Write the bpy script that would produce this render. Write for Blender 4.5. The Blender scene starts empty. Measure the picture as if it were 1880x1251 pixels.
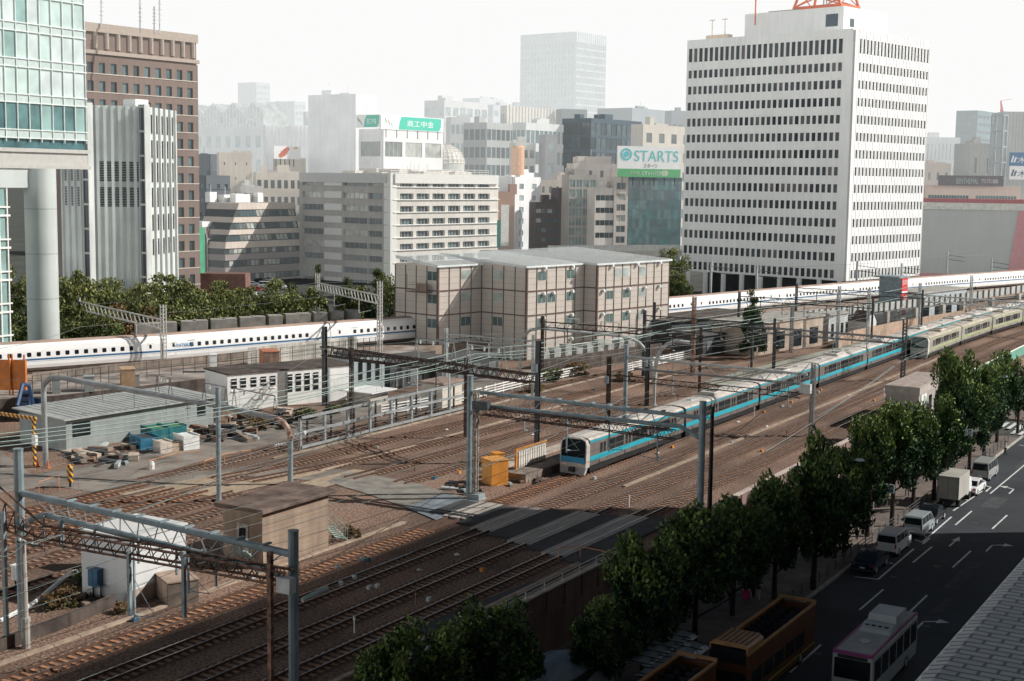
import bpy, math, random
from math import sin, cos, tan, radians, pi, hypot, atan2, sqrt
from mathutils import Vector, Matrix
random.seed(7)
sc = bpy.context.scene
COL = sc.collection
# ------------------------------------------------------------------ camera
F, PITCH, ROLL, HC = 2558.15, .11428497, .01347972, 27.0
YAW = radians(30.7)
def rot(x, y): return (x*cos(YAW)-y*sin(YAW), x*sin(YAW)+y*cos(YAW))
_r = (cos(ROLL), sin(ROLL)*sin(PITCH), sin(ROLL)*cos(PITCH))
_u = (-sin(ROLL), cos(ROLL)*sin(PITCH), cos(ROLL)*cos(PITCH))
_f = (0, cos(PITCH), -sin(PITCH))
def w3(a): x, y = rot(a[0], a[1]); return Vector((x, y, a[2]))
R3, U3, F3 = w3(_r), w3(_u), w3(_f)
CAM = Vector((0, 0, HC))
cd = bpy.data.cameras.new("camera"); cam = bpy.data.objects.new("camera", cd); COL.objects.link(cam)
cd.sensor_width = 36; cd.lens = F/1880*36; cd.clip_end = 6000; cd.clip_start = .5
m = Matrix((( R3.x, U3.x, -F3.x, 0), (R3.y, U3.y, -F3.y, 0), (R3.z, U3.z, -F3.z, HC), (0, 0, 0, 1)))
cam.matrix_world = m; sc.camera = cam
def ray(u, v): return R3*((u-940)/F) + U3*((625.5-v)/F) + F3
def at(u, v, z=0.):            # site point seen at photo pixel (u,v) on level z
    d = ray(u, v); k = (z-HC)/d.z; return Vector((d.x*k, d.y*k, z))
def ats(u, v, s):              # ... on the cross-section y=s of the tracks
    d = ray(u, v); k = s/d.y; return Vector((d.x*k, s, HC+d.z*k))
def att(u, v, t):
    d = ray(u, v); k = t/d.x; return Vector((t, d.y*k, HC+d.z*k))
def atd(u, v, D):
    d = ray(u, v); k = D; return Vector((d.x*k, d.y*k, HC+d.z*k))
def upx(p):
    q = p-CAM; return 940+F*q.dot(R3)/q.dot(F3)
def vpx(p):
    q = p-CAM; return 625.5-F*q.dot(U3)/q.dot(F3)
# ------------------------------------------------------------------ world, sun
EL = radians(35); SD = Vector((.80, .60, 0)).normalized()       # towards the sun
wd = bpy.data.worlds.new("World"); sc.world = wd; wd.use_nodes = True
nt = wd.node_tree; nt.nodes.clear()
sky = nt.nodes.new('ShaderNodeTexSky'); sky.sky_type = 'NISHITA'; sky.sun_disc = False
sky.sun_elevation = EL; sky.sun_rotation = atan2(SD.x, SD.y); sky.dust_density = 3; sky.air_density = 1.2
bg = nt.nodes.new('ShaderNodeBackground'); bg.inputs[1].default_value = .028
tc = nt.nodes.new('ShaderNodeTexCoord'); sx = nt.nodes.new('ShaderNodeSeparateXYZ')
nt.links.new(tc.outputs['Generated'], sx.inputs[0])
rp = nt.nodes.new('ShaderNodeMapRange'); rp.inputs[1].default_value = .145; rp.inputs[2].default_value = .27
rp.inputs[3].default_value = 1; rp.inputs[4].default_value = 0; rp.interpolation_type = 'SMOOTHSTEP'
nt.links.new(sx.outputs[2], rp.inputs[0])
bg2 = nt.nodes.new('ShaderNodeBackground'); bg2.inputs[0].default_value = (.985, .99, .98, 1); bg2.inputs[1].default_value = 1
vm = nt.nodes.new('ShaderNodeVectorMath'); vm.operation = 'DOT_PRODUCT'; vm.inputs[1].default_value = (.51, -.86, 0); nt.links.new(tc.outputs['Generated'], vm.inputs[0])
mrb = nt.nodes.new('ShaderNodeMapRange'); mrb.inputs[1].default_value = -.6; mrb.inputs[2].default_value = .6; mrb.inputs[3].default_value = .985; mrb.inputs[4].default_value = 4.0; mrb.interpolation_type = 'SMOOTHSTEP'
nt.links.new(vm.outputs['Value'], mrb.inputs[0]); nt.links.new(mrb.outputs[0], bg2.inputs[1])
ms = nt.nodes.new('ShaderNodeMixShader'); wo = nt.nodes.new('ShaderNodeOutputWorld')
nt.links.new(sky.outputs[0], bg.inputs[0]); nt.links.new(rp.outputs[0], ms.inputs[0])
nt.links.new(bg.outputs[0], ms.inputs[1]); nt.links.new(bg2.outputs[0], ms.inputs[2]); nt.links.new(ms.outputs[0], wo.inputs[0])
sl = bpy.data.lights.new("sun", 'SUN'); sl.energy = 5.0; sl.angle = radians(.5); sl.color = (1, .965, .925)
so = bpy.data.objects.new("sun", sl); COL.objects.link(so)
sv = Vector((SD.x*cos(EL), SD.y*cos(EL), sin(EL)))
so.rotation_euler = sv.to_track_quat('Z', 'Y').to_euler(); so.location = (50, 50, 200)
sc.view_settings.view_transform = 'Standard'; sc.view_settings.look = 'None'; sc.view_settings.exposure = 0
sc.cycles.use_denoising = True
sc.cycles.max_bounces = 5; sc.cycles.diffuse_bounces = 2; sc.cycles.glossy_bounces = 3; sc.cycles.transparent_max_bounces = 6
# ------------------------------------------------------------------ materials
_m = {}
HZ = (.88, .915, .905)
def M(name, col, rough=.8, var=.12, scale=1.5, bump=0., metal=0., haze=0., spec=.4, col2=None, stretch=None, detail=5, streak=0., macro=0.):
    key = (name, haze)
    if key in _m: return _m[key]
    mt = bpy.data.materials.new(name); mt.use_nodes = True; n = mt.node_tree; P = n.nodes['Principled BSDF']
    P.inputs['Roughness'].default_value = rough; P.inputs['Metallic'].default_value = metal
    P.inputs['Specular IOR Level'].default_value = spec
    g = n.nodes.new('ShaderNodeNewGeometry'); mp = n.nodes.new('ShaderNodeMapping')
    if stretch: mp.inputs['Scale'].default_value = stretch
    n.links.new(g.outputs['Position'], mp.inputs[0])
    no = n.nodes.new('ShaderNodeTexNoise'); no.inputs['Scale'].default_value = scale; no.inputs['Detail'].default_value = detail
    n.links.new(mp.outputs[0], no.inputs[0])
    cr = n.nodes.new('ShaderNodeValToRGB'); n.links.new(no.outputs[0], cr.inputs[0])
    a = [max(0, c*(1-var*1.6)) for c in col]; b = [min(1, c*(1+var*1.6)) for c in (col2 or col)]
    cr.color_ramp.elements[0].position = .3; cr.color_ramp.elements[1].position = .7
    cr.color_ramp.elements[0].color = (*a, 1); cr.color_ramp.elements[1].color = (*b, 1)
    out = cr.outputs[0]
    if streak:
        mp2 = n.nodes.new('ShaderNodeMapping'); mp2.inputs['Scale'].default_value = (1.3, 1.3, .09)
        n.links.new(g.outputs['Position'], mp2.inputs[0]); n2 = n.nodes.new('ShaderNodeTexNoise'); n2.inputs['Scale'].default_value = 1.1
        n2.inputs['Detail'].default_value = 6; n.links.new(mp2.outputs[0], n2.inputs[0])
        mr = n.nodes.new('ShaderNodeMapRange'); mr.inputs[1].default_value = .35; mr.inputs[2].default_value = .7
        mr.inputs[3].default_value = 1; mr.inputs[4].default_value = 1-streak; n.links.new(n2.outputs[0], mr.inputs[0])
        mx = n.nodes.new('ShaderNodeMix'); mx.data_type = 'RGBA'; mx.blend_type = 'MULTIPLY'; mx.inputs[0].default_value = 1
        n.links.new(out, mx.inputs[6]); n.links.new(mr.outputs[0], mx.inputs[7]); out = mx.outputs[2]
    if macro:
        n4 = n.nodes.new('ShaderNodeTexNoise'); n4.inputs['Scale'].default_value = .09; n4.inputs['Detail'].default_value = 7; n4.inputs['Distortion'].default_value = .6; n.links.new(g.outputs['Position'], n4.inputs[0])
        r4 = n.nodes.new('ShaderNodeMapRange'); r4.inputs[1].default_value = .36; r4.inputs[2].default_value = .62; r4.inputs[3].default_value = 1-macro; r4.inputs[4].default_value = 1.12; n.links.new(n4.outputs[0], r4.inputs[0])
        m4 = n.nodes.new('ShaderNodeMix'); m4.data_type = 'RGBA'; m4.blend_type = 'MULTIPLY'; m4.inputs[0].default_value = 1; n.links.new(out, m4.inputs[6]); n.links.new(r4.outputs[0], m4.inputs[7]); out = m4.outputs[2]
    n.links.new(out, P.inputs['Base Color'])
    if bump:
        bn = n.nodes.new('ShaderNodeBump'); bn.inputs['Strength'].default_value = bump; bn.inputs['Distance'].default_value = .12
        n3 = n.nodes.new('ShaderNodeTexNoise'); n3.inputs['Scale'].default_value = scale*3; n3.inputs['Detail'].default_value = 6
        n.links.new(mp.outputs[0], n3.inputs[0]); n.links.new(n3.outputs[0], bn.inputs['Height']); n.links.new(bn.outputs[0], P.inputs['Normal'])
    if haze:  # aerial haze painted in as a flat glow mixed over the surface
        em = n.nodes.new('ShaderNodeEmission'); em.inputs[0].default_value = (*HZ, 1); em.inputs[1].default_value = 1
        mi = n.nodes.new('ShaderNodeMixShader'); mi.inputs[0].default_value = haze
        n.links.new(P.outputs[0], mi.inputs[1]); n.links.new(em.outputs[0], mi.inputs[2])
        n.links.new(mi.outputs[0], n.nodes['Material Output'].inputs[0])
    _m[key] = mt; return mt
def glass(name, col, rough=.08, haze=0., var=.25, scale=.35, spec=.3): return M(name, col, rough, var, scale, 0, 0, haze, spec)
# ------------------------------------------------------------------ mesh helper
class MB:
    def __init__(s): s.v = []; s.f = []; s.k = []
    def add(s, vs, fs, k=0):
        o = len(s.v); s.v += [tuple(p) for p in vs]; s.f += [tuple(i+o for i in f) for f in fs]; s.k += [k]*len(fs); return s
    def quad(s, a, b, c, d, k=0): return s.add([a, b, c, d], [(0, 1, 2, 3)], k)
    def box(s, x0, x1, y0, y1, z0, z1, k=0):
        return s.add([(x0,y0,z0),(x1,y0,z0),(x1,y1,z0),(x0,y1,z0),(x0,y0,z1),(x1,y0,z1),(x1,y1,z1),(x0,y1,z1)],
            [(3,2,1,0),(4,5,6,7),(0,1,5,4),(1,2,6,5),(2,3,7,6),(3,0,4,7)], k)
    def obox(s, o, ax, ay, w, d, z0, z1, k=0):   # oriented box from corner o along unit ax (w) and ay (d)
        P = [o, o+ax*w, o+ax*w+ay*d, o+ay*d]
        vs = [(p.x, p.y, z0) for p in P]+[(p.x, p.y, z1) for p in P]
        return s.add(vs, [(3,2,1,0),(4,5,6,7),(0,1,5,4),(1,2,6,5),(2,3,7,6),(3,0,4,7)], k)
    def prism(s, pts, z0, z1, k=0):
        n = len(pts); vs = [(p[0], p[1], z0) for p in pts]+[(p[0], p[1], z1) for p in pts]
        return s.add(vs, [tuple(range(n))[::-1], tuple(range(n, 2*n))]+[(i, (i+1) % n, n+(i+1) % n, n+i) for i in range(n)], k)
    def prof(s, pts, y0, y1, k=0, caps=True):     # (x,z) profile extruded along y
        n = len(pts); vs = [(p[0], y0, p[1]) for p in pts]+[(p[0], y1, p[1]) for p in pts]
        fs = [(i, (i+1) % n, n+(i+1) % n, n+i) for i in range(n)]
        if caps: fs += [tuple(range(n)), tuple(range(n, 2*n))[::-1]]
        return s.add(vs, fs, k)
    def tube(s, p, q, r, n=6, k=0, r2=None, cap=True):
        p = Vector(p); q = Vector(q); d = q-p
        if d.length < 1e-6: return s
        z = d.normalized(); x = z.orthogonal().normalized(); y = z.cross(x); r2 = r if r2 is None else r2
        vs = []
        for c, rr in ((p, r), (q, r2)):
            for i in range(n): a = 2*pi*(i+.5)/n; vs.append(c+x*(rr*cos(a))+y*(rr*sin(a)))
        fs = [(i, (i+1) % n, n+(i+1) % n, n+i) for i in range(n)]
        if cap: fs += [tuple(range(n))[::-1], tuple(range(n, 2*n))]
        return s.add(vs, fs, k)
    def path(s, pts, r, n=6, k=0):
        for a, b in zip(pts, pts[1:]): s.tube(a, b, r, n, k)
        return s
    def lathe(s, o, prof, n=12, k=0):
        vs = []; fs = []
        for r, z in prof:
            for i in range(n): a = 2*pi*i/n; vs.append((o[0]+r*cos(a), o[1]+r*sin(a), o[2]+z))
        for j in range(len(prof)-1):
            for i in range(n): fs.append((j*n+i, j*n+(i+1) % n, (j+1)*n+(i+1) % n, (j+1)*n+i))
        return s.add(vs, fs, k)
    def truss(s, a0, a1, b0, b1, n, r, k=0, zig=True):  # diagonals between chord a and chord b
        a0, a1, b0, b1 = map(Vector, (a0, a1, b0, b1))
        for i in range(n):
            t0, t1 = i/n, (i+1)/n; tm = (t0+t1)/2
            s.tube(a0.lerp(a1, t0), b0.lerp(b1, tm), r, 4, k); s.tube(b0.lerp(b1, tm), a0.lerp(a1, t1), r, 4, k)
        return s
    def build(s, name, mats, parent=None, loc=None, smooth=False):
        me = bpy.data.meshes.new(name); me.from_pydata(s.v, [], s.f)
        if not isinstance(mats, (list, tuple)): mats = [mats]
        for m_ in mats: me.materials.append(m_)
        if len(mats) > 1: me.polygons.foreach_set('material_index', s.k)
        if smooth: me.polygons.foreach_set('use_smooth', [True]*len(me.polygons))
        me.update(); o = bpy.data.objects.new(name, me); COL.objects.link(o)
        if parent: o.parent = parent
        if loc is not None: o.location = loc
        return o
def tag(o, label=None, cat=None, group=None, kind=None):
    if label: o['label'] = label
    if cat: o['category'] = cat
    if group: o['group'] = group
    if kind: o['kind'] = kind
    return o
def E(name, loc=(0, 0, 0), rz=0, label=None, cat=None, group=None, kind=None):
    o = bpy.data.objects.new(name, None); COL.objects.link(o); o.location = loc; o.rotation_euler = (0, 0, rz); o.empty_display_size = .5
    return tag(o, label, cat, group, kind)
KIDS = {}
def kids(o):
    return [c for c in COL.objects if c.parent == o]
def dup(o, loc=None, rz=None, label=None, parent=None, tree=None):
    if tree is None: tree = mktree(o)
    def rec(t, par):
        c = t[0].copy(); COL.objects.link(c)
        if par: c.parent = par
        for k in t[1]: rec(k, c)
        return c
    c = rec(tree, parent)
    if loc is not None: c.location = loc
    if rz is not None: c.rotation_euler = (0, 0, rz)
    if label: c['label'] = label
    return c
def mktree(o): return (o, [mktree(c) for c in kids(o)])
def S(o): return tag(o, kind='structure')
# ------------------------------------------------------------------ palette
ballast = M('ballast', (.108, .066, .048), .95, .45, 5.5, .5, col2=(.255, .165, .118), detail=12, macro=.45)
bedm = M('rusty_bed', (.07, .038, .027), .95, .4, 4.5, .4, col2=(.15, .085, .058), detail=12, macro=.3)
yardsoil = M('yard_gravel', (.23, .17, .125), .95, .3, .5, .7, col2=(.31, .245, .185), detail=10)
asph = M('asphalt', (.055, .057, .06), .85, .18, .8, .2, detail=8)
pathasph = M('worn_asphalt', (.23, .20, .17), .9, .22, .35, .2, detail=9, macro=.3)
pave = M('pavement', (.15, .12, .10), .85, .2, .6, .2)
white = M('white_paint', (.75, .76, .73), .6, .06)
rail_m = M('rail_steel', (.20, .15, .12), .35, .2, 3, metal=.6)
railw = M('rail_rust_shade', (.07, .035, .022), .9, .2, 3)  # rust darkened to carry the shadow line beside each rail
sleeper_rust = M('rusty_sleeper', (.38, .19, .10), .9, .25, 1.5, .3)
sleeper_d = M('sleeper_concrete', (.30, .19, .13), .9, .22, 1.5, .3)
conc = M('concrete', (.40, .38, .34), .85, .12, .8, .2, streak=.25)
concd = M('dark_concrete', (.10, .078, .066), .9, .3, .6, .3, streak=.5)
steelb = M('bluegrey_paint', (.25, .31, .33), .5, .14, 1.2, streak=.15)
steell = M('light_steel', (.42, .45, .44), .5, .12, 1.5)
steeld = M('dark_steel', (.05, .055, .06), .6, .2, 1.5)
rust = M('rusty_steel', (.15, .075, .045), .9, .45, 2.5, .3, col2=(.22, .13, .09))
rustd = M('dark_rusty_steel', (.07, .05, .042), .9, .4, 2.5, .3)
wirem = M('cable', (.15, .18, .17), .5, .1)
wiret = M('thick_cable', (.30, .40, .36), .5, .1)
blackp = M('black_paint', (.015, .016, .018), .5, .2)
porc = M('porcelain', (.75, .8, .78), .3, .05)
orangep = M('orange_paint', (.62, .25, .04), .6, .12, 1)
trunkm = M('bark', (.045, .035, .028), .95, .3, 3, .5)
# ------------------------------------------------------------------ terrain (tracks run along +y, camera above x=0,y=0)
def sheet(name, pts, z, mat):
    b = MB(); b.add([(p[0], p[1], z) for p in pts], [tuple(range(len(pts)))]); return S(b.build(name, mat))
city = M('city_ground', (.06, .065, .055), .9, .2, .1)
sheet('ground', [(-3000, -400), (2500, -400), (2500, 4500), (-3000, 4500)], -3.62, city)
def bow(s): return 0 if s < 235 else (s-235)**2/1300.
# ------------------------------------------------------------------ tracks
def rnd(a, b): return random.uniform(a, b)
def polyline(pts, step=3.):
    out = []
    for (a, b), (c, d) in zip(pts, pts[1:]):
        n = max(1, int(abs(d-b)/step))
        for i in range(n): out.append((a+(c-a)*i/n, b+(d-b)*i/n))
    out.append(pts[-1]); return out
def smoothpts(p):
    for _ in range(3): p = [p[0]]+[((p[i-1][0]+2*p[i][0]+p[i+1][0])/4, (p[i-1][1]+2*p[i][1]+p[i+1][1])/4) for i in range(1, len(p)-1)]+[p[-1]]
    return p
sl_me = MB().box(-1.02, 1.02, -.125, .125, 0, .07)
def track(name, pts, slm, z=0., skip=None, near=0, railmat=None, sp=.64):
    pts = smoothpts(polyline(pts)); root = E(name, (0, 0, 0), kind='structure'); bd = MB()
    for (x0, y0), (x1, y1) in zip(pts, pts[1:]): bd.quad((x0-1.25, y0, z+.012), (x0+1.25, y0, z+.012), (x1+1.25, y1, z+.012), (x1-1.25, y1, z+.012))
    bd.build('track_bed', bedm, root)
    for sgn in (-1, 1):
        b = MB()
        for i in range(len(pts)-1):
            (x0, y0), (x1, y1) = pts[i], pts[i+1]; dx, dy = x1-x0, y1-y0; l = hypot(dx, dy); nx, ny = dy/l, -dx/l
            def P(x, y, o, zz): return (x+nx*(sgn*.57+o), y+ny*(sgn*.57+o), z+zz)
            a = [P(x0, y0, -.04, .2), P(x0, y0, .04, .2), P(x1, y1, .04, .2), P(x1, y1, -.04, .2)]
            b.quad(*a, k=0)
            for o in (-.04, .04):
                b.quad(P(x0, y0, o, .2), P(x1, y1, o, .2), P(x1, y1, o*2.8, 0), P(x0, y0, o*2.8, 0), k=1)
        b.build('rail', [railmat or rail_m, railw], root)
    b = MB(); cnt = 0; first = None; acc = 0.
    for i in range(len(pts)-1):
        (x0, y0), (x1, y1) = pts[i], pts[i+1]; l = hypot(x1-x0, y1-y0); rz = atan2(-(x1-x0), y1-y0)
        while acc < l:
            x, y = x0+(x1-x0)*acc/l, y0+(y1-y0)*acc/l; acc += sp
            if skip and skip[0] < y < skip[1]: continue
            if near and y > near and cnt < 96:
                if first is None: first = sl_me.build('sleeper', slm, root, (x, y, z)); o = first
                else: o = first.copy(); COL.objects.link(o); o.parent = root; o.location = (x, y, z)
                o.rotation_euler = (0, 0, rz+rnd(-.015, .015)); cnt += 1; continue
            c, s = cos(rz), sin(rz); vs = []
            for (px, py) in ((-1.02, -.125), (1.02, -.125), (1.02, .125), (-1.02, .125)):
                vs.append((x+px*c-py*s, y+px*s+py*c))
            b.prism(vs, z, z+.07)
        acc -= l
    if b.f: tag(b.build('sleepers', slm, root), kind='stuff')
    return root
def curved(t, s0, s1): return [(t+bow(s), s) for s in [s0]+[q for q in range(0, 400, 12) if s0 < q < s1]+[s1]]
shiny = M('polished_rail', (.42, .42, .42), .22, .1, 2, metal=.9)
for i, (t, sm, nr) in enumerate([(-59.6, sleeper_rust, 47), (-55.7, sleeper_d, 60), (-51.3, sleeper_d, 56), (-47.5, sleeper_d, 52)]):
    track('railway_track', curved(t, 20, 340), sm, skip=(87.5, 98.5), near=nr, railmat=shiny if i else rail_m)
Y = [[(-85.4, 92), (-84.3, 97), (-83.9, 115), (-83, 131), (-82.7, 150), (-81.2, 173), (-79.5, 193), (-76.5, 221), (-71, 265), (-60, 320)],
     [(-82.3, 93), (-81.1, 98), (-79.8, 110), (-78.4, 123), (-77.5, 138), (-76.4, 146), (-74.1, 157), (-71.8, 175), (-70, 200), (-66.5, 240), (-60, 290), (-50, 330)],
     [(-75.7, 99), (-74.9, 115), (-74.2, 138), (-71.5, 165)],
     [(-70.8, 100), (-70.3, 128), (-69, 150), (-66.5, 175), (-65, 205), (-63, 240), (-58, 275)],
     [(-90.3, 88), (-90, 103), (-89.6, 120), (-88.9, 150), (-87.8, 180), (-84, 220), (-77, 270)],
     [(-90.1, 52), (-89, 87)], [(-86.6, 48), (-86.1, 87)], [(-83.6, 46), (-83.1, 88)], [(-80.4, 44), (-80.1, 89)], [(-77.2, 42), (-76.9, 90)], [(-72.4, 56), (-73.8, 92)]]
for k, p in enumerate(Y): track('siding_track', p, sleeper_rust if k in (5, 6, 7) else sleeper_d, near=0)
def px(pts, z): return [at(u, v, z) for u, v in pts]
sheet('service_road', px([(0, 828), (60, 872), (230, 842), (420, 797), (560, 767), (700, 732), (850, 700), (1010, 672), (1010, 680), (862, 716), (700, 762), (560, 800), (400, 838), (300, 868), (420, 862), (480, 856), (640, 862), (762, 887), (700, 915), (600, 884), (420, 872), (300, 905), (180, 905), (95, 892), (0, 905)], .03), .03, pathasph)
boards = M('timber_boards', (.40, .31, .22), .85, .25, 3, .2, stretch=(4, .4, 1))
for q in ([(215, 908), (420, 866), (470, 868), (270, 912)], [(330, 905), (560, 862), (600, 866), (400, 912)], [(480, 905), (650, 862), (700, 866), (560, 905)]):
    sheet('crossing_boards', px(q, .05), .05, boards)
sheet('crossing_deck', px([(640, 866), (760, 886), (884, 921), (806, 957), (746, 932), (690, 912), (600, 884)], .06), .06, M('deck_asphalt', (.24, .22, .19), .85, .2, .7, .2))
sheet('steel_deck', px([(746, 932), (806, 957), (884, 922), (812, 906)], .08), .08, M('blue_deck', (.20, .23, .25), .6, .2, .6))
s_a, s_b = 87.6, 98.4
def skew(t): return (t+59.6)*.0
b = MB()
for (x0, x1) in ((-60.6, -57.6), ):
    b.box(-62.4, -58.56, 92.2, 97.3, 0, .15)
for (x0, x1, ya, yb) in ((-58.55, -56.75, 90.5, 97.4), (-54.65, -52.35, 88.6, 98.6), (-50.25, -48.55, 86.9, 99.6), (-46.45, -44.4, 85.6, 101)):
    b.box(x0, x1, ya, yb, 0, .15)
S(b.build('crossing_asphalt', asph))
b = MB()
for (t, ya, yb) in ((-59.6, 91.6, 97.5), (-55.7, 89.6, 98.0), (-51.3, 87.8, 99), (-47.5, 86.3, 100.2)):
    for (a0, a1) in ((-.46, .46), (-1.05, -.66), (.66, 1.05)):
        b.box(t+a0, t+a1, ya, yb, 0, .19)
S(b.build('crossing_panels', M('crossing_concrete', (.40, .37, .33), .85, .15, 1.5, .2, stretch=(3, .3, 1))))
# ------------------------------------------------------------------ commuter trains
def car_prof(w=1.475, z0=.95, ze=3.35, top=3.62):
    p = [(-w*.96, z0), (-w, z0+.5), (-w, ze-.35), (-w*.96, ze), (-w*.80, ze+.16), (-w*.45, top-.03), (0, top)]
    return p+[(-x, z) for x, z in p[-2::-1]]
def train(root, n, L, body, roof, band, s0, t, dark, frontcols, facec):
    bl = L-.55; p = car_prof()
    for i in range(n):
        a = s0+i*L; c = a+L/2-.25
        x0, x1 = t+bow(a), t+bow(a+L-.5); rz = atan2(-(x1-x0), L-.5)
        cb = MB(); cb.prof(p, -bl/2, bl/2)
        car = cb.build('car_body', body, root, ((x0+x1)/2, c, 0)); car.rotation_euler = (0, 0, rz)
        rf = MB(); q = [(x*1.004, z+.012) for x, z in p[3:-3]]; q = q+[(q[-1][0], q[-1][1]-.02), (q[0][0], q[0][1]-.02)]
        rf.prof(q, -bl/2+.04, bl/2-.04); rf.build('roof', roof, car)
        acb = MB(); acb.prof([(-1.0, 3.5), (-1.02, 3.78), (-.8, 3.93), (.8, 3.93), (1.02, 3.78), (1.0, 3.5)], -1.9, 1.9)
        acu = acb.build('air_conditioner', roof, car)
        gr = MB(); gr.box(-.62, .62, -1.0, 1.0, 3.932, 3.95); gr.build('grille', dark, acu)
        for yy in (-6.2, 6.1):
            v = MB(); v.box(-.3, .3, yy-.45, yy+.45, 3.55, 3.72); v.build('roof_vent', steell, car)
        for sg in (-1, 1):
            bn = MB(); bn.box(min(sg*1.47, sg*1.493), max(sg*1.47, sg*1.493), -bl/2+.05, bl/2-.05, 1.40, 1.84); bn.build('stripe', band, car)
            bn = MB(); bn.box(min(sg*1.43, sg*1.47), max(sg*1.43, sg*1.47), -bl/2+.05, bl/2-.05, 3.1, 3.3); bn.build('stripe', band, car)
            for d in range(4):
                yd = -bl/2+2.6+d*(bl-5.2)/3
                db = MB(); db.box(min(sg*1.46, sg*1.488), max(sg*1.46, sg*1.488), yd-.68, yd+.68, 1.02, 3.02)
                dr = db.build('door', body, car)
                gb = MB()
                for o in (-.34, .34): gb.box(min(sg*1.488, sg*1.499), max(sg*1.488, sg*1.499), yd+o-.24, yd+o+.24, 1.92, 2.85)
                gb.build('door_glass', dark, dr)
                if d < 3:
                    ym = yd+(bl-5.2)/6; wb = MB(); hw = (bl-5.2)/6-.95
                    wb.box(min(sg*1.465, sg*1.482), max(sg*1.465, sg*1.482), ym-hw, ym-.04, 1.9, 2.92); wb.box(min(sg*1.465, sg*1.482), max(sg*1.465, sg*1.482), ym+.04, ym+hw, 1.9, 2.92); wb.build('window', dark, car)
        ub = MB(); ub.box(-1.2, 1.2, -bl/2+.6, -bl/2+4.4, .25, .98); ub.box(-1.2, 1.2, bl/2-4.4, bl/2-.6, .25, .98)
        ub.box(-1.32, 1.32, -bl/2+.3, bl/2-.3, .42, .97); ub.box(-1.25, 1.25, -4, -.4, .38, .96); ub.box(-1.25, 1.25, .4, 4.2, .42, .96); ub.build('underframe', blackp, car)  # full-length black box deepens the shadow band under the car
        if i < n-1:
            gb = MB(); gb.box(-1.2, 1.2, bl/2-.02, bl/2+.6, 1.1, 3.3); gb.build('gangway', blackp, car)
        if i == 0:
            y = -bl/2; w = 1.475
            fm = MB(); zt = 3.3
            # raked face with rounded shoulders
            pts = [(-w*.97, .82), (w*.97, .82), (w, 1.4), (w, 2.9), (w*.88, 3.36), (w*.45, 3.58), (0, 3.62), (-w*.45, 3.58), (-w*.88, 3.36), (-w, 2.9), (-w, 1.4)]
            n_ = len(pts); back = [(x, y, z) for x, z in pts]; fr = [(x*.93, y-.42-(.16 if z < 2 else .16-(z-2)*.16), z*.985+.02) for x, z in pts]
            fm.add(back+fr, [(j, (j+1) % n_, n_+(j+1) % n_, n_+j) for j in range(n_)]+[tuple(range(n_, 2*n_))])
            fa = fm.build('cab_front', facec, car)
            f2 = MB(); yy = y-.61
            f2.add([(-1.2, yy, 1.78), (1.2, yy, 1.78), (1.24, yy+.05, 2.3), (1.2, yy+.2, 3.2), (.8, yy+.24, 3.42), (-.8, yy+.24, 3.42), (-1.2, yy+.2, 3.2), (-1.24, yy+.05, 2.3)], [tuple(range(8))]); f2.build('windscreen', frontcols[0], fa)
            f3 = MB(); f3.box(-1.24, 1.24, yy-.02, yy+.03, 1.24, 1.78); f3.build('front_band', frontcols[1], fa)
            for o in (-1, 1):
                h = MB(); h.box(o*.9-.25, o*.9+.25, yy-.035, yy, 1.02, 1.16); h.build('headlight', white if frontcols[1] != body else blackp, fa)
            sk = MB(); sk.add([(-1.35, y-.5, .85), (1.35, y-.5, .85), (1.25, y-.75, .22), (-1.25, y-.75, .22), (-1.35, y-.1, .85), (1.35, y-.1, .85), (1.2, y-.2, .22), (-1.2, y-.2, .22)], [(0, 3, 2, 1), (1, 2, 6, 5), (4, 7, 3, 0)])
            sk.build('snow_plough', steell, fa)
            cp = MB(); cp.box(-.25, .25, y-1.0, y-.4, .45, .85); cp.build('coupler', blackp, fa)
    # pantograph on the fourth and third car
stain = M('brushed_stainless', (.24, .215, .195), .42, .1, .6, metal=.35, streak=.25)
roofm = M('train_roof', (.56, .52, .47), .75, .13, .5, streak=.2)
turq = M('turquoise_band', (.02, .36, .45), .45, .05)
yg = M('yellowgreen_band', (.34, .37, .20), .5, .08)
dkg = glass('dark_window', (.02, .024, .028), .06, spec=.2)
tr = E('commuter_train', (0, 0, 0), 0, 'silver commuter train with a turquoise stripe and blue band under its windscreen', 'train')
train(tr, 10, 21.8, stain, roofm, turq, 112.2, -59.6, dkg, (glass('cab_glass', (.006, .012, .014), .3, spec=.02), M('front_blue', (.01, .30, .55), .4, .05)), M('cab_white', (.55, .52, .47), .5, .06))
tr2 = E('commuter_train', (0, 0, 0), 0, 'silver commuter train with yellow-green panels and a white-rimmed dark front', 'train')
train(tr2, 5, 21.4, M('warm_stainless', (.40, .37, .32), .45, .1, .6, metal=.3), M('cream_roof', (.52, .46, .38), .8, .15, .5, streak=.3), yg, 219.8, -55.9, dkg, (glass('cab_glass_green', (.015, .05, .04), .05), M('cab_grey', (.5, .5, .46), .5)), M('cab_cream', (.62, .6, .53), .5, .06))
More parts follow.
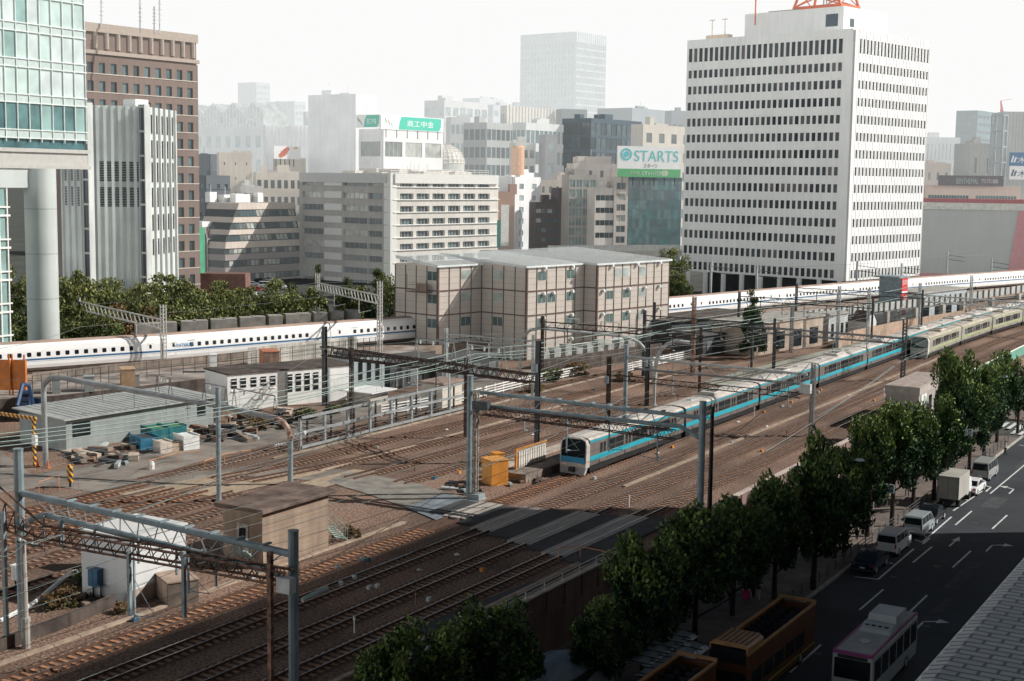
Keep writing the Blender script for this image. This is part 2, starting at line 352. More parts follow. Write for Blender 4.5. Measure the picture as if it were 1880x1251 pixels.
# ------------------------------------------------------------------ bullet train on its viaduct
ZS = 2.5
sp = [at(u, v, ZS+.9) for u, v in [(-330, 694), (0, 677), (150, 667), (299, 654.5), (450, 643), (617, 628), (722, 619), (860, 608), (1000, 597), (1130, 586), (1287, 571), (1447, 554.5), (1590, 541.5), (1720, 530), (1880, 517.5), (2000, 509)]]
def resample(P, step):
    out = [P[0].copy()]; acc = 0
    for a, b in zip(P, P[1:]):
        l = (b-a).length; d = step-acc
        while d <= l: out.append(a.lerp(b, d/l)); d += step
        acc = l-(d-step)
    return out
fine = resample(sp, 1.0)
for _ in range(60): fine = [fine[0]]+[(fine[i-1]+fine[i]*2+fine[i+1])/4 for i in range(1, len(fine)-1)]+[fine[-1]]
def off(P, d, z=None):        # offset to the right (+) of the direction of travel
    out = []
    for i in range(len(P)):
        a = P[max(0, i-1)]; c = P[min(len(P)-1, i+1)]; t_ = (c-a).normalized(); n_ = Vector((t_.y, -t_.x, 0)); q = P[i]+n_*d
        if z is not None: q.z = z
        out.append(q)
    return out
cl = off(fine, -1.69, ZS)
i0 = min(range(len(fine)), key=lambda i: abs(upx(fine[i])-299))
SH = E('bullet_train', (0, 0, 0), 0, 'long white bullet train with a thin blue stripe on the raised line', 'train')
shw = M('gloss_white', (.84, .84, .82), .28, .03, .4); shr = M('dusty_roof', (.42, .30, .24), .8, .15, .3); shb = M('stripe_blue', (.02, .12, .26), .4, .05)
shd = M('skirt_grime', (.09, .065, .055), .8, .3, .8); shwin = M('train_window', (.012, .016, .025), .15, .2, 1); mark = M('marking_grey', (.12, .14, .16), .6)
spf = [(-1.55, .55), (-1.67, .95), (-1.69, 1.5), (-1.62, 2.65), (-1.45, 3.25), (-1.1, 3.58), (-.6, 3.72), (0, 3.76)]; spf = spf+[(-x, z) for x, z in spf[-2::-1]]
Lc = 27.6; ncar = int((len(cl)-i0)/Lc)
def shcar(a0, a1, logo=False):
    a, c = cl[a0], cl[a1]; mid = (a+c)/2; L = (c-a).length; rz = atan2(-(c.x-a.x), c.y-a.y)
    b = MB(); b.prof(spf, -L/2+.06, L/2-.06); car = b.build('car_body', shw, SH, (mid.x, mid.y, ZS), smooth=False); car.rotation_euler = (0, 0, rz)
    r = MB(); q = [(x, z+.012) for x, z in spf[5:-5]]; r.prof(q, -L/2+.1, L/2-.1); r.build('roof', shr, car)
    b = MB(); b.prof([(-1.5, .2), (-1.6, .94), (1.6, .94), (1.5, .2)], -L/2+.5, L/2-.5); b.build('skirt', shd, car)
    for sg in (1,):
        def side(y0, y1, z0, z1, nm, mt, par=car, e=.012):
            def X(z): return 1.69-(z-1.5)*.07+e if z >= 1.5 else 1.68+e
            w = MB(); w.add([(X(z0), y0, z0), (X(z0), y1, z0), (X(z1), y1, z1), (X(z1), y0, z1)], [(0, 1, 2, 3)]); return w.build(nm, mt, par)
        side(-L/2+.1, L/2-.1, 1.50, 1.72, 'stripe', shb)
        side(-L/2+.1, L/2-.1, 1.36, 1.39, 'thin_stripe', shb)
        nwn = 17; y0 = -L/2+4.3; y1 = L/2-4.1
        for k in range(nwn):
            yy = y0+(y1-y0)*k/(nwn-1); hw = .27; z0, z1 = 1.95, 2.5
            def X(z): return 1.69-(z-1.5)*.07+.014
            w = MB(); pts = [(yy-hw, z0+.08), (yy-hw+.08, z0), (yy+hw-.08, z0), (yy+hw, z0+.08), (yy+hw, z1-.08), (yy+hw-.08, z1), (yy-hw+.08, z1), (yy-hw, z1-.08)]
            w.add([(X(z), y, z) for y, z in pts], [tuple(range(8))]); w.build('window', shwin, car)
        for yy in (-L/2+1.6, L/2-1.5):
            d = side(yy-.45, yy+.45, .98, 2.75, 'door', M('door_white', (.78, .78, .76), .3), e=.016)
            side(yy-.16, yy+.16, 2.05, 2.55, 'door_window', shwin, d, .024)
        side(-L/2+3.7, -L/2+4.8, 2.72, 2.8, 'number_plate', mark)
        if logo:
            w = MB()
            for k in range(5): w.add([(1.66, -L/2+4.0-1.2+k*.2-3.2+.0+k*.25, 2.1+k*.07), (1.66, -L/2-.1+.6+k*.45+1.4, 2.2+k*.05), (1.655, -L/2+.5+k*.45+1.4, 2.27+k*.05)], [(0, 1, 2)])
    if a1 < len(cl)-2:
        g = MB(); g.prof([(x*.94, z*.97) for x, z in spf], L/2-.06, L/2+.1); g.build('gangway', M('gangway_grey', (.45, .45, .43), .7), car)
    return car
k = i0
cars = []
while k+Lc < len(cl)-1: cars.append(shcar(int(k), int(k+Lc))); k += Lc
k = i0
while k-Lc > 0: cars.append(shcar(int(k-Lc), int(k))); k -= Lc
# blue lettering on the car nearest the lattice mast
def text(s, size, mat, parent, name, loc, xdir, up=Vector((0, 0, 1)), align='LEFT', ext=.01, width=None):
    cu = bpy.data.curves.new(name, 'FONT'); cu.body = s; cu.size = size; cu.extrude = ext; cu.align_x = align
    o = bpy.data.objects.new(name, cu); COL.objects.link(o)
    x = Vector(xdir).normalized(); z = x.cross(up).normalized(); up = z.cross(x)
    bpy.context.view_layer.update()
    dg = bpy.context.evaluated_depsgraph_get(); me = bpy.data.meshes.new_from_object(o.evaluated_get(dg))
    bpy.data.objects.remove(o)
    if width and me.vertices:
        xs = [v.co.x for v in me.vertices]; k_ = width/max(.01, max(xs)-min(xs))
        x0_ = min(xs) if align == 'LEFT' else 0
        for v in me.vertices: v.co.x = (v.co.x-x0_)*k_
    o = bpy.data.objects.new(name, me); COL.objects.link(o); me.materials.clear(); me.materials.append(mat)
    mm = Matrix(((x.x, up.x, z.x, loc[0]), (x.y, up.y, z.y, loc[1]), (x.z, up.z, z.z, loc[2]), (0, 0, 0, 1)))
    if parent:
        o.parent = parent; bpy.context.view_layer.update(); o.matrix_parent_inverse = parent.matrix_world.inverted()
    o.matrix_world = mm; return o
pa = fine[i0+2]; pb = fine[i0+6]; dr_ = (pb-pa).normalized(); nn = Vector((dr_.y, -dr_.x, 0))
text('N700A', .62, M('logo_blue', (.03, .2, .42), .5), cars[0], 'lettering', fine[i0+2]+nn*.05+Vector((0, 0, 1.15)), dr_, width=2.6)
# viaduct: deck, near wall, far wall
edge = [at(u, v, 2.45) for u, v in [(-330, 752), (0, 733), (100, 727), (250, 710), (400, 692), (560, 672), (700, 655), (800, 644)]]
deckfar = off(cl, -9, 2.3); decknear = off(cl, 7, 2.3)
deckm = M('viaduct_deck', (.28, .22, .175), .9, .25, .5, .4)
b = MB()
for i in range(0, len(cl)-4, 4):
    a, c, d, e = decknear[i], decknear[i+4], deckfar[i+4], deckfar[i]
    b.quad(a, c, d, e)
    b.quad(a, c, c-Vector((0, 0, 1.5)), a-Vector((0, 0, 1.5)))
    b.quad(a-Vector((0, 0, 1.5)), c-Vector((0, 0, 1.5)), d-Vector((0, 0, 1.5)), e-Vector((0, 0, 1.5)))
tag(b.build('viaduct_deck', deckm), 'brown concrete deck carrying the raised line of the white bullet train', 'viaduct')
b = MB()
for dd in (-.72, .72, -4.9, -3.5):
    q = off(cl, dd, ZS)
    for i in range(0, len(q)-3, 3): b.tube(q[i], q[i+3], .06, 4)
S(b.build('viaduct_rails', rail_m))
b = MB(); q = off(cl, -8.6, 2.3)
for i in range(0, len(q)-4, 4):
    u = q[i+4]-q[i]; a = q[i]; c = q[i+4]; h = Vector((0, 0, 2.6)); d_ = Vector((0, 0, 6)); b.quad(a-d_, c-d_, c+h, a+h)
wl = b.build('parapet_wall', M('wall_tan', (.42, .34, .27), .85, .15, .4)); tag(wl, 'low tan parapet wall running behind the white bullet train', 'wall')
# lower terrace between the bullet line and the yard, with a stained retaining wall
b = MB(); db = MB()
tk = off(cl, 6.8, 2.2)
for (a, c) in zip(edge, edge[1:]):
    b.quad(a, c, c-Vector((0, 0, 2.45)), a-Vector((0, 0, 2.45)))
near_ = [min(tk, key=lambda q_: (q_-Vector((e.x, e.y, 2.2))).length) for e in edge]
for (a, c), (p_, q_) in zip(zip(edge, edge[1:]), zip(near_, near_[1:])):
    db.quad(a, c, Vector((q_.x, q_.y, 2.44)), Vector((p_.x, p_.y, 2.44)))
tag(b.build('retaining_wall', concd), 'dark stained concrete retaining wall above the metal-roofed shed', 'wall')
S(db.build('terrace_ground', M('terrace_grime', (.20, .165, .135), .9, .3, .35, .3, col2=(.32, .28, .25), macro=.35)))

# railway ground: from the street parapet to the far side of the viaduct
fr = sorted(((q.y, q.x) for q in off(cl, -8.5, 0)), key=lambda q: q[0])
def leftx(y):
    if y <= fr[0][0]: return fr[0][1]-(fr[0][0]-y)*1.1
    for (ya, xa), (yb, xb) in zip(fr, fr[1:]):
        if ya <= y <= yb: return xa+(xb-xa)*(y-ya)/max(1e-6, yb-ya)
    return fr[-1][1]
b = MB(); ys = [-60, 0, 60, 100, 130]+list(range(150, 400, 12))
for y0, y1 in zip(ys, ys[1:]):
    xa, xb = -42.6+bow(y0), -42.6+bow(y1); l0, l1 = min(leftx(y0), xa-5), min(leftx(y1), xb-5)
    b.quad((l0, y0, 0), (xa, y0, 0), (xb, y1, 0), (l1, y1, 0)); b.quad((xa, y0, -3.6), (xb, y1, -3.6), (xb, y1, 0), (xa, y0, 0))
S(b.build('railway_ground', ballast))
# ------------------------------------------------------------------ buildings
UP = Vector((0, 0, 1))
def solvew(C, d, u):
    lo, hi = 0., 400.; s0 = upx(C)
    f = lambda w: upx(C+d*w)
    for _ in range(50):
        mid = (lo+hi)/2
        q = C+d*mid
        if (q-CAM).dot(F3) < 1: hi = mid; continue
        if (f(mid)-u)*(s0-u) > 0: lo = mid
        else: hi = mid
    return (lo+hi)/2
class Bd:
    def __init__(s, name, label, cat, group=None):
        s.o = E(name, (0, 0, 0), 0, label, cat, group); s.nw = 0; s.rest = MB(); s.restm = []
    def pane(s, a, d, w, z0, z1, n, mt):
        q = [(a.x, a.y, z0), (a.x+d.x*w, a.y+d.y*w, z0), (a.x+d.x*w, a.y+d.y*w, z1), (a.x, a.y, z1)]
        if s.nw < 98:
            s.nw += 1; b = MB(); b.add(q, [(0, 1, 2, 3)]); b.build('window', mt, s.o)
        else:
            if mt not in s.restm: s.restm.append(mt)
            s.rest.add(q, [(0, 1, 2, 3)], s.restm.index(mt))
    def end(s):
        if s.rest.f: tag(s.rest.build('windows', s.restm, s.o), kind='stuff')
        return s.o
def facade(B, O, d, n, W, z0, z1, rows, bays, wallm, gl, wf=.6, rec=.3, x0=0., x1=None, fin=0, finw=.15, mull=0, sill=0, sillm=None, spm=None, name='wall', finm=None):
    """rows: list of (zlo,zhi); bays: count or list of (xlo,xhi) in metres; wall grid stands rec proud of the panes"""
    x1 = W if x1 is None else x1
    if isinstance(bays, int):
        p = (x1-x0)/bays; bays = [(x0+p*(i+.5-wf/2), x0+p*(i+.5+wf/2)) for i in range(bays)]
    bays = sorted(bays); rows = sorted(rows)
    g = MB(); zb = z0
    sp = MB()
    for (a, c) in rows+[(z1, z1)]:
        if a-zb > .02: sp.obox(O, d, n, W, rec, zb, a)
        zb = c
    xb = 0.
    for (a, c) in bays+[(W, W)]:
        if a-xb > .02:
            for (r0, r1) in rows: g.obox(O+d*xb, d, n, a-xb, rec*.985, r0, r1)
        xb = c
    sp.add(g.v, g.f)
    order = sorted([(i, j) for i in range(len(rows)) for j in range(len(bays))], key=lambda q: q[1] if d.y > .5 and d.x > -.5 else q[1])
    for (i, j) in order:
        (r0, r1), (a, c) = rows[i], bays[j]; mt = random.choice(gl)
        B.pane(O+d*a+n*.04, d, c-a, r0, r1, n, mt)
    if mull:
        m_ = MB()
        for (r0, r1) in rows:
            for (a, c) in bays:
                for k in range(1, mull): m_.obox(O+d*(a+(c-a)*k/mull-.03)+n*.05, d, n, .07, .08, r0, r1)
        m_.build('mullion_grid', finm or white, B.o)
    if sill:
        m_ = MB()
        for (r0, r1) in rows: m_.obox(O+n*rec, d, n, W, sill, r0-.22, r0-.04)
        m_.build('sill', sillm or wallm, B.o)
    if fin:
        m_ = MB(); N = fin; 
        for k in range(N+1): m_.obox(O+d*(x0+(x1-x0)*k/N-finw/2)+n*rec, d, n, finw, .35 if finw > .14 else .1, z0, z1)
        sp.add(m_.v, m_.f)
    sp.build('facade_grid', wallm, B.o)
def ev(z0, z1, n, hf=.5, top=1., bot=0.):
    p = (z1-top-z0-bot)/n; return [(z0+bot+p*(i+.5-hf/2), z0+bot+p*(i+.5+hf/2)) for i in range(n)]
def mass(B, C, dR, dL, wR, wL, z0, z1, m, roofm=None, name='core', par=1.):
    a = C; pts = [a, a+dR*wR, a+dR*wR+dL*wL, a+dL*wL]
    b = MB(); b.prism([(p.x, p.y) for p in pts], z0, z1-.9); b.build(name, m, B.o)
    if par:
        b = MB()
        for (o, ax, ay, w) in ((a, dR, dL, wR), (a+dL*(wL-.3), dR, dL, wR), (a+dL*.3, dL, dR, wL-.6), (a+dL*.3+dR*(wR-.3), dL, dR, wL-.6)):
            b.obox(o, ax, ay, w, .3, z1-.9, z1)
        b.build('parapet', m, B.o)
        b = MB(); b.prism([((p.x), (p.y)) for p in (a+dR*.3+dL*.3, a+dR*(wR-.3)+dL*.3, a+dR*(wR-.3)+dL*(wL-.3), a+dR*.3+dL*(wL-.3))], z1-.9, z1-.88); b.build('roof', roofm or conc, B.o)
def rooftop(B, C, dR, dL, wR, wL, z, m, n, seed=1, hmax=3.5):
    r = random.Random(seed)
    for k in range(n):
        x = r.uniform(.08, .8)*wR; y = r.uniform(.08, .8)*wL; w = r.uniform(1.5, .22*wR+1.5); d = r.uniform(1.5, .2*wL+1.5); h = r.uniform(1, hmax)
        b = MB(); b.obox(C+dR*x+dL*y, dR, dL, w, d, z-.87, z-.87+h)
        o = b.build('roof_unit', m, B.o)
        if r.random() < .5: b = MB(); q = C+dR*(x+w/2)+dL*(y+d/2); b.tube((q.x, q.y, z+h-1), (q.x, q.y, z+h+1.5), .08, 5); b.build('vent_pipe', m, B.o)
def dirs(az):
    a = radians(az); dR = Vector((sin(a), cos(a), 0)); return dR, Vector((-cos(a), sin(a), 0)), Vector((cos(a), -sin(a), 0)), Vector((-sin(a), -cos(a), 0))
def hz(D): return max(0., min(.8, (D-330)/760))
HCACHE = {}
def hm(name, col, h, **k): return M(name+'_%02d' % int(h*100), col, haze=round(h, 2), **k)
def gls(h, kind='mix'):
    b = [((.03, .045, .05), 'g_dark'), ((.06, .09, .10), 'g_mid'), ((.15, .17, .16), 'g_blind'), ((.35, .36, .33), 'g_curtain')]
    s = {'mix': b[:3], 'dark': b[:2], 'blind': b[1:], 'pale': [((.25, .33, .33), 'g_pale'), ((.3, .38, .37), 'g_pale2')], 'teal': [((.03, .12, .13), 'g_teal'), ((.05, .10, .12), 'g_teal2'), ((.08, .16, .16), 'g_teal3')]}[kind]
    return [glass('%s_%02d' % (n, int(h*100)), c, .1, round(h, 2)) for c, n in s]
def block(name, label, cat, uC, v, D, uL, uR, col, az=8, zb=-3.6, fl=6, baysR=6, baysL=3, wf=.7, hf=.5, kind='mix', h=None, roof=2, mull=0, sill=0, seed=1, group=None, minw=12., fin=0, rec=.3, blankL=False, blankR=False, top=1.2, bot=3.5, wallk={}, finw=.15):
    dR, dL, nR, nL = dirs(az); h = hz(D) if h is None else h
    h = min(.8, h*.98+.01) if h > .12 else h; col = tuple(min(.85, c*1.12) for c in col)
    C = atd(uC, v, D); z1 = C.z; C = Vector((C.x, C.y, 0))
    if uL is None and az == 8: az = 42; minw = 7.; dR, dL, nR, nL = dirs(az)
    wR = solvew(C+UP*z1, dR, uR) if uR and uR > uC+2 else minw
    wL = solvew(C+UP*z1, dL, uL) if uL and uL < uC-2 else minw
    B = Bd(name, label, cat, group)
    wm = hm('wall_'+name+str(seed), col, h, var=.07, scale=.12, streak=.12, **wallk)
    ins = rec
    Ci = C-nR*ins-nL*ins
    mass(B, Ci, dR, dL, wR, wL, zb, z1, wm)
    g = gls(h, kind)
    rows = ev(zb, z1, fl, hf, top, bot)
    if uR and uR > uC+2:
        facade(B, Ci, dR, nR, wR, zb, z1, [] if blankR else rows, 1 if blankR else baysR, wm, g, wf, rec, mull=mull, sill=sill, fin=fin, finw=finw)
    if uL and uL < uC-2:
        facade(B, Ci, dL, nL, wL, zb, z1, [] if blankL else rows, 1 if blankL else baysL, wm, g, wf, rec, mull=mull, sill=sill, fin=0)
    if roof: rooftop(B, Ci, dR, dL, wR, wL, z1, wm, roof, seed)
    return B, Ci, wR, wL, z1, (dR, dL, nR, nL), wm
# ---- white office tower
dR, dL, nR, nL = dirs(13.05); D = 330
C = atd(1570, 52, D); z1 = C.z; zb_ = (C-UP*0); C = Vector((C.x, C.y, 0)); z0 = z1-(517-52)/3.0*0-0
lo, hi = -5, 40
for _ in range(40):
    mid = (lo+hi)/2
    if vpx(Vector((C.x, C.y, mid))) > 517: lo = mid
    else: hi = mid
z0 = lo
wL = solvew(C+UP*z1, dL, 1265); wR = solvew(C+UP*z1, dR, 1707)
T = Bd('office_tower', 'tall white office tower with grids of small dark windows and a red roof mast', 'office tower')
tw = hm('tower_white', (.84, .84, .81), .06, var=.03, scale=.15, streak=.08, rough=.6)
H = z1-z0; fr = lambda a, b: (z1-H*b/1817., z1-H*a/1817.)
rows = [fr(67, 172)]+[fr(236+125.2*k, 236+125.2*k+62) for k in range(13)]
Ci = C-nR*.5-nL*.5
mass(T, Ci, dR, dL, wR, wL, z0, z1-.2, tw)
tg = [glass('tower_glass_a', (.012, .018, .026), .12, .02, spec=.15), glass('tower_glass_b', (.022, .03, .038), .12, .02, spec=.15), glass('tower_glass_c', (.05, .06, .065), .2, .02, spec=.15), glass('tower_blind', (.11, .10, .095), .3, .02, spec=.15)]
tg = [tg[0]]*3+[tg[1]]*4+[tg[2]]*3+[tg[3]]
facade(T, Ci+nL*.32, dL, nL, wL, z0, z1, rows, 28, tw, tg, .66, .16, x0=2.4, x1=wL-.3, fin=28, finw=.1)
facade(T, Ci+nR*.32, dR, nR, wR, z0, z1, rows, 21, tw, tg[:7], .50, .18, x0=1.6, x1=wR-.3, fin=21, finw=.14)
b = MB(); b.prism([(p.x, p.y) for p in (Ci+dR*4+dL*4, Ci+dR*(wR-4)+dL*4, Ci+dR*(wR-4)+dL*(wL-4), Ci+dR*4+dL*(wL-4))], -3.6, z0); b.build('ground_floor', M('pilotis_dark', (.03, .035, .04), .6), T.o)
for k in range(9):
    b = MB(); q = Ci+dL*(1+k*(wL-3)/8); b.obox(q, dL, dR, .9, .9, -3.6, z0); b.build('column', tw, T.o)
# penthouse
P0 = Ci+dR*5+dL*6; zt = z1+6.2
b = MB(); b.obox(P0, dL, dR, wL-20, wR-16, z1-.9, zt); ph = b.build('penthouse', tw, T.o)
b = MB(); b.obox(P0+nL*.05+dL*1.5, dL, dR, 3.4, .02, z1+1.5, z1+4.5); b.obox(P0+nR*.05+dR*3, dR, dL, 2, .02, z1+1.5, z1+3.5); b.build('louvre', M('louvre_dark', (.07, .1, .12), .5, haze=.03), ph)
b = MB(); b.obox(P0+dL*14+dR*2, dL, dR, 9, 3, zt, zt+.5); b.build('roof_slab', M('grey_slab', (.3, .3, .27), .8, haze=.05), ph)
redm = M('red_orange_paint', (.62, .14, .06), .55, .08, 1, haze=.05)
o = E('lattice_mast', (0, 0, 0), 0, 'red-orange lattice radio mast on the roof of the white office tower', 'radio mast')
q0 = P0+dL*3+dR*3; w = 13; base = [q0, q0+dL*w, q0+dL*w+dR*w*.7, q0+dR*w*.7]; ctr = sum(base, Vector())/4
b = MB()
for i in range(4): b.obox(base[i], (base[(i+1) % 4]-base[i]).normalized(), UP.cross((base[(i+1) % 4]-base[i]).normalized()), (base[(i+1) % 4]-base[i]).length, .5, zt+.01, zt+1.1)
b.build('base_frame', redm, o)
b = MB(); tp = [ctr+(p-ctr)*.28+UP*(zt+17) for p in base]; bs = [p+UP*(zt+1) for p in base]
for i in range(4):
    b.tube(bs[i], tp[i], .33, 6)
    for k in range(4):
        a0 = bs[i].lerp(tp[i], k/4); a1 = bs[(i+1) % 4].lerp(tp[(i+1) % 4], (k+1)/4); b.tube(a0, a1, .16, 4)
        b.tube(bs[(i+1) % 4].lerp(tp[(i+1) % 4], k/4), bs[i].lerp(tp[i], (k+1)/4), .16, 4); b.tube(bs[i].lerp(tp[i], (k+1)/4), bs[(i+1) % 4].lerp(tp[(i+1) % 4], (k+1)/4), .16, 4)
b.build('lattice', redm, o)
b = MB()
for k in (0, 1, 2): b.tube(ctr+dL*(k-1)*.8+UP*zt, ctr+dL*(k-1)*.8+UP*(zt+20), .18, 6)
b.build('cable_riser', steell, o)
o = MB(); q = Ci+dL*(wL*.62)+dR*3; o.tube(q+UP*(z1+3), q+UP*(z1+16), .18, 6); tag(o.build('aerial_pole', redm), 'thin red whip aerial on the left part of the tower roof', 'aerial')
o = E('rooftop_crane', (0, 0, 0), 0, 'small cream window-cleaning crane at the left end of the tower roof', 'crane')
q = Ci+dL*(wL-11)+dR*2; b = MB(); b.obox(q, dL, dR, 7, 2, z1-.5, z1+1.2); b.build('base', M('cream_paint', (.7, .55, .42), .6, haze=.1), o)
b = MB()
for e in (1, 5): b.tube(q+dL*e+UP*(z1+1.2), q+dL*e+UP*(z1+5), .12); b.tube(q+dL*(e-.8)+UP*(z1+5), q+dL*(e+.9)+UP*(z1+5), .12)
b.build('arm', M('cream_paint', (.7, .55, .42), .6, haze=.1), o)
T.end()
# ---- grey slab office (centre left)
D = 400; dR, dL, nR, nL = dirs(7.9)
C = atd(717, 320, D); z1 = C.z; C = Vector((C.x, C.y, 0)); wL = solvew(C+UP*z1, dL, 553); wR = solvew(C+UP*z1, dR, 912)
G = Bd('office_building', 'grey slab office block with long ribbon windows, cream right side and shaded left side', 'office building')
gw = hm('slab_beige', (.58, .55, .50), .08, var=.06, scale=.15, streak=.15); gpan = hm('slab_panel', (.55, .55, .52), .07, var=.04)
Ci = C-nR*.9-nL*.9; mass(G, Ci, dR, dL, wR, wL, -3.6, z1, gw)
lo, hi = -5, 40
def zat(P, v):
    lo, hi = -40., 260.
    for _ in range(50):
        mid = (lo+hi)/2
        if vpx(Vector((P.x, P.y, mid))) > v: lo = mid
        else: hi = mid
    return lo
ztop = zat(C, 332); pitch = (ztop-zat(C, 332+6*23.4))/6.
rows = [(ztop-k*pitch-pitch*.46, ztop-k*pitch) for k in range(9)]
gg = gls(.07, 'dark'); gb = gls(.07, 'blind')
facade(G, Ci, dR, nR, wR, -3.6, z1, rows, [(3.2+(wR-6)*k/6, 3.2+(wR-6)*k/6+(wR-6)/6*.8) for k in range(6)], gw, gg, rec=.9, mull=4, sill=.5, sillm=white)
lb = [(2.2, 7.6), (8., 17.5), (25.5, 34.2)]; sc_ = wL/35.5; lb = [(a*sc_, c*sc_) for a, c in lb]
gwl = hm('slab_shaded_side', (.36, .345, .32), .06, var=.08, scale=.15, streak=.2)  # same wall in a darker colour, shade of the left face painted in
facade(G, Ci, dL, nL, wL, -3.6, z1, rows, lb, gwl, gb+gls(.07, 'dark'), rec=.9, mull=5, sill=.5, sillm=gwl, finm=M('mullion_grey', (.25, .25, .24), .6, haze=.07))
b = MB()
for (r0, r1) in rows: b.obox(Ci+dL*(18.1*sc_)+nL*.9, dL, nL, 7*sc_, .06, r0, r1+.3)
b.build('panel', gpan, G.o)
for (o_, ax, ay, w_) in ((C, dR, nR, wR), (C, dL, nL, wL)):
    b = MB(); b.obox(o_+ax*(1.2), ax, ay, w_-1.2, .8, z1-2.6, z1+.2); b.build('fascia', hm('slab_fascia', (.62, .62, .58), .07, var=.04) if ax is dR else hm('slab_fascia_shaded', (.45, .45, .43), .07, var=.04), G.o)  # left fascia is a darker copy, its shade put into the colour
b = MB(); b.obox(C+nR*.25+nL*.25, dR, dL, 2.6, 2.6, -3.6, z1+.3); b.build('corner_pier', hm('slab_fascia', (.62, .62, .58), .07, var=.04), G.o)
rooftop(G, Ci, dR, dL, wR, wL, z1, hm('roof_plant', (.6, .56, .5), .12, var=.1), 16, 4, 2.8)
b = MB()
for k in range(3): b.tube(Ci+dR*2+dL*1.5+UP*(z1+.4+k*.6), Ci+dR*(wR-2)+dL*1.5+UP*(z1+.4+k*.6), .07, 4)
for k in range(14): q = Ci+dR*(2+(wR-4)*k/13)+dL*1.5; b.tube(q+UP*(z1-.9), q+UP*(z1+1.7), .07, 4)
b.build('railing', white, G.o); G.end()
# ---- tan prefabricated four-storey block beside the tracks
Zt = 0.
P = {n: at(u, v, 0) for n, (u, v) in dict(L=(724, 630), B=(803, 662), C_=(885, 635), D_=(969, 672)).items()}
dR, dL, nR, nL = dirs(10)
B0 = P['B']; B0.z = 0; wB = solvew(B0+UP*14, dL, 726); wBC = solvew(B0+UP*14, dR, 884.5)
C0 = B0+dR*wBC; wCD = solvew(C0+UP*14, nR, 967.5); D0 = C0+nR*wCD; wDE = solvew(D0+UP*14, dR, 1073); E0 = D0+dR*wDE
wEF = solvew(E0+UP*14, nR, 1097); F0 = E0+nR*wEF; wFG = solvew(F0+UP*14, dR, 1229)
ztan = zat(D0, 489)
TB = Bd('prefab_building', 'tan panelled four-storey block with three stepped bays and a pale metal roof', 'building')
tanm = M('tan_panel', (.50, .445, .385), .55, .025, .3, streak=.06, haze=.03); brn = M('brown_frame', (.10, .055, .045), .7, .15, haze=.02)
tg = [glass('tan_win_a', (.05, .10, .10), .1, .02), glass('tan_win_b', (.10, .15, .14), .12, .02), glass('tan_win_c', (.35, .40, .37), .3, .02)]
zf = [zat(B0, v) for v in (535, 580, 626)]; ph_ = (zf[0]-zf[2])/2; z0 = zf[2]-ph_*1.02; 
def tanface(O, d, n, W, nb, wins, hoods=()):
    b = MB()
    for k in range(nb+1): b.obox(O+d*(W*k/nb-.05), d, n, .10, .1, z0, ztan-.2)
    b.build('vertical_rib', brn, TB.o)
    b = MB()
    for z in [z0+.1]+zf[::-1]: b.obox(O+d*.0, d, n, W, .13, z-.09, z+.09)
    b.build('floor_band', brn, TB.o)
    b = MB()
    nj = 16
    for k in range(nj): zz = z0+(ztan-z0)*k/nj; b.obox(O, d, n, W, .025, zz, zz+.05)
    b.build('panel_joint', M('joint_tan', (.33, .28, .24), .8, haze=.02), TB.o)
    lv = zf+[z0+.1]
    for (bay, f, kd) in wins:
        zt_ = (ztan-.6 if f == 0 else lv[f-1]-.55) if f else lv[0]+ph_*.78; zl = zt_-1.35
        w = W/nb*.84; a = O+d*(W/nb*(bay+.08))+n*.08
        fb = MB(); fb.obox(O+d*(W/nb*(bay+.05))+n*.005, d, n, W/nb*.9, .06, zl-.1, zt_+.1); fo = fb.build('window', M('win_frame', (.55, .52, .47), .6, haze=.02), TB.o)
        pb = MB(); q = a; pb.add([(q.x, q.y, zl), (q.x+d.x*w*.48, q.y+d.y*w*.48, zl), (q.x+d.x*w*.48, q.y+d.y*w*.48, zt_), (q.x, q.y, zt_)], [(0, 1, 2, 3)])
        q2 = a+d*w*.52; pb.add([(q2.x, q2.y, zl), (q2.x+d.x*w*.48, q2.y+d.y*w*.48, zl), (q2.x+d.x*w*.48, q2.y+d.y*w*.48, zt_), (q2.x, q2.y, zt_)], [(0, 1, 2, 3)])
        pb.build('pane', tg[kd], fo)
    for (x, f) in hoods:
        zt_ = lv[0]+ph_*.95 if f == 0 else lv[f-1]-.35
        q = O+d*(W/nb*x)+n*.1; b = MB()
        for j in range(5): a_ = j/4*pi*.5; b.box(q.x-.3, q.x+.3, q.y-.3, q.y+.3, zt_-.1*j-.05, zt_-.1*j+.05) if 0 else None
        b.lathe((q.x+n.x*.2, q.y+n.y*.2, zt_-.35), [(.33, 0), (.34, .2), (.27, .38), (.12, .48), (.0, .5)], 8); b.build('vent_hood', white, TB.o)
full = [B0, C0, D0, E0, F0]
back = F0+dR*wFG; bk = back-nR*30; lb_ = B0+dL*wB
poly = [B0, C0, D0, E0, F0, back, bk, Vector((0, 0, 0))+lb_+dR*(( (bk-lb_).dot(dR)))] if 0 else [B0, C0, D0, E0, F0, back, lb_+dR*((back-B0).dot(dR)), lb_]
b = MB(); b.prism([(p.x, p.y) for p in poly], z0-2, ztan-.05); b.build('core', tanm, TB.o)
tanface(B0, dL, nL, wB, 4, [(0, 0, 0), (0, 1, 0), (0, 2, 0), (0, 3, 0)])
tanface(B0, dR, nR, wBC, 4, [(2, 0, 2), (2, 1, 2), (2, 2, 0), (2, 3, 0)])
tanface(D0, -nR, nL, wCD, 4, [(2, 0, 2), (2, 1, 2), (2, 2, 1)])
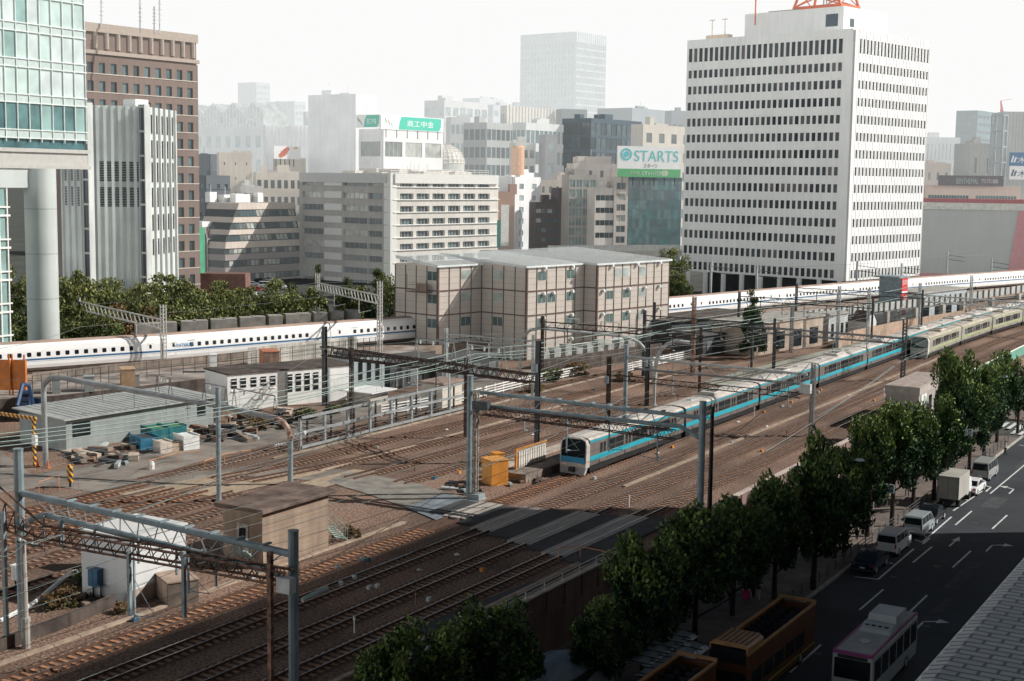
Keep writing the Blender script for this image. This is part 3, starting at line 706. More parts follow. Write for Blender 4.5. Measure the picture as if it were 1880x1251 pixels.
tanface(D0, dR, nR, wDE, 6, [(1, 0, 1), (4, 0, 1), (1, 1, 1), (2, 1, 1), (4, 1, 1), (1, 2, 1), (4, 2, 1)], [(1.7, 0), (4.6, 0), (1.6, 1), (2.6, 1), (4.6, 1), (1.6, 2), (4.6, 2), (4.6, 3)])
tanface(F0, -nR, nL, wEF, 1, [])
tanface(F0, dR, nR, wFG, 9, [(2, 0, 2), (3, 0, 2), (5, 0, 2), (1, 1, 1), (3, 1, 1), (5, 1, 2), (1, 2, 1), (3, 2, 1), (5, 2, 2), (5, 3, 1)], [(1.6, 0), (4.7, 0), (7.6, 0), (.6, 1), (3.7, 1), (5.7, 1), (7.6, 1), (.6, 2), (3.7, 2), (5.7, 2), (7.6, 2), (5.6, 3), (6.6, 3)])
for q in (B0, D0, F0): b = MB(); b.obox(q+nL*.1-dR*.0+nR*.02-dL*.0, dR, nR, .28, .12, z0, ztan-.1); b.obox(q+nR*.1+nL*.02, dL, nL, .28, .12, z0, ztan-.1); b.build('corner_post', brn, TB.o)
b = MB(); b.obox(C0-nR*.05, dR, nR, .2, .2, z0, ztan-.1); b.build('corner_post', brn, TB.o)
# roof: corrugated sheets over each bay, oversailing
rfm = M('pale_metal_roof', (.66, .70, .69), .5, .06, .4, streak=.1, haze=.02)
def roofq(O, W, dep, z, k):
    b = MB(); a = O+nR*.35-dR*.0+nL*.5; n = 46; W += .9
    for i in range(n):
        x0 = W*i/n; x1 = W*(i+.5)/n; x2 = W*(i+1)/n
        for (p, q, hh) in ((x0, x1, .0), (x1, x2, .07)):
            A = a+dR*p; Bq = a+dR*q; b.quad(A+UP*(z+hh), Bq+UP*(z+hh), Bq-nR*dep+UP*(z+hh+1.2), A-nR*dep+UP*(z+hh+1.2))
    b.obox(a, dR, nR*-1, W, .2, z-.28, z+.02); b.obox(a, -nR, dR, dep, .2, z-.3, z+1.0) if 0 else None
    A = a; b.add([A+UP*(z-.3), A-nR*dep+UP*(z+.75), A-nR*dep+UP*(z+1.2), A+UP*(z+.05)], [(0, 1, 2, 3)])
    b.build('metal_roof', rfm, TB.o)
roofq(B0, wBC, wB*.98, ztan, 0); roofq(D0, wDE, wCD+wB*.98, ztan+.01, 1); roofq(F0, wFG, wEF+wCD+wB*.98, ztan+.02, 2)
b = MB(); q = B0+dL*(wB*.12)+nL*.1
b.obox(q, dL, nL, 4.2, 1.3, zf[0]-.35, zf[0]-.2)
for e in (0, 2.1, 4.1): b.obox(q+dL*e+nL*1.2, dL, nL, .08, .08, zf[0]-.2, zf[0]+2.4 if e > 1 else zf[0]+1.6)
b.obox(q+nL*1.2, dL, nL, 4.2, .06, zf[0]+.8, zf[0]+.88); b.obox(q+dL*.0+nL*1.25, dL, nL, 2.0, .05, zf[0]-.1, zf[0]+1.1); b.build('balcony', M('rust_balcony', (.22, .16, .13), .8), TB.o)
TB.end()
b = MB(); b.prism([(p.x, p.y) for p in (B0+nL*.5+dL*wB, B0+nL*.5, D0+nL*.5, D0+dR*wDE, F0+dR*wFG, back-nR*5)], .01, z0-.0); 
tag(b.build('foundation_wall', steeld), 'dark base wall under the tan panelled block', 'wall')
# ------------------------------------------------------------------ other buildings, left to right
# brown tower
D = 290; h = .03
B, Ci, wR, wL, z1, (dR, dL, nR, nL), wm = block('brown_tower', 'tall brown office tower with square windows and an open colonnade under its roof', 'office tower', 120, 39, D, 60, 358, (.165, .12, .10), az=5.5, fl=1, baysR=1, baysL=1, h=.04, roof=0, blankR=True, blankL=True, seed=11)
Ce = Ci+dR*wR+nR*.3; zw = zat(Ce, 118); pw = (zat(Ce, 132)-zat(Ce, 132+31*10))/10
rows = [(zat(Ce, 150)-pw*k+.0, zat(Ce, 132)-pw*k) for k in range(15)]
rows = [r for r in rows if r[0] > -2]
b_ = MB()
ztc = zat(Ce, 80); zb_c = zat(Ce, 108)
g = [glass('brown_glass_a', (.05, .09, .10), .1, .05), glass('brown_glass_b', (.09, .14, .15), .1, .05), glass('brown_glass_c', (.03, .045, .05), .1, .05)]
n_b = 11
facade(B, Ci+nR*.3, dR, nR, wR, -3.6, zb_c-1.5, rows, n_b, wm, g, .52, .45, x0=.8, x1=wR-.8, sill=.12, sillm=M('sill_cream', (.5, .45, .38), .7, haze=.05))
cream = hm('cream_stone', (.36, .30, .25), .05, var=.05)
for k in range(12): b = MB(); q = Ci+dR*(wR-1-k*(wR-2)/11)+nR*.35; b.tube(q+UP*(zb_c), q+UP*ztc, .55, 8); b.build('column', cream, B.o)
b = MB(); b.obox(Ci-nR*.2, dR, nR, wR+.1, 1.1, ztc, z1+.3); b.obox(Ci+nR*.0, dR, nR, wR+.2, 1.2, zb_c-1.2, zb_c-.4); b.build('cornice', cream, B.o)
b = MB(); b.obox(Ci+nR*.0, dR, nR, wR, .06, zb_c-.4, ztc); b.build('loggia_back', M('loggia_dark', (.10, .08, .07), .8, .4, .5, haze=.05), B.o)
B.end()
for (u, v0, v1) in ((186, 38, -10), (257, 48, 0), (283, 50, 12), (293, 50, -12)):
    d_ = 296; p0 = atd(u, v0+4, d_); p1 = atd(u, v1, d_); b = MB(); b.tube(p0-UP*1, p1, .16, 5)
    for k in range(5):
        q = p0.lerp(p1, .25+.15*k); b.tube(q-dR*.5, q+dR*.5, .06, 4)
    tag(b.build('aerial_pole', M('pale_metal', (.45, .42, .4), .6, haze=.2)), {186: 'plain grey whip aerial, leftmost on the brown tower roof', 257: 'grey aerial with side arms near the middle of the brown tower roof', 283: 'shortest grey aerial on the brown tower roof', 293: 'tallest grey aerial, rightmost on the brown tower roof'}[u], 'aerial')
# grey ribbed concrete block (chamfered plan)
RB = Bd('louvred_building', 'windowless pale concrete block with vertical ribs and columns of louvre slots', 'building')
D = 240; rc = hm('ribbed_concrete', (.64, .68, .65), .08, var=.09, scale=.2, streak=.25, bump=.1)
rc2 = hm('ribbed_concrete_light', (.62, .64, .61), .05, var=.09, scale=.2, streak=.25)
K0 = atd(268, 196, D); zt = K0.z; K0.z = 0
def ang(a): a = radians(a); return Vector((sin(a), cos(a), 0))
eR = ang(335); wr = solvew(K0+UP*zt, eR, 323); eL = ang(221); wl = solvew(K0+UP*zt, eL, 163.5)
K1 = K0+eL*wl; eL2 = ang(287); wl2 = solvew(K1+UP*zt, eL2, 108); K2 = K1+eL2*wl2; KR = K0+eR*wr
b = MB(); b.prism([(p.x, p.y) for p in (K0, KR, KR+ang(282)*22, K2+ang(335)*16, K2, K1)], -3.6, zt); b.build('core', rc, RB.o)
blk = M('slot_black', (.02, .022, .025), .6)
def ribs(O, d, W, n, m, slots):
    nn = Vector((d.y, -d.x, 0)); 
    if nn.dot(Vector((0, 0, 0))-O) < 0: nn = -nn
    p = (W-2)/n
    for k in range(n+1):
        b = MB(); q = O+d*(.8+p*k); b.obox(q-d*.28, d, nn, .5, .42, -3.6, zt); b.build('rib', m, RB.o)
    for k in range(n):
        q = O+d*(.8+p*(k+.5))+nn*.05
        for (va, vb) in slots:
            za, zb2 = zat(K0, va), zat(K0, vb); b = MB(); N = 12 if len(slots) == 2 and va in (298, 345) else 1
            for j in range(N):
                hh = (za-zb2)/N; b.obox(q-d*.5, d, nn, 1.0, .06, za-hh*(j+1)+(hh*.35 if N > 1 else 0), za-hh*j)
            b.build('louvre', blk, RB.o)
ribs(K0, eL, wl, 6, rc, [(298, 335), (345, 381)])
ribs(K1, eL2, wl2, 4, rc, [(298, 335), (345, 381)])
ribs(K0, eR, wr, 5, rc2, [(298, 335), (345, 381), (210, 245), (257, 290), (395, 425), (440, 470)])
b = MB()
for q in (K0, K1):
    b.obox(q-ang(90)*.6, ang(90), ang(180), 1.3, 1.0, -3.6, zt+.3)
b.build('corner_glazing', M('corner_dark', (.05, .055, .075), .3), RB.o)
b = MB()
for q in (K0, K1):
    for k in range(11): zz = -3+(zt+3)*k/10; b.obox(q-ang(90)*.7, ang(90), ang(180), 1.5, 1.15, zz-.25, zz+.1)
    for e in (-.75, .65): b.obox(q+ang(90)*e, ang(90), ang(180), .18, 1.2, -3.6, zt+.35)
b.build('corner_frame', rc2, RB.o)
b = MB(); q = K0+eL*6+ang(0)*4; b.prism([(q.x-1, q.y), (q.x+2, q.y), (q.x+2, q.y+3), (q.x-1, q.y+3)], zt, zt+1.3); b.build('roof_unit', white, RB.o)
RB.end()
# green glass tower on its round column
GT = Bd('glass_tower', 'green glass curtain wall tower raised on a stout round column', 'office tower')
D = 195; C = atd(158, 265, D); dR, dL, nR, nL = dirs(-1.5); C0_ = Vector((C.x, C.y, 0)); W = 34
zlow = C.z; A0 = C0_-dR*W
zt = zlow+36
fl = 4.65; gl3 = [glass('curtain_a', (.44, .55, .52), .08, var=.12), glass('curtain_b', (.50, .57, .56), .12, var=.1), glass('curtain_c', (.24, .37, .35), .06, var=.15)]
glow = [glass('curtain_d', (.05, .12, .13), .05), glass('curtain_e', (.10, .2, .2), .05)]
b = MB(); b.obox(A0-nR*.2, dR, -nR, W, 24, zlow-1.5, zt); b.build('core', glow[0], GT.o)
rowz = []; z = zlow+.5
while z < zt: rowz.append(z); z += fl
nb = 17; p = W/nb
sm = [M('spandrel_glass', (.44, .52, .50), .15, .05)]
for i, z in enumerate(rowz):
    for j in range(nb):
        mt = random.choice(gl3[:2] if i > 0 else glow) if random.random() < .8 else gl3[2]
        GT.pane(A0+dR*(p*(nb-1-j)), dR, p, z+1.1, z+fl, nR, mt)
b = MB()
for i, z in enumerate(rowz): b.obox(A0+nR*.02, dR, nR, W, .03, z, z+1.1)
b.build('spandrel', sm, GT.o)
b = MB()
for i, z in enumerate(rowz):
    for zz in (z, z+1.1): b.obox(A0, dR, nR, W+.2, .22, zz-.07, zz+.07)
for j in range(nb+1): b.obox(A0+dR*(p*j-.05), dR, nR, .1, .2, zlow, zt)
b.build('mullion', M('mullion_white', (.62, .68, .65), .5, .05), GT.o)
zs1, zs0 = zat(C0_, 283), zat(C0_, 305)
b = MB(); b.obox(A0+nR*.9, dR, -nR, W-.6, 26, zs0, zs1); b.obox(A0+nR*1.2, dR, -nR, W-.3, 27, zs1, zs1+.5); b.obox(A0+nR*1.2, dR, -nR, W-.3, 27, zs0-.5, zs0); b.build('belt_slab', hm('pale_beam', (.45, .44, .41), .0, var=.04), GT.o)
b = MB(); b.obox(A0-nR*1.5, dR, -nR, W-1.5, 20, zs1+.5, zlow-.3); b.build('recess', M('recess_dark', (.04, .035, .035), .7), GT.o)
# column and crossbeam
pc = atd(75, 400, 188); rad = 28.5/F*188
b = MB(); b.lathe((pc.x, pc.y, -3.6), [(rad, 0), (rad, zs0+3.1)], 40); b.build('column', M('column_panel', (.50, .54, .52), .45, .04, .3, streak=.06), GT.o, smooth=True)
b = MB()
for zz in (zat(pc, 384), zat(pc, 466), zat(pc, 548)): b.lathe((pc.x, pc.y, zz), [(rad+.012, 0), (rad+.012, .07)], 40)
b.build('panel_joint', M('joint_dark', (.22, .24, .23), .7), GT.o)
bz1, bz0 = zs0-.5, zat(pc, 345)
b = MB(); q = atd(60, 330, 186); q.z = 0; b.obox(q-dR*16, dR, -nR, 16, 6, bz0, bz1); b.build('crossbeam', M('column_panel', (.50, .54, .52), .45), GT.o)
# lower glazed stair at the far left
q = atd(14, 470, 178); q.z = 0; b = MB(); b.obox(q-dR*14, dR, -nR, 14, 6, -3.6, bz0-.1); b.build('lower_glazing', gl3[2], GT.o)
b = MB()
zz = -3
while zz < bz0:
    b.obox(q-dR*14, dR, nR, 14.4, .25, zz, zz+.25); b.obox(q-dR*14, dR, nR, 14.4, .25, zz+1.1, zz+1.3); zz += 4.1
for e in (0, 1.3, 3, 5, 7): b.obox(q-dR*(e+.1), dR, nR, .16, .22, -3.6, bz0)
b.build('glazing_bar', white, GT.o)
GT.end()
# ordinary blocks: name, label, cat, corner u, roof v, depth, uL, uR, colour, options
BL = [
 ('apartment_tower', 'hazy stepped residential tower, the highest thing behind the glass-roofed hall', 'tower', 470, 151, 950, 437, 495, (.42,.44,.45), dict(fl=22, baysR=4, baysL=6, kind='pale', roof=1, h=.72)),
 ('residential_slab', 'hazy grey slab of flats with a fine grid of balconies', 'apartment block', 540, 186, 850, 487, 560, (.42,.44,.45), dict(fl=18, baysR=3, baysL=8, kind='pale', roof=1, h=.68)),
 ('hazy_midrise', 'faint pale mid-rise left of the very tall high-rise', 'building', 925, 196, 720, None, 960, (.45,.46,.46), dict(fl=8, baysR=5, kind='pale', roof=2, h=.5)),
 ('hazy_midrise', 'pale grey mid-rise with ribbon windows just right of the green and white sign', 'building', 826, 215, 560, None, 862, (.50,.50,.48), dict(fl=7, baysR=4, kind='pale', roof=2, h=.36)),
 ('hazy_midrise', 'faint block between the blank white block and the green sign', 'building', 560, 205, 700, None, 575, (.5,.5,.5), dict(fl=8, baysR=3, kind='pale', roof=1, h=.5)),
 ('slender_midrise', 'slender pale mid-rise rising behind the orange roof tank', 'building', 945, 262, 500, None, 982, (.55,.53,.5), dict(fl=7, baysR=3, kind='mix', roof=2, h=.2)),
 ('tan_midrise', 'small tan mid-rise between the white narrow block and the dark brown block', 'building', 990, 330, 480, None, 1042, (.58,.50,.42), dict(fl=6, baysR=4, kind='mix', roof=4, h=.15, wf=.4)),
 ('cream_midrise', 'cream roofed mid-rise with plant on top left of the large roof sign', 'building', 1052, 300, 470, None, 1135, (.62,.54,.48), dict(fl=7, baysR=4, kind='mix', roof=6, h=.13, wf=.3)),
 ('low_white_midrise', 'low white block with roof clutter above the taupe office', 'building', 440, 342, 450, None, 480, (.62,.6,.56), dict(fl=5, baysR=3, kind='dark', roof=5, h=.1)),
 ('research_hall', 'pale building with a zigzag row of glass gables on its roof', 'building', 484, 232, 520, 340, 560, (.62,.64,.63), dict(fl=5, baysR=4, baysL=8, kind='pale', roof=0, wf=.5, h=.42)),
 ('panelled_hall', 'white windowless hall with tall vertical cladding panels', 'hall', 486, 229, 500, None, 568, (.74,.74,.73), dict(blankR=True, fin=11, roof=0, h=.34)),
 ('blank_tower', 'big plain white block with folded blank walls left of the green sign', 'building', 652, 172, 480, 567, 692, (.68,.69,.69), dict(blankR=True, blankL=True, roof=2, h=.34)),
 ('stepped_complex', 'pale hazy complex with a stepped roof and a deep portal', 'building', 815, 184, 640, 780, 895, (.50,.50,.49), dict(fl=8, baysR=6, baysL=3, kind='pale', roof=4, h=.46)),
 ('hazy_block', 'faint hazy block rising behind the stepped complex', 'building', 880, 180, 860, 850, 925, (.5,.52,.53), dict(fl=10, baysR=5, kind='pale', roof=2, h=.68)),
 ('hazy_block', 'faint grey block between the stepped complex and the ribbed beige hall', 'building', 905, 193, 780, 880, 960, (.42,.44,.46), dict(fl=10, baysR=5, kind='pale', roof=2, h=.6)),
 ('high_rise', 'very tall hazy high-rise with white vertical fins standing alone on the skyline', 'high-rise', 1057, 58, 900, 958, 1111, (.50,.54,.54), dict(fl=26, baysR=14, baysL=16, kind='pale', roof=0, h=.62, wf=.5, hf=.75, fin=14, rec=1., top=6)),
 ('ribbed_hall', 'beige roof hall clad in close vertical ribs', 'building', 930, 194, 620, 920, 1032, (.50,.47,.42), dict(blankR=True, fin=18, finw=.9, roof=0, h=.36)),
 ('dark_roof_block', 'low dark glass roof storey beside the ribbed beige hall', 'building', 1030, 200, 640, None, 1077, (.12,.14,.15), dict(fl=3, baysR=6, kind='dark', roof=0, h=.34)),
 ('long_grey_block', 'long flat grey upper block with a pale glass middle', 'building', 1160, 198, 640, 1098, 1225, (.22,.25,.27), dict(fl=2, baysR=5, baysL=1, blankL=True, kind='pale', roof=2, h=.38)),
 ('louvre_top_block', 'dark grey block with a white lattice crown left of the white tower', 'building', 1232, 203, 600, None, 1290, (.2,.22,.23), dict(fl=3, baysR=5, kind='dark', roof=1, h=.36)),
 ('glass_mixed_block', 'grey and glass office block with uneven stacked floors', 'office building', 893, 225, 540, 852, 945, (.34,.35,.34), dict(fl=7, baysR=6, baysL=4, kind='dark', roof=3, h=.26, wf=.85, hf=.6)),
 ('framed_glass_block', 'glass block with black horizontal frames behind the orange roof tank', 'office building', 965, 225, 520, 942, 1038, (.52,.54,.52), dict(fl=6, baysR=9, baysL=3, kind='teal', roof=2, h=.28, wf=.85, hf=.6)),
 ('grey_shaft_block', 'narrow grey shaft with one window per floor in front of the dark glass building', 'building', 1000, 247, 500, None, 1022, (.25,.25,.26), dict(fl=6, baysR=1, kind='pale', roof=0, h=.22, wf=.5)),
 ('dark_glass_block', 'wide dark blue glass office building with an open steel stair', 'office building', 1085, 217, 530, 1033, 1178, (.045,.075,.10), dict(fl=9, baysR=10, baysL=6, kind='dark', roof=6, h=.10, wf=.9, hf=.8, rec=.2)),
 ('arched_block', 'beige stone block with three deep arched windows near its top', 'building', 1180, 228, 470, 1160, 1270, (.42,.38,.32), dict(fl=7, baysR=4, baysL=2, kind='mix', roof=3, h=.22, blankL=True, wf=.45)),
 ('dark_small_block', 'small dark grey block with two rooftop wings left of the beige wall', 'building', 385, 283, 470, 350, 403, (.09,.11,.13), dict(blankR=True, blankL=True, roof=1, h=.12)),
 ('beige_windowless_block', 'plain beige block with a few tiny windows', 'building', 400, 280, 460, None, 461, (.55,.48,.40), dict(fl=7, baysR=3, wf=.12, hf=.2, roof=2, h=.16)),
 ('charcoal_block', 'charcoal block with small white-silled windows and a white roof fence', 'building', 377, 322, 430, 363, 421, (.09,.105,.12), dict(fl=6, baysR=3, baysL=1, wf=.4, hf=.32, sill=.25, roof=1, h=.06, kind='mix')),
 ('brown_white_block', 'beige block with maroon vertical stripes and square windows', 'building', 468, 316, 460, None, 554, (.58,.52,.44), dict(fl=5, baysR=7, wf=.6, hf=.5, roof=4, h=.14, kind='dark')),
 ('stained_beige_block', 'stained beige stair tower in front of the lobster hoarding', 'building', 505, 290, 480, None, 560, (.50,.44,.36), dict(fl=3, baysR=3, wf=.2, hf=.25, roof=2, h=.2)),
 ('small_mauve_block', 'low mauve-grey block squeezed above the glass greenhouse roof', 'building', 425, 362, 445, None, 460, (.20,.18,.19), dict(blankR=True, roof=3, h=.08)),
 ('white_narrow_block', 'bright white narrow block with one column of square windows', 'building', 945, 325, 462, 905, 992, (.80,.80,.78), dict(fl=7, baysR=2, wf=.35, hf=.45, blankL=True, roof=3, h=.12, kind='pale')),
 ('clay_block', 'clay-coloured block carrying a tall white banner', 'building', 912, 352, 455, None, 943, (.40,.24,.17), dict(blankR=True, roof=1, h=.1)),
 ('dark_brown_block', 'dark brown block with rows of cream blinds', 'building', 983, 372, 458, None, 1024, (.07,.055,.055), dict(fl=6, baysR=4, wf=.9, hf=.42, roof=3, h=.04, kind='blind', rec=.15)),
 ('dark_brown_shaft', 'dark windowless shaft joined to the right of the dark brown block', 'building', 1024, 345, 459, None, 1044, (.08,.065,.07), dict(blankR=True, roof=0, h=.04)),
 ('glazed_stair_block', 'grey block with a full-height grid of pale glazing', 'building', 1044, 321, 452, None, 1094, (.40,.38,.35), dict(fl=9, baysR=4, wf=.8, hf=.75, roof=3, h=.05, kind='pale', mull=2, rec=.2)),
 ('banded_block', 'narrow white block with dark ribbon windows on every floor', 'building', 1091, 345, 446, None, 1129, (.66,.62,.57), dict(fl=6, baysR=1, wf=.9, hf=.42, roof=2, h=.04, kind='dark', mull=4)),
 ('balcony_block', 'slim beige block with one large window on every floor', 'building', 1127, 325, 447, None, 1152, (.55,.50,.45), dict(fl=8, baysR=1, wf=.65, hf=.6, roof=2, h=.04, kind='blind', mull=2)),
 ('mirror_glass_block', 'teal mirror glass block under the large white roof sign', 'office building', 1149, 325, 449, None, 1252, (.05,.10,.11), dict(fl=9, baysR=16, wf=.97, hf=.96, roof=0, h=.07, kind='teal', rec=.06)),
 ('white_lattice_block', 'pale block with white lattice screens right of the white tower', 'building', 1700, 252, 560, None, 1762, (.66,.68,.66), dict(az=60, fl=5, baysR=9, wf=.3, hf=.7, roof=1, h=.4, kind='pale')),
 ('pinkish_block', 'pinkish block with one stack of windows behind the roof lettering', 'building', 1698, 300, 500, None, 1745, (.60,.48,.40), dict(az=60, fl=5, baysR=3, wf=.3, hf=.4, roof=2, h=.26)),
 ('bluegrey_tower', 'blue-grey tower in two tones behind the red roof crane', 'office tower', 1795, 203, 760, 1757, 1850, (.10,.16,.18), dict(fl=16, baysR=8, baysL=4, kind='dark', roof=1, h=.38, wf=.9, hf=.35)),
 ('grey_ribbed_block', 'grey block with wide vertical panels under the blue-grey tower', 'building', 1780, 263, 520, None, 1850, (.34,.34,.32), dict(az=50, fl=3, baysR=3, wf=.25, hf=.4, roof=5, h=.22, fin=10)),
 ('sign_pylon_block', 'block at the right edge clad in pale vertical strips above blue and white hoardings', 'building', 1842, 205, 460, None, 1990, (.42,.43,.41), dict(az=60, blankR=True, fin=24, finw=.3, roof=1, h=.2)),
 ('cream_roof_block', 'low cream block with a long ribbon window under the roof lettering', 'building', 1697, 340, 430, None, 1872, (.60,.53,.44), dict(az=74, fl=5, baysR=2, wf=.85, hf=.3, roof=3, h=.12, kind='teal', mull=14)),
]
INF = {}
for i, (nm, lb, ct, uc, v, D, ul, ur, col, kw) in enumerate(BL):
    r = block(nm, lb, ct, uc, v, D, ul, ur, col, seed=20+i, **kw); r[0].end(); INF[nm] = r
# glass gables on the research hall
B, Ci, wR, wL, z1, (dR, dL, nR, nL), wm = INF['research_hall']
gm_ = M('gable_frame', (.7, .72, .7), .5, haze=.45); pg = glass('gable_glass', (.35, .38, .37), .2, .5)
for k in range(4):
    w = wL/4.; a = Ci+dL*(w*k); b = MB(); hh = 9.
    A, Bq, P_ = a, a+dL*w, a+dL*(w/2)
    b.add([A+UP*z1, Bq+UP*z1, Bq+UP*(z1+hh*.55), P_+UP*(z1+hh), A+UP*(z1+hh*.55), A+dR*12+UP*z1, Bq+dR*12+UP*z1, Bq+dR*12+UP*(z1+hh*.55), P_+dR*12+UP*(z1+hh), A+dR*12+UP*(z1+hh*.55)], [(0,1,2,3,4), (4,3,8,9), (3,2,7,8), (5,6,7,8,9), (0,4,9,5), (1,2,7,6)])
    gb = b.build('glass_gable', pg, B.o); b = MB()
    for j in range(7):
        x = w*j/6; zz = z1+hh*(.55+.45*(1-abs(j-3)/3)); b.tube(a+dL*x+UP*z1+nL*.1, a+dL*x+UP*zz+nL*.1, .22, 4)
    for (p_, q_) in ((A+UP*(z1+hh*.55), P_+UP*(z1+hh)), (P_+UP*(z1+hh), Bq+UP*(z1+hh*.55)), (A+UP*(z1+hh*.5), Bq+UP*(z1+.5)), (A+UP*z1, Bq+UP*(z1+hh*.5))): b.tube(p_+nL*.12, q_+nL*.12, .25, 4)
    b.build('glazing_bar', gm_, gb)
# hoarding with a red shape
def board(label, cat, u0, u1, v0, v1, D, az, mat, name='billboard', th=.5, legs=True, right=True):
    dR, dL, nR, nL = dirs(az); d, n = (dR, nR) if right else (-dL, nL)
    a = atd(u0, v1, D); zb = a.z; a.z = 0; w = solvew(a+UP*zb, d, u1); zt = zat(a, v0)
    o = E(name, (0, 0, 0), 0, label, cat); b = MB(); b.obox(a-n*th, d, n, w, th, zb, zt); b.build('panel', mat, o)
    if legs:
        b = MB()
        for k in range(6):
            q = a+d*(w*(k+.5)/6)-n*.3; b.tube(q+UP*(zb-2.6), q+UP*zb, .14, 4)
        b.build('frame', steeld, o)
    return o, a, d, n, w, zb, zt
wb = M('board_white', (.8, .8, .78), .5, .03, haze=.2)
o, a, d, n, w, zb, zt = board('white roof hoarding with a red-orange lobster shape', 'hoarding', 503, 552, 268, 292, 478, 30, wb)
b = MB(); cx_ = a+d*w*.25+n*.05; c_ = M('hoarding_red', (.6, .12, .05), .5, haze=.15)
for (x, z, rr) in ((0, 1.2, .8), (.9, 1.9, 1.1), (1.7, 2.7, .9), (2.4, 3.4, .8), (1.4, 3.2, .45), (2.0, 2.0, .4)):
    b.add([cx_+d*(x+rr*cos(j*pi/4))+UP*(zb+z+rr*sin(j*pi/4)) for j in range(8)], [tuple(range(8))])
b.build('red_mark', c_, o)
b = MB(); q = a+d*w*.82+n*.05; b.add([q+d*(.8*cos(j*pi/6))+UP*(zt-1+.8*sin(j*pi/6)) for j in range(7)], [tuple(range(7))]); b.build('orange_mark', M('hoarding_orange', (.75, .35, .1), .5, haze=.15), o)
# building with the green and white sign
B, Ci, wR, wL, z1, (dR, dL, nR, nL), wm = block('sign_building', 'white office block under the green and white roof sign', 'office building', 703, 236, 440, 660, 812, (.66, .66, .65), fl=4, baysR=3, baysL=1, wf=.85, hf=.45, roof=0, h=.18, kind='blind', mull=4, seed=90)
B.end()
tl = M('sign_teal', (.03, .50, .36), .4, .03, haze=.12); swh = M('sign_white', (.85, .85, .84), .4, .02, haze=.12); org = M('logo_orange', (.8, .3, .12), .5, haze=.1); grn = M('logo_green', (.15, .45, .2), .5, haze=.1); lbl = M('logo_ltblue', (.2, .55, .7), .5, haze=.1)
for right in (True, False):
    if right: o, a, d, n, w, zb, zt = board('wide right-hand face of the green and white roof sign', 'billboard', 700, 814, 211, 237, 439, 8, swh, right=True)
    else:
        a2 = atd(700, 234, 439); a2.z = 0; wl_ = solvew(a2+UP*40, dL, 656)
        o = E('billboard', (0, 0, 0), 0, 'narrow left-hand face of the green and white roof sign', 'billboard'); zb, zt = zat(a2, 234), zat(a2, 210); b = MB(); b.obox(a2-nL*.5+dL*.6, dL, nL, wl_, .5, zb, zt); b.build('panel', swh, o)
        a = a2+dL*(wl_+.6); d = -dL; n = nL; w = wl_
    f0, f1 = (.27, .965) if right else (.33, .98)
    b = MB(); hh = zt-zb; L_ = d*(w*f0); R_ = d*(w*f1); sk = hh*.3
    pts = [a+L_+UP*(zb+.15), a+R_-d*sk*.8+UP*(zb+.15), a+R_-d*sk*.2+UP*(zb+hh*.35), a+R_+UP*(zt-.2), a+L_+d*sk*1.0+UP*(zt-.2), a+L_+d*sk*.35+UP*(zb+hh*.6)]
    b.add([p_+n*.04 for p_ in pts], [tuple(range(6))]); b.build('green_field', tl, o)
    tw_ = w*(f1-f0)*.62; text('商工中金', hh*.5, swh, o, 'lettering', a+d*(w*(f0+f1)/2)+n*.07+UP*(zb+hh*.3), d, align='CENTER', width=tw_)
    for (x, z, m_, an) in ((.05, .62, grn, 60), (.085, .5, org, 60), (.115, .35, lbl, 60)):
        xx = w*x*(2.0 if not right else 1.4); b = MB(); q = a+d*xx+UP*(zb+hh*z)+n*.05
        b.add([q+d*(cos(j*pi/4)*hh*.07)+UP*(sin(j*pi/4)*hh*.2)-d*(sin(j*pi/4)*hh*.1) for j in range(8)], [tuple(range(8))]); b.build('logo_leaf', m_, o)
# large sign above the mirror glass block
o, a, d, n, w, zb, zt = board('big white roof sign with turquoise lettering and a green lower band', 'billboard', 1133, 1249, 268, 325, 446, 42, M('sign_white2', (.85, .85, .83), .4, .02, haze=.05), legs=True)
hh = zt-zb; tq = M('sign_turquoise', (.10, .55, .58), .4, .02, haze=.05); gn = M('sign_green', (.10, .42, .17), .4, .03, haze=.05); bk = M('sign_black', (.03, .03, .03), .5, haze=.05)
b = MB(); b.obox(a, d, n, w, .04, zb, zb+hh*.27); b.build('green_band', gn, o)
text('STARTS', hh*.5, tq, o, 'lettering', a+d*(w*.26)+n*.06+UP*(zb+hh*.52), d, width=w*.70)
text('スターツ', hh*.17, bk, o, 'lettering', a+d*(w*.52)+n*.06+UP*(zb+hh*.31), d, align='CENTER', width=w*.22)
text('ピタットハウス', hh*.17, M('sign_white2', (.85, .85, .83)), o, 'lettering', a+d*(w*.54)+n*.08+UP*(zb+hh*.07), d, align='CENTER', width=w*.30)
text('賃貸 売買', hh*.12, M('sign_white3', (.5, .6, .45), .5), o, 'lettering', a+d*(w*.28)+n*.08+UP*(zb+hh*.08), d, align='CENTER', width=w*.16)
for (r0, r1, m_) in ((.20, .135, tq), (.095, 0, tq)):
    b = MB(); c_ = a+d*(w*.135)+UP*(zb+hh*.73)+n*.06; N = 28
    for j in range(N):
        t0, t1 = 2*pi*j/N, 2*pi*(j+1)/N; f_ = lambda rr, t_: c_+d*(rr*hh*cos(t_))+UP*(rr*hh*sin(t_))
        b.add([f_(r0, t0), f_(r0, t1), f_(r1, t1), f_(r1, t0)] if r1 else [f_(r0, t0), f_(r0, t1), c_], [(0, 1, 2, 3)] if r1 else [(0, 1, 2)])
    b.build('logo_ring', m_, o)
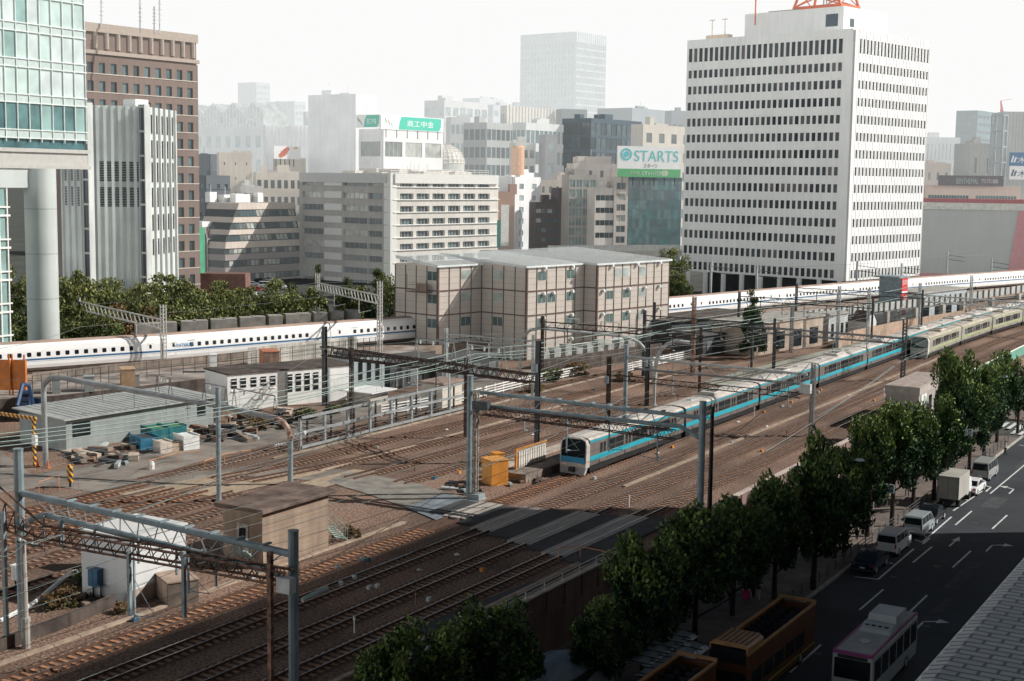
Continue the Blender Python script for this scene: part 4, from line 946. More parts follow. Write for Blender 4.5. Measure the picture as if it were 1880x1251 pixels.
b = MB(); c_ = a+d*(w*.75)+UP*(zb+hh*.14)+n*.06; b.add([c_+d*(hh*.13*cos(j*pi/8))+UP*(hh*.10*sin(j*pi/8)) for j in range(16)], [tuple(range(16))]); b.build('logo_oval', M('sign_white3', (.5, .6, .45), .5), o)
# roof lettering strip and hoardings at the right
o, a, d, n, w, zb, zt = board('long dark roof sign with pale letters and white lettering', 'sign', 1722, 1842, 322, 341, 424, 74, M('sign_dark', (.10, .09, .10), .5, haze=.1), legs=False)
hh = zt-zb
text('BENTHEMAL', hh*.75, M('letter_teal', (.32, .48, .46), .5, haze=.1), o, 'lettering', a+d*(w*.28)+n*.06+UP*(zb+hh*.2), d, width=w*.34)
text('フランフラン GINZA', hh*.5, swh, o, 'lettering', a+d*(w*.66)+n*.06+UP*(zb+hh*.3), d, width=w*.26)
blu = M('hoarding_blue', (.03, .16, .33), .5, haze=.12)
for (v0, v1, m1, m2, lb) in ((280, 305, blu, swh, 'blue hoarding with white characters at the right edge'), (305, 330, swh, M('hoarding_navy', (.03, .08, .15), .5, haze=.1), 'white hoarding with dark characters below the blue one at the right edge')):
    o, a, d, n, w, zb, zt = board(lb, 'hoarding', 1853, 1960, v0, v1-.4, 440, 60, m1, legs=False); hh = zt-zb
    text('木下工務店', hh*.55, m2, o, 'lettering', a+d*(w*.13)+n*.06+UP*(zb+hh*.22), d, width=w*.85)
    b = MB()
    for k in range(2): q = a+d*(w*(.02+.045*k))+n*.06; b.add([q+UP*(zb+hh*.25), q+d*(w*.03)+UP*(zb+hh*.25), q+d*(w*.06)+UP*(zb+hh*(.75-.1*k)), q+d*(w*.03)+UP*(zb+hh*(.75-.1*k))], [(0, 1, 2, 3)])
    b.build('logo_stroke', m2, o)
# lattice lift tower at right, red crane
q = atd(1842, 225, 445); q.z = 0; dR, dL, nR, nL = dirs(8); zt = zat(q, 212); b = MB(); w = 3.6
for (e, f_) in ((0, 0), (w, 0), (w, w), (0, w)): b.tube(q+dR*e-nR*f_+UP*-3.6, q+dR*e-nR*f_+UP*zt, .35, 6)
for k in range(9):
    z_ = zt-k*5.0
    if z_ > 0: b.tube(q+UP*z_, q+dR*w+UP*z_, .3, 5); b.tube(q-nR*w+UP*z_, q+UP*z_, .3, 5)
tag(b.build('lift_tower', M('lattice_grey', (.30, .36, .38), .5, haze=.15)), 'grey tubular lift tower standing left of the blue hoarding', 'tower')
q = atd(1838, 205, 600); o = E('tower_crane', (0, 0, 0), 0, 'small red crane on a roof near the right edge', 'crane'); redc = M('crane_red', (.6, .06, .08), .5, haze=.3)
b = MB(); b.tube(q-UP*4, q+UP*1, .5, 5); b.tube(q-UP*4-dR*1.5, q-UP*4+dR*1.5, .6, 5); b.build('mast', redc, o)
b = MB(); b.tube(q+UP*1, q-dR*1.0+UP*4.5, .35, 5); b.tube(q-dR*1+UP*4.5, q+dR*3+UP*-1, .3, 5); b.build('jib', redc, o); b = MB(); b.tube(q-dR*1+UP*4.5, q+dR*12+UP*6, .09, 4); b.build('stay', redc, o)
# big blank grey hall with a maroon roof line
D = 415; dR, dL, nR, nL = dirs(78); a = atd(1665, 364, D); a.z = 0; w = solvew(a+UP*20, dR, 1872); zt = zat(a, 366); o = E('grey_hall', (0, 0, 0), 0, 'huge blank grey hall wall with a maroon roof edge and a pink slanting end', 'hall')
b = MB(); b.obox(a, dR, -nR, w, 30, -3.6, zt-1.2); b.build('wall', hm('blank_grey', (.40, .41, .40), .09, var=.04, scale=.08, streak=.06), o)
b = MB(); b.obox(a+nR*.8, dR, -nR, w+4, 31, zt-2.8, zt-.8); b.build('eave', hm('eave_grey', (.55, .54, .5), .09), o)
b = MB(); b.obox(a+nR*.5, dR, -nR, w+5, 30, zt-.79, zt+.3); b.build('roof', M('maroon_roof', (.33, .06, .07), .6, haze=.08), o)
e = a+dR*w; b = MB(); pk = M('pink_panel', (.52, .20, .22), .6, .05, haze=.08)
b.add([e-dR*3+nR*.3+UP*-3, e+nR*.3+UP*(zt-1.2), e+dR*4+nR*.3+UP*(zt-3), e+dR*4+nR*.3+UP*-3], [(0, 1, 2, 3)]); b.build('end_wall', pk, o)
b = MB(); b.obox(a+nR*.3, dR, nR, w-12, .3, -3.6, zat(a, 500)); b.build('plinth', pk, o)
b = MB(); q = atd(1862, 495, 408); q.z = 0; b.obox(q, dR, nR, 5, .3, zat(q, 495), zat(q, 457)); tag(b.build('banner', M('banner_orange', (.85, .38, .03), .5, haze=.03)), 'tall orange banner at the right edge', 'banner')
# lattice dome
q = atd(812, 300, 492); o = E('glass_dome', (0, 0, 0), 0, 'cream lattice dome behind the sign building', 'dome'); r_ = 41/F*492; b = MB(); fr_ = MB(); pf = [(r_*cos(t), r_*.85*sin(t)) for t in [j*pi/2/8 for j in range(9)]]
b.lathe((q.x, q.y, q.z), pf, 28); b.build('shell', M('dome_cream', (.58, .55, .47), .5, haze=.22), o)
for j in range(0, 9): fr_.path([(q.x+(pf[j][0]+.1)*cos(t), q.y+(pf[j][0]+.1)*sin(t), q.z+pf[j][1]) for t in [k*2*pi/28 for k in range(29)]], .12, 4)
for k in range(28): t = k*2*pi/28; fr_.path([(q.x+(p_[0]+.1)*cos(t), q.y+(p_[0]+.1)*sin(t), q.z+p_[1]) for p_ in pf], .12, 4)
fr_.build('lattice', M('dome_frame', (.75, .74, .7), .5, haze=.22), o)
b = MB(); b.lathe((q.x, q.y, -3.6), [(r_, 0), (r_, q.z+3.6)], 28); b.build('drum', M('dome_cream', (.5, .5, .46), .5, haze=.25), o)
# taupe building with raked roof-windows
D = 402; dR, dL, nR, nL = dirs(3); TP = Bd('stepped_office', 'taupe office block with a raking roofline and rows of slanted windows', 'office building')
a = atd(412, 515, D); a.z = 0; w = solvew(a+UP*15, dR, 553); tm = hm('taupe', (.54, .465, .40), .06, var=.05, scale=.2, streak=.15); td = hm('taupe_dark', (.27, .235, .225), .06, var=.08)
zl = [zat(a, v) for v in (372, 452, 505)]; rk = w*.27
def zr(v): return zat(a, v)
ztp, zmid = zr(374), zr(450)
lean = lambda z: max(0, (z-zmid)/(ztp-zmid))
def slab(za, zb2, mat, dep=.4, nm='wall'):
    xa, xb_ = rk*lean(za), rk*lean(zb2)
    b = MB(); P_ = [a+dR*xa+UP*za, a+dR*w+UP*za, a+dR*w+UP*zb2, a+dR*xb_+UP*zb2]
    sh = [q_-nR*(3*lean(q_.z)) for q_ in P_]; bkk = [Vector((q_.x, q_.y, q_.z))-nR*12 for q_ in sh]; fr2 = [q_+nR*dep for q_ in sh]
    b.add(fr2+bkk, [(0, 1, 2, 3), (7, 6, 5, 4), (0, 4, 5, 1), (3, 2, 6, 7), (0, 3, 7, 4), (1, 5, 6, 2)]); return b.build(nm, mat, TP.o)
vs_ = [(374, 386, 1), (386, 400, 0), (400, 410, 1), (410, 423, 0), (423, 432, 1), (432, 445, 0), (445, 457, 1), (457, 468, 0), (468, 479, 2), (479, 492, 0), (492, 505, 2), (505, 517, 0), (517, 545, 2)]
g2 = gls(.05, 'blind'); nbw = 17
for (v0, v1, t_) in vs_:
    za, zb2 = zr(v1), zr(v0)
    if t_: slab(za, zb2, tm if t_ == 1 else td)
    else:
        slab(za, zb2, M('taupe_glass', (.05, .06, .06), .2, haze=.05), 0., 'window_band')
        x0 = rk*lean((za+zb2)/2)+2
        for k in range(nbw):
            xk = x0+(w-x0-.5)*k/nbw; pw_ = (w-x0-.5)/nbw*.86
            f0_, f1_ = 3*lean(za), 3*lean(zb2)
            q0_ = a+dR*xk+nR*(.06-f0_); q1_ = a+dR*xk+nR*(.06-f1_); b = MB()
            b.add([q0_+UP*(za+.25), q0_+dR*pw_+UP*(za+.25), q1_+dR*pw_+UP*(zb2-.2), q1_+UP*(zb2-.2)], [(0, 1, 2, 3)])
            if k % 4 == 3 and v0 < 450:
                pass
            b.build('window', random.choice(g2), TP.o)
rooftop(TP, a-nR*10+dR*rk, dR, -nR, w-rk, 10, ztp+.9, white, 7, 3, 3); TP.end()
# its low glazed neighbour
q = atd(381, 500, 405); q.z = 0; w_ = solvew(q+UP*8, dR, 412); o = E('glazed_annexe', (0, 0, 0), 0, 'maroon glazed annexe with a sloping glass roof left of the taupe office', 'annexe')
b = MB(); za, zb2 = zat(q, 440), zat(q, 418); b.obox(q, dR, -nR, w_, 8, -3.6, za); b.add([q+UP*za, q+dR*w_+UP*za, q+dR*w_-nR*3+UP*zb2, q+dR*2-nR*3+UP*zb2], [(0, 1, 2, 3)]); b.build('glazing', glass('maroon_glass', (.14, .08, .08), .2, .05), o)
b = MB()
for k in range(5): b.obox(q+dR*(w_*k/4-.1), dR, nR, .22, .15, -3.6, za); b.tube(q+dR*(w_*k/4)+UP*za, q+dR*(2+(w_-2)*k/4)-nR*3+UP*zb2, .13, 4)
for v in (440, 455, 470, 485): b.obox(q, dR, nR, w_, .15, zat(q, v), zat(q, v)+.25)
b.build('glazing_bar', M('bar_pale', (.5, .5, .48), .5, haze=.05), o)
b = MB(); b.obox(q-nR*3+dR*1.0, dR, -nR, w_+6, 6, zb2-.2, zb2+1.6); b.build('roof_terrace', white, o)
b = MB(); q = atd(362, 500, 330); q.z = 0; b.obox(q, dR, -nR, 2.6, 1, -3.6, zat(q, 418)); tag(b.build('green_screen', M('green_sheet', (.06, .36, .20), .6, .1, .4, streak=.3, haze=.03)), 'tall green sheeting panel beside the brown tower', 'screen')
b = MB(); q = atd(350, 505, 330); q.z = 0; b.obox(q, ang(60), ang(330), 13, 6, -3.6, zat(q, 502)); tag(b.build('low_brick_building', M('low_maroon', (.20, .11, .09), .8, .15, .6)), 'low maroon flat-roofed building behind the trees at left', 'building')
# elevated expressway in the distance and the clay banner
p0 = atd(905, 470, 350); p1 = atd(1255, 470, 372); o = E('expressway', (0, 0, 0), 0, 'pale concrete elevated road wall behind the tan block', 'elevated road'); d = (p1-p0); d.z = 0; L_ = d.length; d.normalize(); n = Vector((d.y, -d.x, 0)); p0.z = 0
b = MB(); b.obox(p0, d, -n, L_, 9, zat(p0, 474), zat(p0, 463)); b.build('deck', M('ex_concrete', (.48, .44, .38), .8, .08, .2, haze=.06, streak=.2), o); b = MB(); b.obox(p0+d*(L_*.28)-n*.3, d, -n, L_*.7, .4, zat(p0, 463), zat(p0, 452)); b.build('barrier', M('ex_barrier', (.5, .5, .46), .7, haze=.06), o)
b = MB()
for k in range(8): b.obox(p0+d*(2+k*L_/8)-n*2, d, -n, 1.8, 5, -3.6, zat(p0, 474))
b.build('pier', M('ex_concrete', (.48, .44, .38)), o)
b = MB(); q = atd(919, 452, 452); q.z = 0; dR = dirs(42)[0]; nR = dirs(42)[2]; b.obox(q, dR, nR, 2.6, .3, zat(q, 452), zat(q, 376)); tag(b.build('banner', white), 'tall white banner on the clay-coloured block', 'banner')
b = MB(); q = atd(912, 455, 370); q.z = 0; b.obox(q, dR, nR, .9, .3, zat(q, 455), zat(q, 405)); tag(b.build('banner', M('banner_teal', (.02, .3, .24), .5, haze=.06)), 'narrow teal sign board on the end of the grey slab office', 'sign')
b = MB(); q = atd(950, 322, 459); b.lathe((q.x, q.y, q.z), [(2.2, 0), (2.2, 9), (1.7, 9.6), (0, 9.7)], 14); tag(b.build('water_tank', M('tank_orange', (.7, .35, .15), .6, haze=.25)), 'pale orange water tank on the roof of the white narrow block', 'water tank')
# ------------------------------------------------------------------ overhead line structures
def mast(o, t, s, ztop, r, m, zb=0., kind='tube', n=10):
    b = MB()
    if kind == 'tube':
        b.tube((t, s, zb), (t, s, ztop), r, n); b.tube((t, s, ztop), (t, s, ztop+.06), r*1.08, n); b.tube((t, s, zb), (t, s, zb+.12), r*1.8, n)
    elif kind == 'H':
        b.box(t-r, t+r, s-r, s-r*.8, zb, ztop); b.box(t-r, t+r, s+r*.8, s+r, zb, ztop); b.box(t-r*.1, t+r*.1, s-r*.8, s+r*.8, zb, ztop)
    elif kind == 'lattice':
        w = r
        for a in (-w, w):
            for c in (-w, w): b.box(t+a-.05, t+a+.05, s+c-.05, s+c+.05, zb, ztop)
        z = zb; h = 1.9*w
        while z < ztop-h:
            for a in (-w, w):
                b.tube((t+a, s-w, z), (t+a, s+w, z+h), .028, 4); b.tube((t-w, s+a, z), (t+w, s+a, z+h), .028, 4)
                b.tube((t+a, s+w, z), (t+a, s-w, z+h), .028, 4); b.tube((t+w, s+a, z), (t-w, s+a, z+h), .028, 4)
            z += h
    elif kind == 'conc':
        b.tube((t, s, zb), (t, s, zb+1.6), r*1.45, n); b.tube((t, s, zb+1.6), (t, s, ztop), r*1.12, n, r2=r*.85); b.tube((t, s, zb+1.55), (t, s, zb+1.8), r*1.7, n)
    return b.build('mast', m, o)
def ins(o, p, q, r=.09, nm='insulator', m=None):
    b = MB(); p, q = Vector(p), Vector(q); n = 5
    for i in range(n): a = p.lerp(q, (i+.1)/n); c = p.lerp(q, (i+.7)/n); b.tube(a, c, r, 8)
    b.tube(p, q, r*.35, 5); return b.build(nm, m or porc, o)
def drop(o, p, L, m=None, r=.05, arm=1.4, sg=1):
    """vertical hanger below a beam with a registration arm"""
    p = Vector(p); b = MB(); b.box(p.x-r, p.x+r, p.y-r, p.y+r, p.z-L, p.z); b.tube(p-UP*L*.95, p-UP*(L*.9)+Vector((sg*arm, 0, 0)), .03, 5); b.tube(p-UP*(L*.5), p-UP*(L*.9)+Vector((sg*arm, 0, 0)), .022, 4)
    b.build('dropper', m or steelb, o); ins(o, p-UP*L*.93, p-UP*(L*.93)+Vector((sg*.35, 0, 0)), .06)
# G1: nearest portal (y = 53)
s = 53.2
g = E('tube_gantry', (0, 0, 0), 0, 'nearest blue-grey twin-tube portal gantry, crossing the picture from lower left', 'gantry', 'portal gantries over the tracks')
tr_ = ats(540, 1310, s).x; zt_ = ats(540, 976, s).z; tl_ = ats(38, 1000, s).x; zl_ = ats(36, 826, s).z
mast(g, tr_, s, zt_, .27, steelb); mast(g, tl_, s, zl_, .28, steelb)
A = ats(42, 906, s); Bq = ats(533, 1017, s); A2 = ats(84, 946, s); B2 = ats(500, 1049, s)
b = MB(); b.tube(A, Bq, .19, 10); b.build('upper_tube', steelb, g)
b = MB(); b.path([ats(47, 966, s), ats(60, 952, s), A2, B2, ats(512, 1056, s)], .17, 10); b.build('lower_tube', steelb, g)
b = MB(); b.truss(A.lerp(Bq, .03), Bq.lerp(A, .02), A2.lerp(B2, .01), B2, 13, .045); b.build('bracing', M('brace_grey', (.36, .40, .41), .5), g)
b = MB()
for k in range(9): q = A.lerp(Bq, .2+k*.09); b.box(q.x-.1, q.x+.1, q.y-.35, q.y+.35, q.z+.18, q.z+.27)
b.build('clamp', steelb, g)
b = MB()
for (u, v) in ((86, 948), (117, 957), (180, 973), (260, 990), (330, 1010), (402, 1030)):
    q = ats(u, v, s); b.box(q.x-.05, q.x+.05, q.y-.3, q.y-.2, q.z-1.3, q.z+.1)
b.build('hanger', steelb, g)
for (u, v, L) in ((115, 958, 1.6), (245, 988, 4.6), (345, 1012, 2.3)): drop(g, ats(u, v, s), L, arm=1.5)
# rusty lattice girder in front
s2 = 51.8
g = E('lattice_gantry', (0, 0, 0), 0, 'rusty brown lattice girder hung just in front of the nearest tube gantry', 'gantry', 'portal gantries over the tracks')
a0, a1, a2 = ats(-40, 880, s2), ats(60, 969, s2), ats(524, 1053, s2); b0, b1, b2 = ats(-40, 950, s2), ats(52, 992, s2), ats(524, 1077, s2)
for nm, dy in (('front_chord', 0), ('rear_chord', .7)):
    b = MB(); w = Vector((0, dy, 0))
    for P_ in ((a0, a1, a2), (b0, b1, b2)):
        for p, q in zip(P_, P_[1:]): b.tube(p+w, q+w, .075, 4)
    b.build(nm, rust, g)
b = MB(); b.truss(a1, a2, b1, b2, 18, .038); w = Vector((0, .7, 0)); b.truss(a1+w, a2+w, b1+w, b2+w, 18, .032); b.truss(a0, a1, b0, b1, 6, .045); b.truss(a1, a2, a1+w, a2+w, 12, .028); b.build('lattice', rustd, g)
mt_ = tr_-.32; b = MB(); b.box(mt_-.12, mt_+.12, s2-.12, s2+.12, 0, ats(530, 1020, s2).z); b.build('mast', rust, g)
b = MB(); q = ats(519, 1075, s2-.3); b.box(q.x-.42, q.x+.42, q.y, q.y+.5, q.z-.42, q.z+.35); b.build('terminal_box', M('box_pale', (.55, .56, .55), .5), g)
for u in (237, 337): q = ats(u, 1030, s2); b = MB(); b.box(q.x-.09, q.x+.09, q.y-.09, q.y+.09, q.z-3.0, q.z+.5); b.build('hanger', steelb, g)
b = MB(); b.box(ats(6, 960, s2).x-.12, ats(6, 960, s2).x+.12, s2-.1, s2+.1, 0, ats(6, 940, s2).z); b.build('mast', steelb, g)
# concrete pole with insulators at the lower left
p = at(48, 1190, 0); g = E('concrete_pole', (0, 0, 0), 0, 'grey concrete pole with a flanged base and a crossarm of insulators at lower left', 'pole')
zp = ats(42, 992, p.y).z; mast(g, p.x, p.y, zp, .17, conc, kind='conc')
b = MB(); b.tube((p.x-.5, p.y, zp-.15), (p.x+1.6, p.y, zp-.15), .06, 5); b.build('crossarm', steeld, g)
for e in (-.3, .3, .7, 1.1): ins(g, (p.x+e, p.y, zp-.1), (p.x+e, p.y, zp+.25), .08)
# weights and pull-off of the near mast
g = E('wire_tensioner', (0, 0, 0), 0, 'pale tensioning rod with four white strain insulators beside the nearest right mast', 'wire tensioner')
q0 = ats(555, 1102, s)-UP*0; q1 = att(600, 1080, q0.x+.3); 
b = MB(); b.tube(q0, q1, .13, 8, r2=.17); b.build('spring_rod', M('pale_green_grey', (.42, .5, .47), .5), g)
e1 = att(676, 1060, q1.x); e2 = att(676, 1025, q1.x)
for (u, v) in ((626, 1071), (651, 1060), (620, 1041), (665, 1026)):
    c = att(u, v, q1.x); b = MB(); b.lathe((c.x, c.y, c.z-.12), [(0, 0), (.11, .03), (.13, .12), (.11, .21), (0, .24)], 10); b.build('strain_insulator', porc, g)
b = MB(); b.tube(q1, att(626, 1071, q1.x), .03, 4); b.tube(att(626, 1071, q1.x), att(651, 1060, q1.x), .03, 4); b.tube(att(651, 1060, q1.x), att(930, 940, q1.x), .018, 4); b.tube(att(620, 1041, q1.x), att(665, 1026, q1.x), .02, 4); b.tube(q0, att(620, 1041, q1.x), .015, 4); b.build('wire', wirem, g)
# G2: second portal (y = 100)
s = 99.8
g = E('tube_gantry', (0, 0, 0), 0, 'blue-grey twin-tube portal gantry over the nose of the turquoise train', 'gantry', 'portal gantries over the tracks')
t1, t2 = ats(861, 908, s).x, ats(1286, 900, s).x
mast(g, t1, s, ats(861, 690, s).z, .26, steelb); mast(g, t2, s, ats(1287, 738, s).z, .27, steelb)
A, Bq = ats(870, 719, s), ats(1284, 767, s); A2, B2 = ats(897, 746, s), ats(1248, 783, s)
b = MB(); b.tube(A, Bq, .17, 10); b.build('upper_tube', steelb, g)
b = MB(); b.path([ats(866, 756, s), A2, B2, ats(1283, 804, s)], .17, 10); b.build('lower_tube', steelb, g)
b = MB(); b.truss(A.lerp(Bq, .12), Bq.lerp(A, .06), A2.lerp(B2, .05), B2, 12, .04); b.build('bracing', M('brace_grey', (.36, .40, .41)), g)
b = MB()
for k in range(10): q = A.lerp(Bq, .25+k*.075); b.box(q.x-.12, q.x+.12, q.y-.3, q.y+.3, q.z+.15, q.z+.25)
b.build('clamp', steelb, g)
for (u, v, L) in ((963, 750, 2.0), (1041, 765, 3.0), (1119, 771, 2.6), (1208, 781, 2.9)): drop(g, ats(u, v, s), L, arm=-1.6 if u > 1200 else 1.2, sg=1)
s3 = 98.6; g = E('lattice_gantry', (0, 0, 0), 0, 'dark lattice girder with white-flecked mast beside the orange cabinet', 'gantry', 'portal gantries over the tracks')
A, Bq, A2, B2 = ats(868, 748, s3), ats(1235, 792, s3), ats(880, 762, s3), ats(1235, 808, s3); b = MB()
for dy in (0, .6):
    w = Vector((0, dy, 0)); b.tube(A+w, Bq+w, .05, 4); b.tube(A2+w, B2+w, .05, 4); b.truss(A+w, Bq+w, A2+w, B2+w, 22, .026)
b.build('lattice', rustd, g); tq_ = ats(872, 900, s3).x; mast(g, tq_, s3, ats(868, 718, s3).z, .16, M('flecked_steel', (.30, .26, .22), .8, .4, 4), kind='lattice')
b = MB(); b.box(tq_-.5, tq_+.7, s3-.5, s3+.5, 0, .5); b.box(tq_-.6, tq_+.8, s3-.6, s3+.6, 0, .15); b.build('footing', M('footing_grey', (.28, .32, .32), .8), g)
b = MB(); q = ats(872, 742, s3); b.box(q.x-.1, q.x+1.4, q.y-.3, q.y+.3, q.z-.4, q.z+.3); b.build('bracket', steeld, g)
p = ats(1303, 925, 101.5); g = MB(); g.tube((p.x, p.y, -.2), (p.x, p.y, ats(1302, 746, 101.5).z), .2, 10, r2=.14); tag(g.build('black_pole', blackp), 'slim black pole standing right behind the blue-grey mast among the trees', 'pole')
# G3 (y = 144)
s = 144
g = E('tube_gantry', (0, 0, 0), 0, 'grey twin-tube portal gantry above the second car of the turquoise train', 'gantry', 'portal gantries over the tracks')
t1, t2 = ats(1147, 770, s).x, ats(1489, 800, s).x
mast(g, t1, s, ats(1147, 634, s).z, .24, steelb); mast(g, t2, s, ats(1490, 667, s).z, .18, M('mast_grey', (.22, .22, .22), .6), kind='lattice')
A, Bq, A2, B2 = ats(1152, 655, s), ats(1482, 688, s), ats(1165, 677, s), ats(1478, 706, s)
b = MB(); b.tube(A, Bq, .15, 8); b.build('upper_tube', steell, g); b = MB(); b.tube(A2, B2, .14, 8); b.build('lower_tube', M('mast_grey', (.22, .22, .22)), g)
b = MB(); b.truss(A, Bq, A2, B2, 11, .045); b.build('bracing', steell, g)
b = MB(); B3, B4 = ats(1120, 688, s-.8), ats(1470, 722, s-.8)
for dz in (0, .55): b.tube(B3-UP*dz, B4-UP*dz, .06, 4)
b.truss(B3, B4, B3-UP*.55, B4-UP*.55, 20, .03); b.build('rusty_lattice', rustd, g)
b = MB(); q = ats(1479, 712, s-.9); b.box(q.x-.6, q.x+.6, q.y-.3, q.y+.3, q.z-.6, q.z+.4); b.build('terminal_box', M('box_pale', (.4, .38, .36), .6), g)
for (u, v, L) in ((1235, 690, 2.2), (1302, 700, 2.6), (1448, 706, 2.6)): drop(g, ats(u, v, s), L, arm=-1.5)
for (u, vt, vb, s_, r, m, k, lb) in ((985, 626, 850, None, .2, steeld, 'H', 'dark H-section mast left of the train nose'), (1116, 655, 775, None, .2, rustd, 'H', 'rusty dark mast with grey box left of the second tube gantry'), (1187, 627, 745, None, .2, blackp, 'H', 'black mast behind the second car roof'), (1201, 690, 745, None, .18, steell, 'tube', 'pale round column joined to the black mast'), (402, 713, 922, None, .21, steelb, 'tube', 'tall blue-grey pole in front of the service road, left of centre'), (1271, 545, 690, None, .2, rust, 'lattice', 'tall rusty lattice mast right of the tan block'), (1420, 605, 700, None, .15, steeld, 'H', 'dark mast over the far sidings, left of the platform wall'), (1200, 555, 640, None, .15, steeld, 'H', 'dark pole in front of the right bay of the tan block'), (1452, 560, 648, None, .2, M('mast_grey', (.22, .22, .22)), 'lattice', 'grey lattice mast near the white gable hut'), (1537, 525, 640, None, .2, steell, 'lattice', 'pale lattice mast just left of the white gable hut'), (1592, 530, 632, None, .2, steell, 'lattice', 'pale lattice mast over the tan platform wall'), (1686, 520, 600, None, .2, steell, 'lattice', 'pale lattice mast right of the red sign tower'), (1780, 505, 590, None, .2, steell, 'lattice', 'pale lattice mast, far right over the cream train')):
    p = at(u, vb, 0); g = E('mast', (0, 0, 0), 0, lb, 'mast'); mast(g, p.x, p.y, ats(u, vt, p.y).z, r, m, kind=k)
    if r == .2 and k == 'H':
        zz = ats(u, vt, p.y).z; b = MB(); b.box(p.x-.35, p.x+.1, p.y-.4, p.y-.2, zz-3, zz-2.2); b.build('junction_box', steelb, g)
# G4 flat girder (y = 193)
s = 193
g = E('lattice_gantry', (0, 0, 0), 0, 'dark flat girder gantry just in front of the cream train', 'gantry', 'portal gantries over the tracks')
mast(g, ats(1657, 700, s).x, s, ats(1657, 586, s).z, .24, steeld, kind='lattice'); mast(g, ats(1380, 660, s).x, s, ats(1378, 600, s).z, .2, steeld)
b = MB(); A, Bq = ats(1376, 600, s), ats(1655, 622, s)
for dz in (0, .8):
    for dy in (0, .8): b.tube(A-UP*dz+Vector((0, dy, 0)), Bq-UP*dz+Vector((0, dy, 0)), .09 if dz else .11, 4)
b.truss(A, Bq, A-UP*.8, Bq-UP*.8, 16, .05); b.build('lattice', M('mast_grey', (.22, .22, .22)), g)
for u in (1424, 1476, 1530, 1592): drop(g, ats(u, 606+(u-1400)*.08, s), 2.3, arm=1.2)
s = 265
g = E('lattice_gantry', (0, 0, 0), 0, 'pale lattice gantry spanning the cream train at the right edge', 'gantry', 'portal gantries over the tracks')
b = MB(); A, Bq = ats(1690, 542, s), ats(1960, 562, s)
for dz in (0, 1.2): b.tube(A-UP*dz, Bq-UP*dz, .14, 5)
b.truss(A, Bq, A-UP*1.2, Bq-UP*1.2, 20, .07); b.build('lattice', steell, g); mast(g, A.x, s, A.z+1, .2, steell)
# smaller yard portals
for (s_, ta, tb, hh, lb) in ((122, -93, -78, 7.2, 'low rusty yard portal beyond the steel frame fence'), (163, -92, -69, 7.6, 'rusty yard portal in front of the tan block foot'), (176, -83, -64, 8.0, 'dark yard portal behind the second tube gantry'), (214, -84, -62, 8.2, 'dark yard portal between the tan wall and the turquoise train'), (236, -82, -60, 8.4, 'far dark yard portal left of the sign tower'), (150, -99, -86, 6.6, 'small pale portal beside the white plank fence')):
    g = E('yard_portal', (0, 0, 0), 0, lb, 'gantry', 'small portals over the sidings'); pm_ = rustd if 'rusty' in lb else (steell if 'pale' in lb else steeld)
    for t_ in (ta, tb): mast(g, t_, s_, hh+1.3, .14, pm_, kind='lattice' if t_ == ta else 'H')
    b = MB(); p0_, p1_ = Vector((ta, s_, hh+.5)), Vector((tb, s_, hh+.5))
    for dz in (0, .7):
        for dy in (0, .5): w_ = Vector((0, dy, -dz)); b.tube(p0_+w_, p1_+w_, .055, 4)
    b.truss(p0_, p1_, p0_-UP*.7, p1_-UP*.7, 16, .03); b.build('lattice', pm_, g)
    n_ = int((tb-ta)/4)
    for k in range(1, n_+1): drop(g, (ta+(tb-ta)*k/(n_+1), s_, hh-.2), 1.9, m=pm_, arm=1.1)
for t_, lb in ((-84.2, 'leftmost siding'), (-79.3, 'second siding'), (-74.6, 'third siding'), (-70.2, 'siding nearest the turquoise train'), (-89.6, 'siding behind the steel frame fence')):
    b = MB(); ss = [60, 100, 122, 163, 190, 214, 236]
    for a, c in zip(ss, ss[1:]):
        for k in range(6): f0, f1 = k/6, (k+1)/6; y0, y1 = a+(c-a)*f0, a+(c-a)*f1; sh = lambda y: max(0, y-150)*.10 if t_ > -88 else 0; b.tube((t_+sh(y0), y0, 5.2), (t_+sh(y1), y1, 5.2), .014, 3); b.tube((t_+sh(y0), y0, 6.4-2.4*f0*(1-f0)), (t_+sh(y1), y1, 6.4-2.4*f1*(1-f1)), .014, 3); b.tube((t_+sh(y1), y1, 5.2), (t_+sh(y1), y1, 6.4-2.4*f1*(1-f1)), .008, 3)
    tag(b.build('catenary', wirem), 'contact and carrier wire above the '+lb, 'wire', 'overhead wires')
# pipe arches of the yard
def arch(label, pts, m, r=.26, base=None):
    g = E('pipe_arch', (0, 0, 0), 0, label, 'pipe arch', 'bent pipe portals over the yard')
    b = MB(); b.path(pts, r, 12); b.build('pipe', m, g); return g
pl = at(84, 858, 0); pr = at(533, 890, 0); 
def on(u, v, f):   # between the two feet
    q = pl.lerp(pr, f); d = ray(u, v); n = Vector((pr.y-pl.y, pl.x-pr.x, 0)); k = n.dot(pl-CAM)/n.dot(d); return CAM+d*k
g = arch('long weathered grey pipe arch over the yard road with a rusty right bend', [pl]+[on(u, v, 0) for u, v in ((80, 720), (82, 704), (92, 695), (112, 693), (140, 699), (245, 717), (395, 744), (455, 757), (505, 768))], M('weathered_pipe', (.34, .36, .36), .5, .15, .8, streak=.2))
b = MB(); b.path([on(u, v, 0) for u, v in ((505, 768), (520, 775), (530, 790), (533, 808))], .25, 12); b.build('rusty_bend', M('orange_rust', (.38, .17, .08), .85, .35, 2, col2=(.4, .3, .25)), g)
b = MB(); b.tube(on(533, 808, 0), pr, .24, 12); b.build('mast', steelb, g)
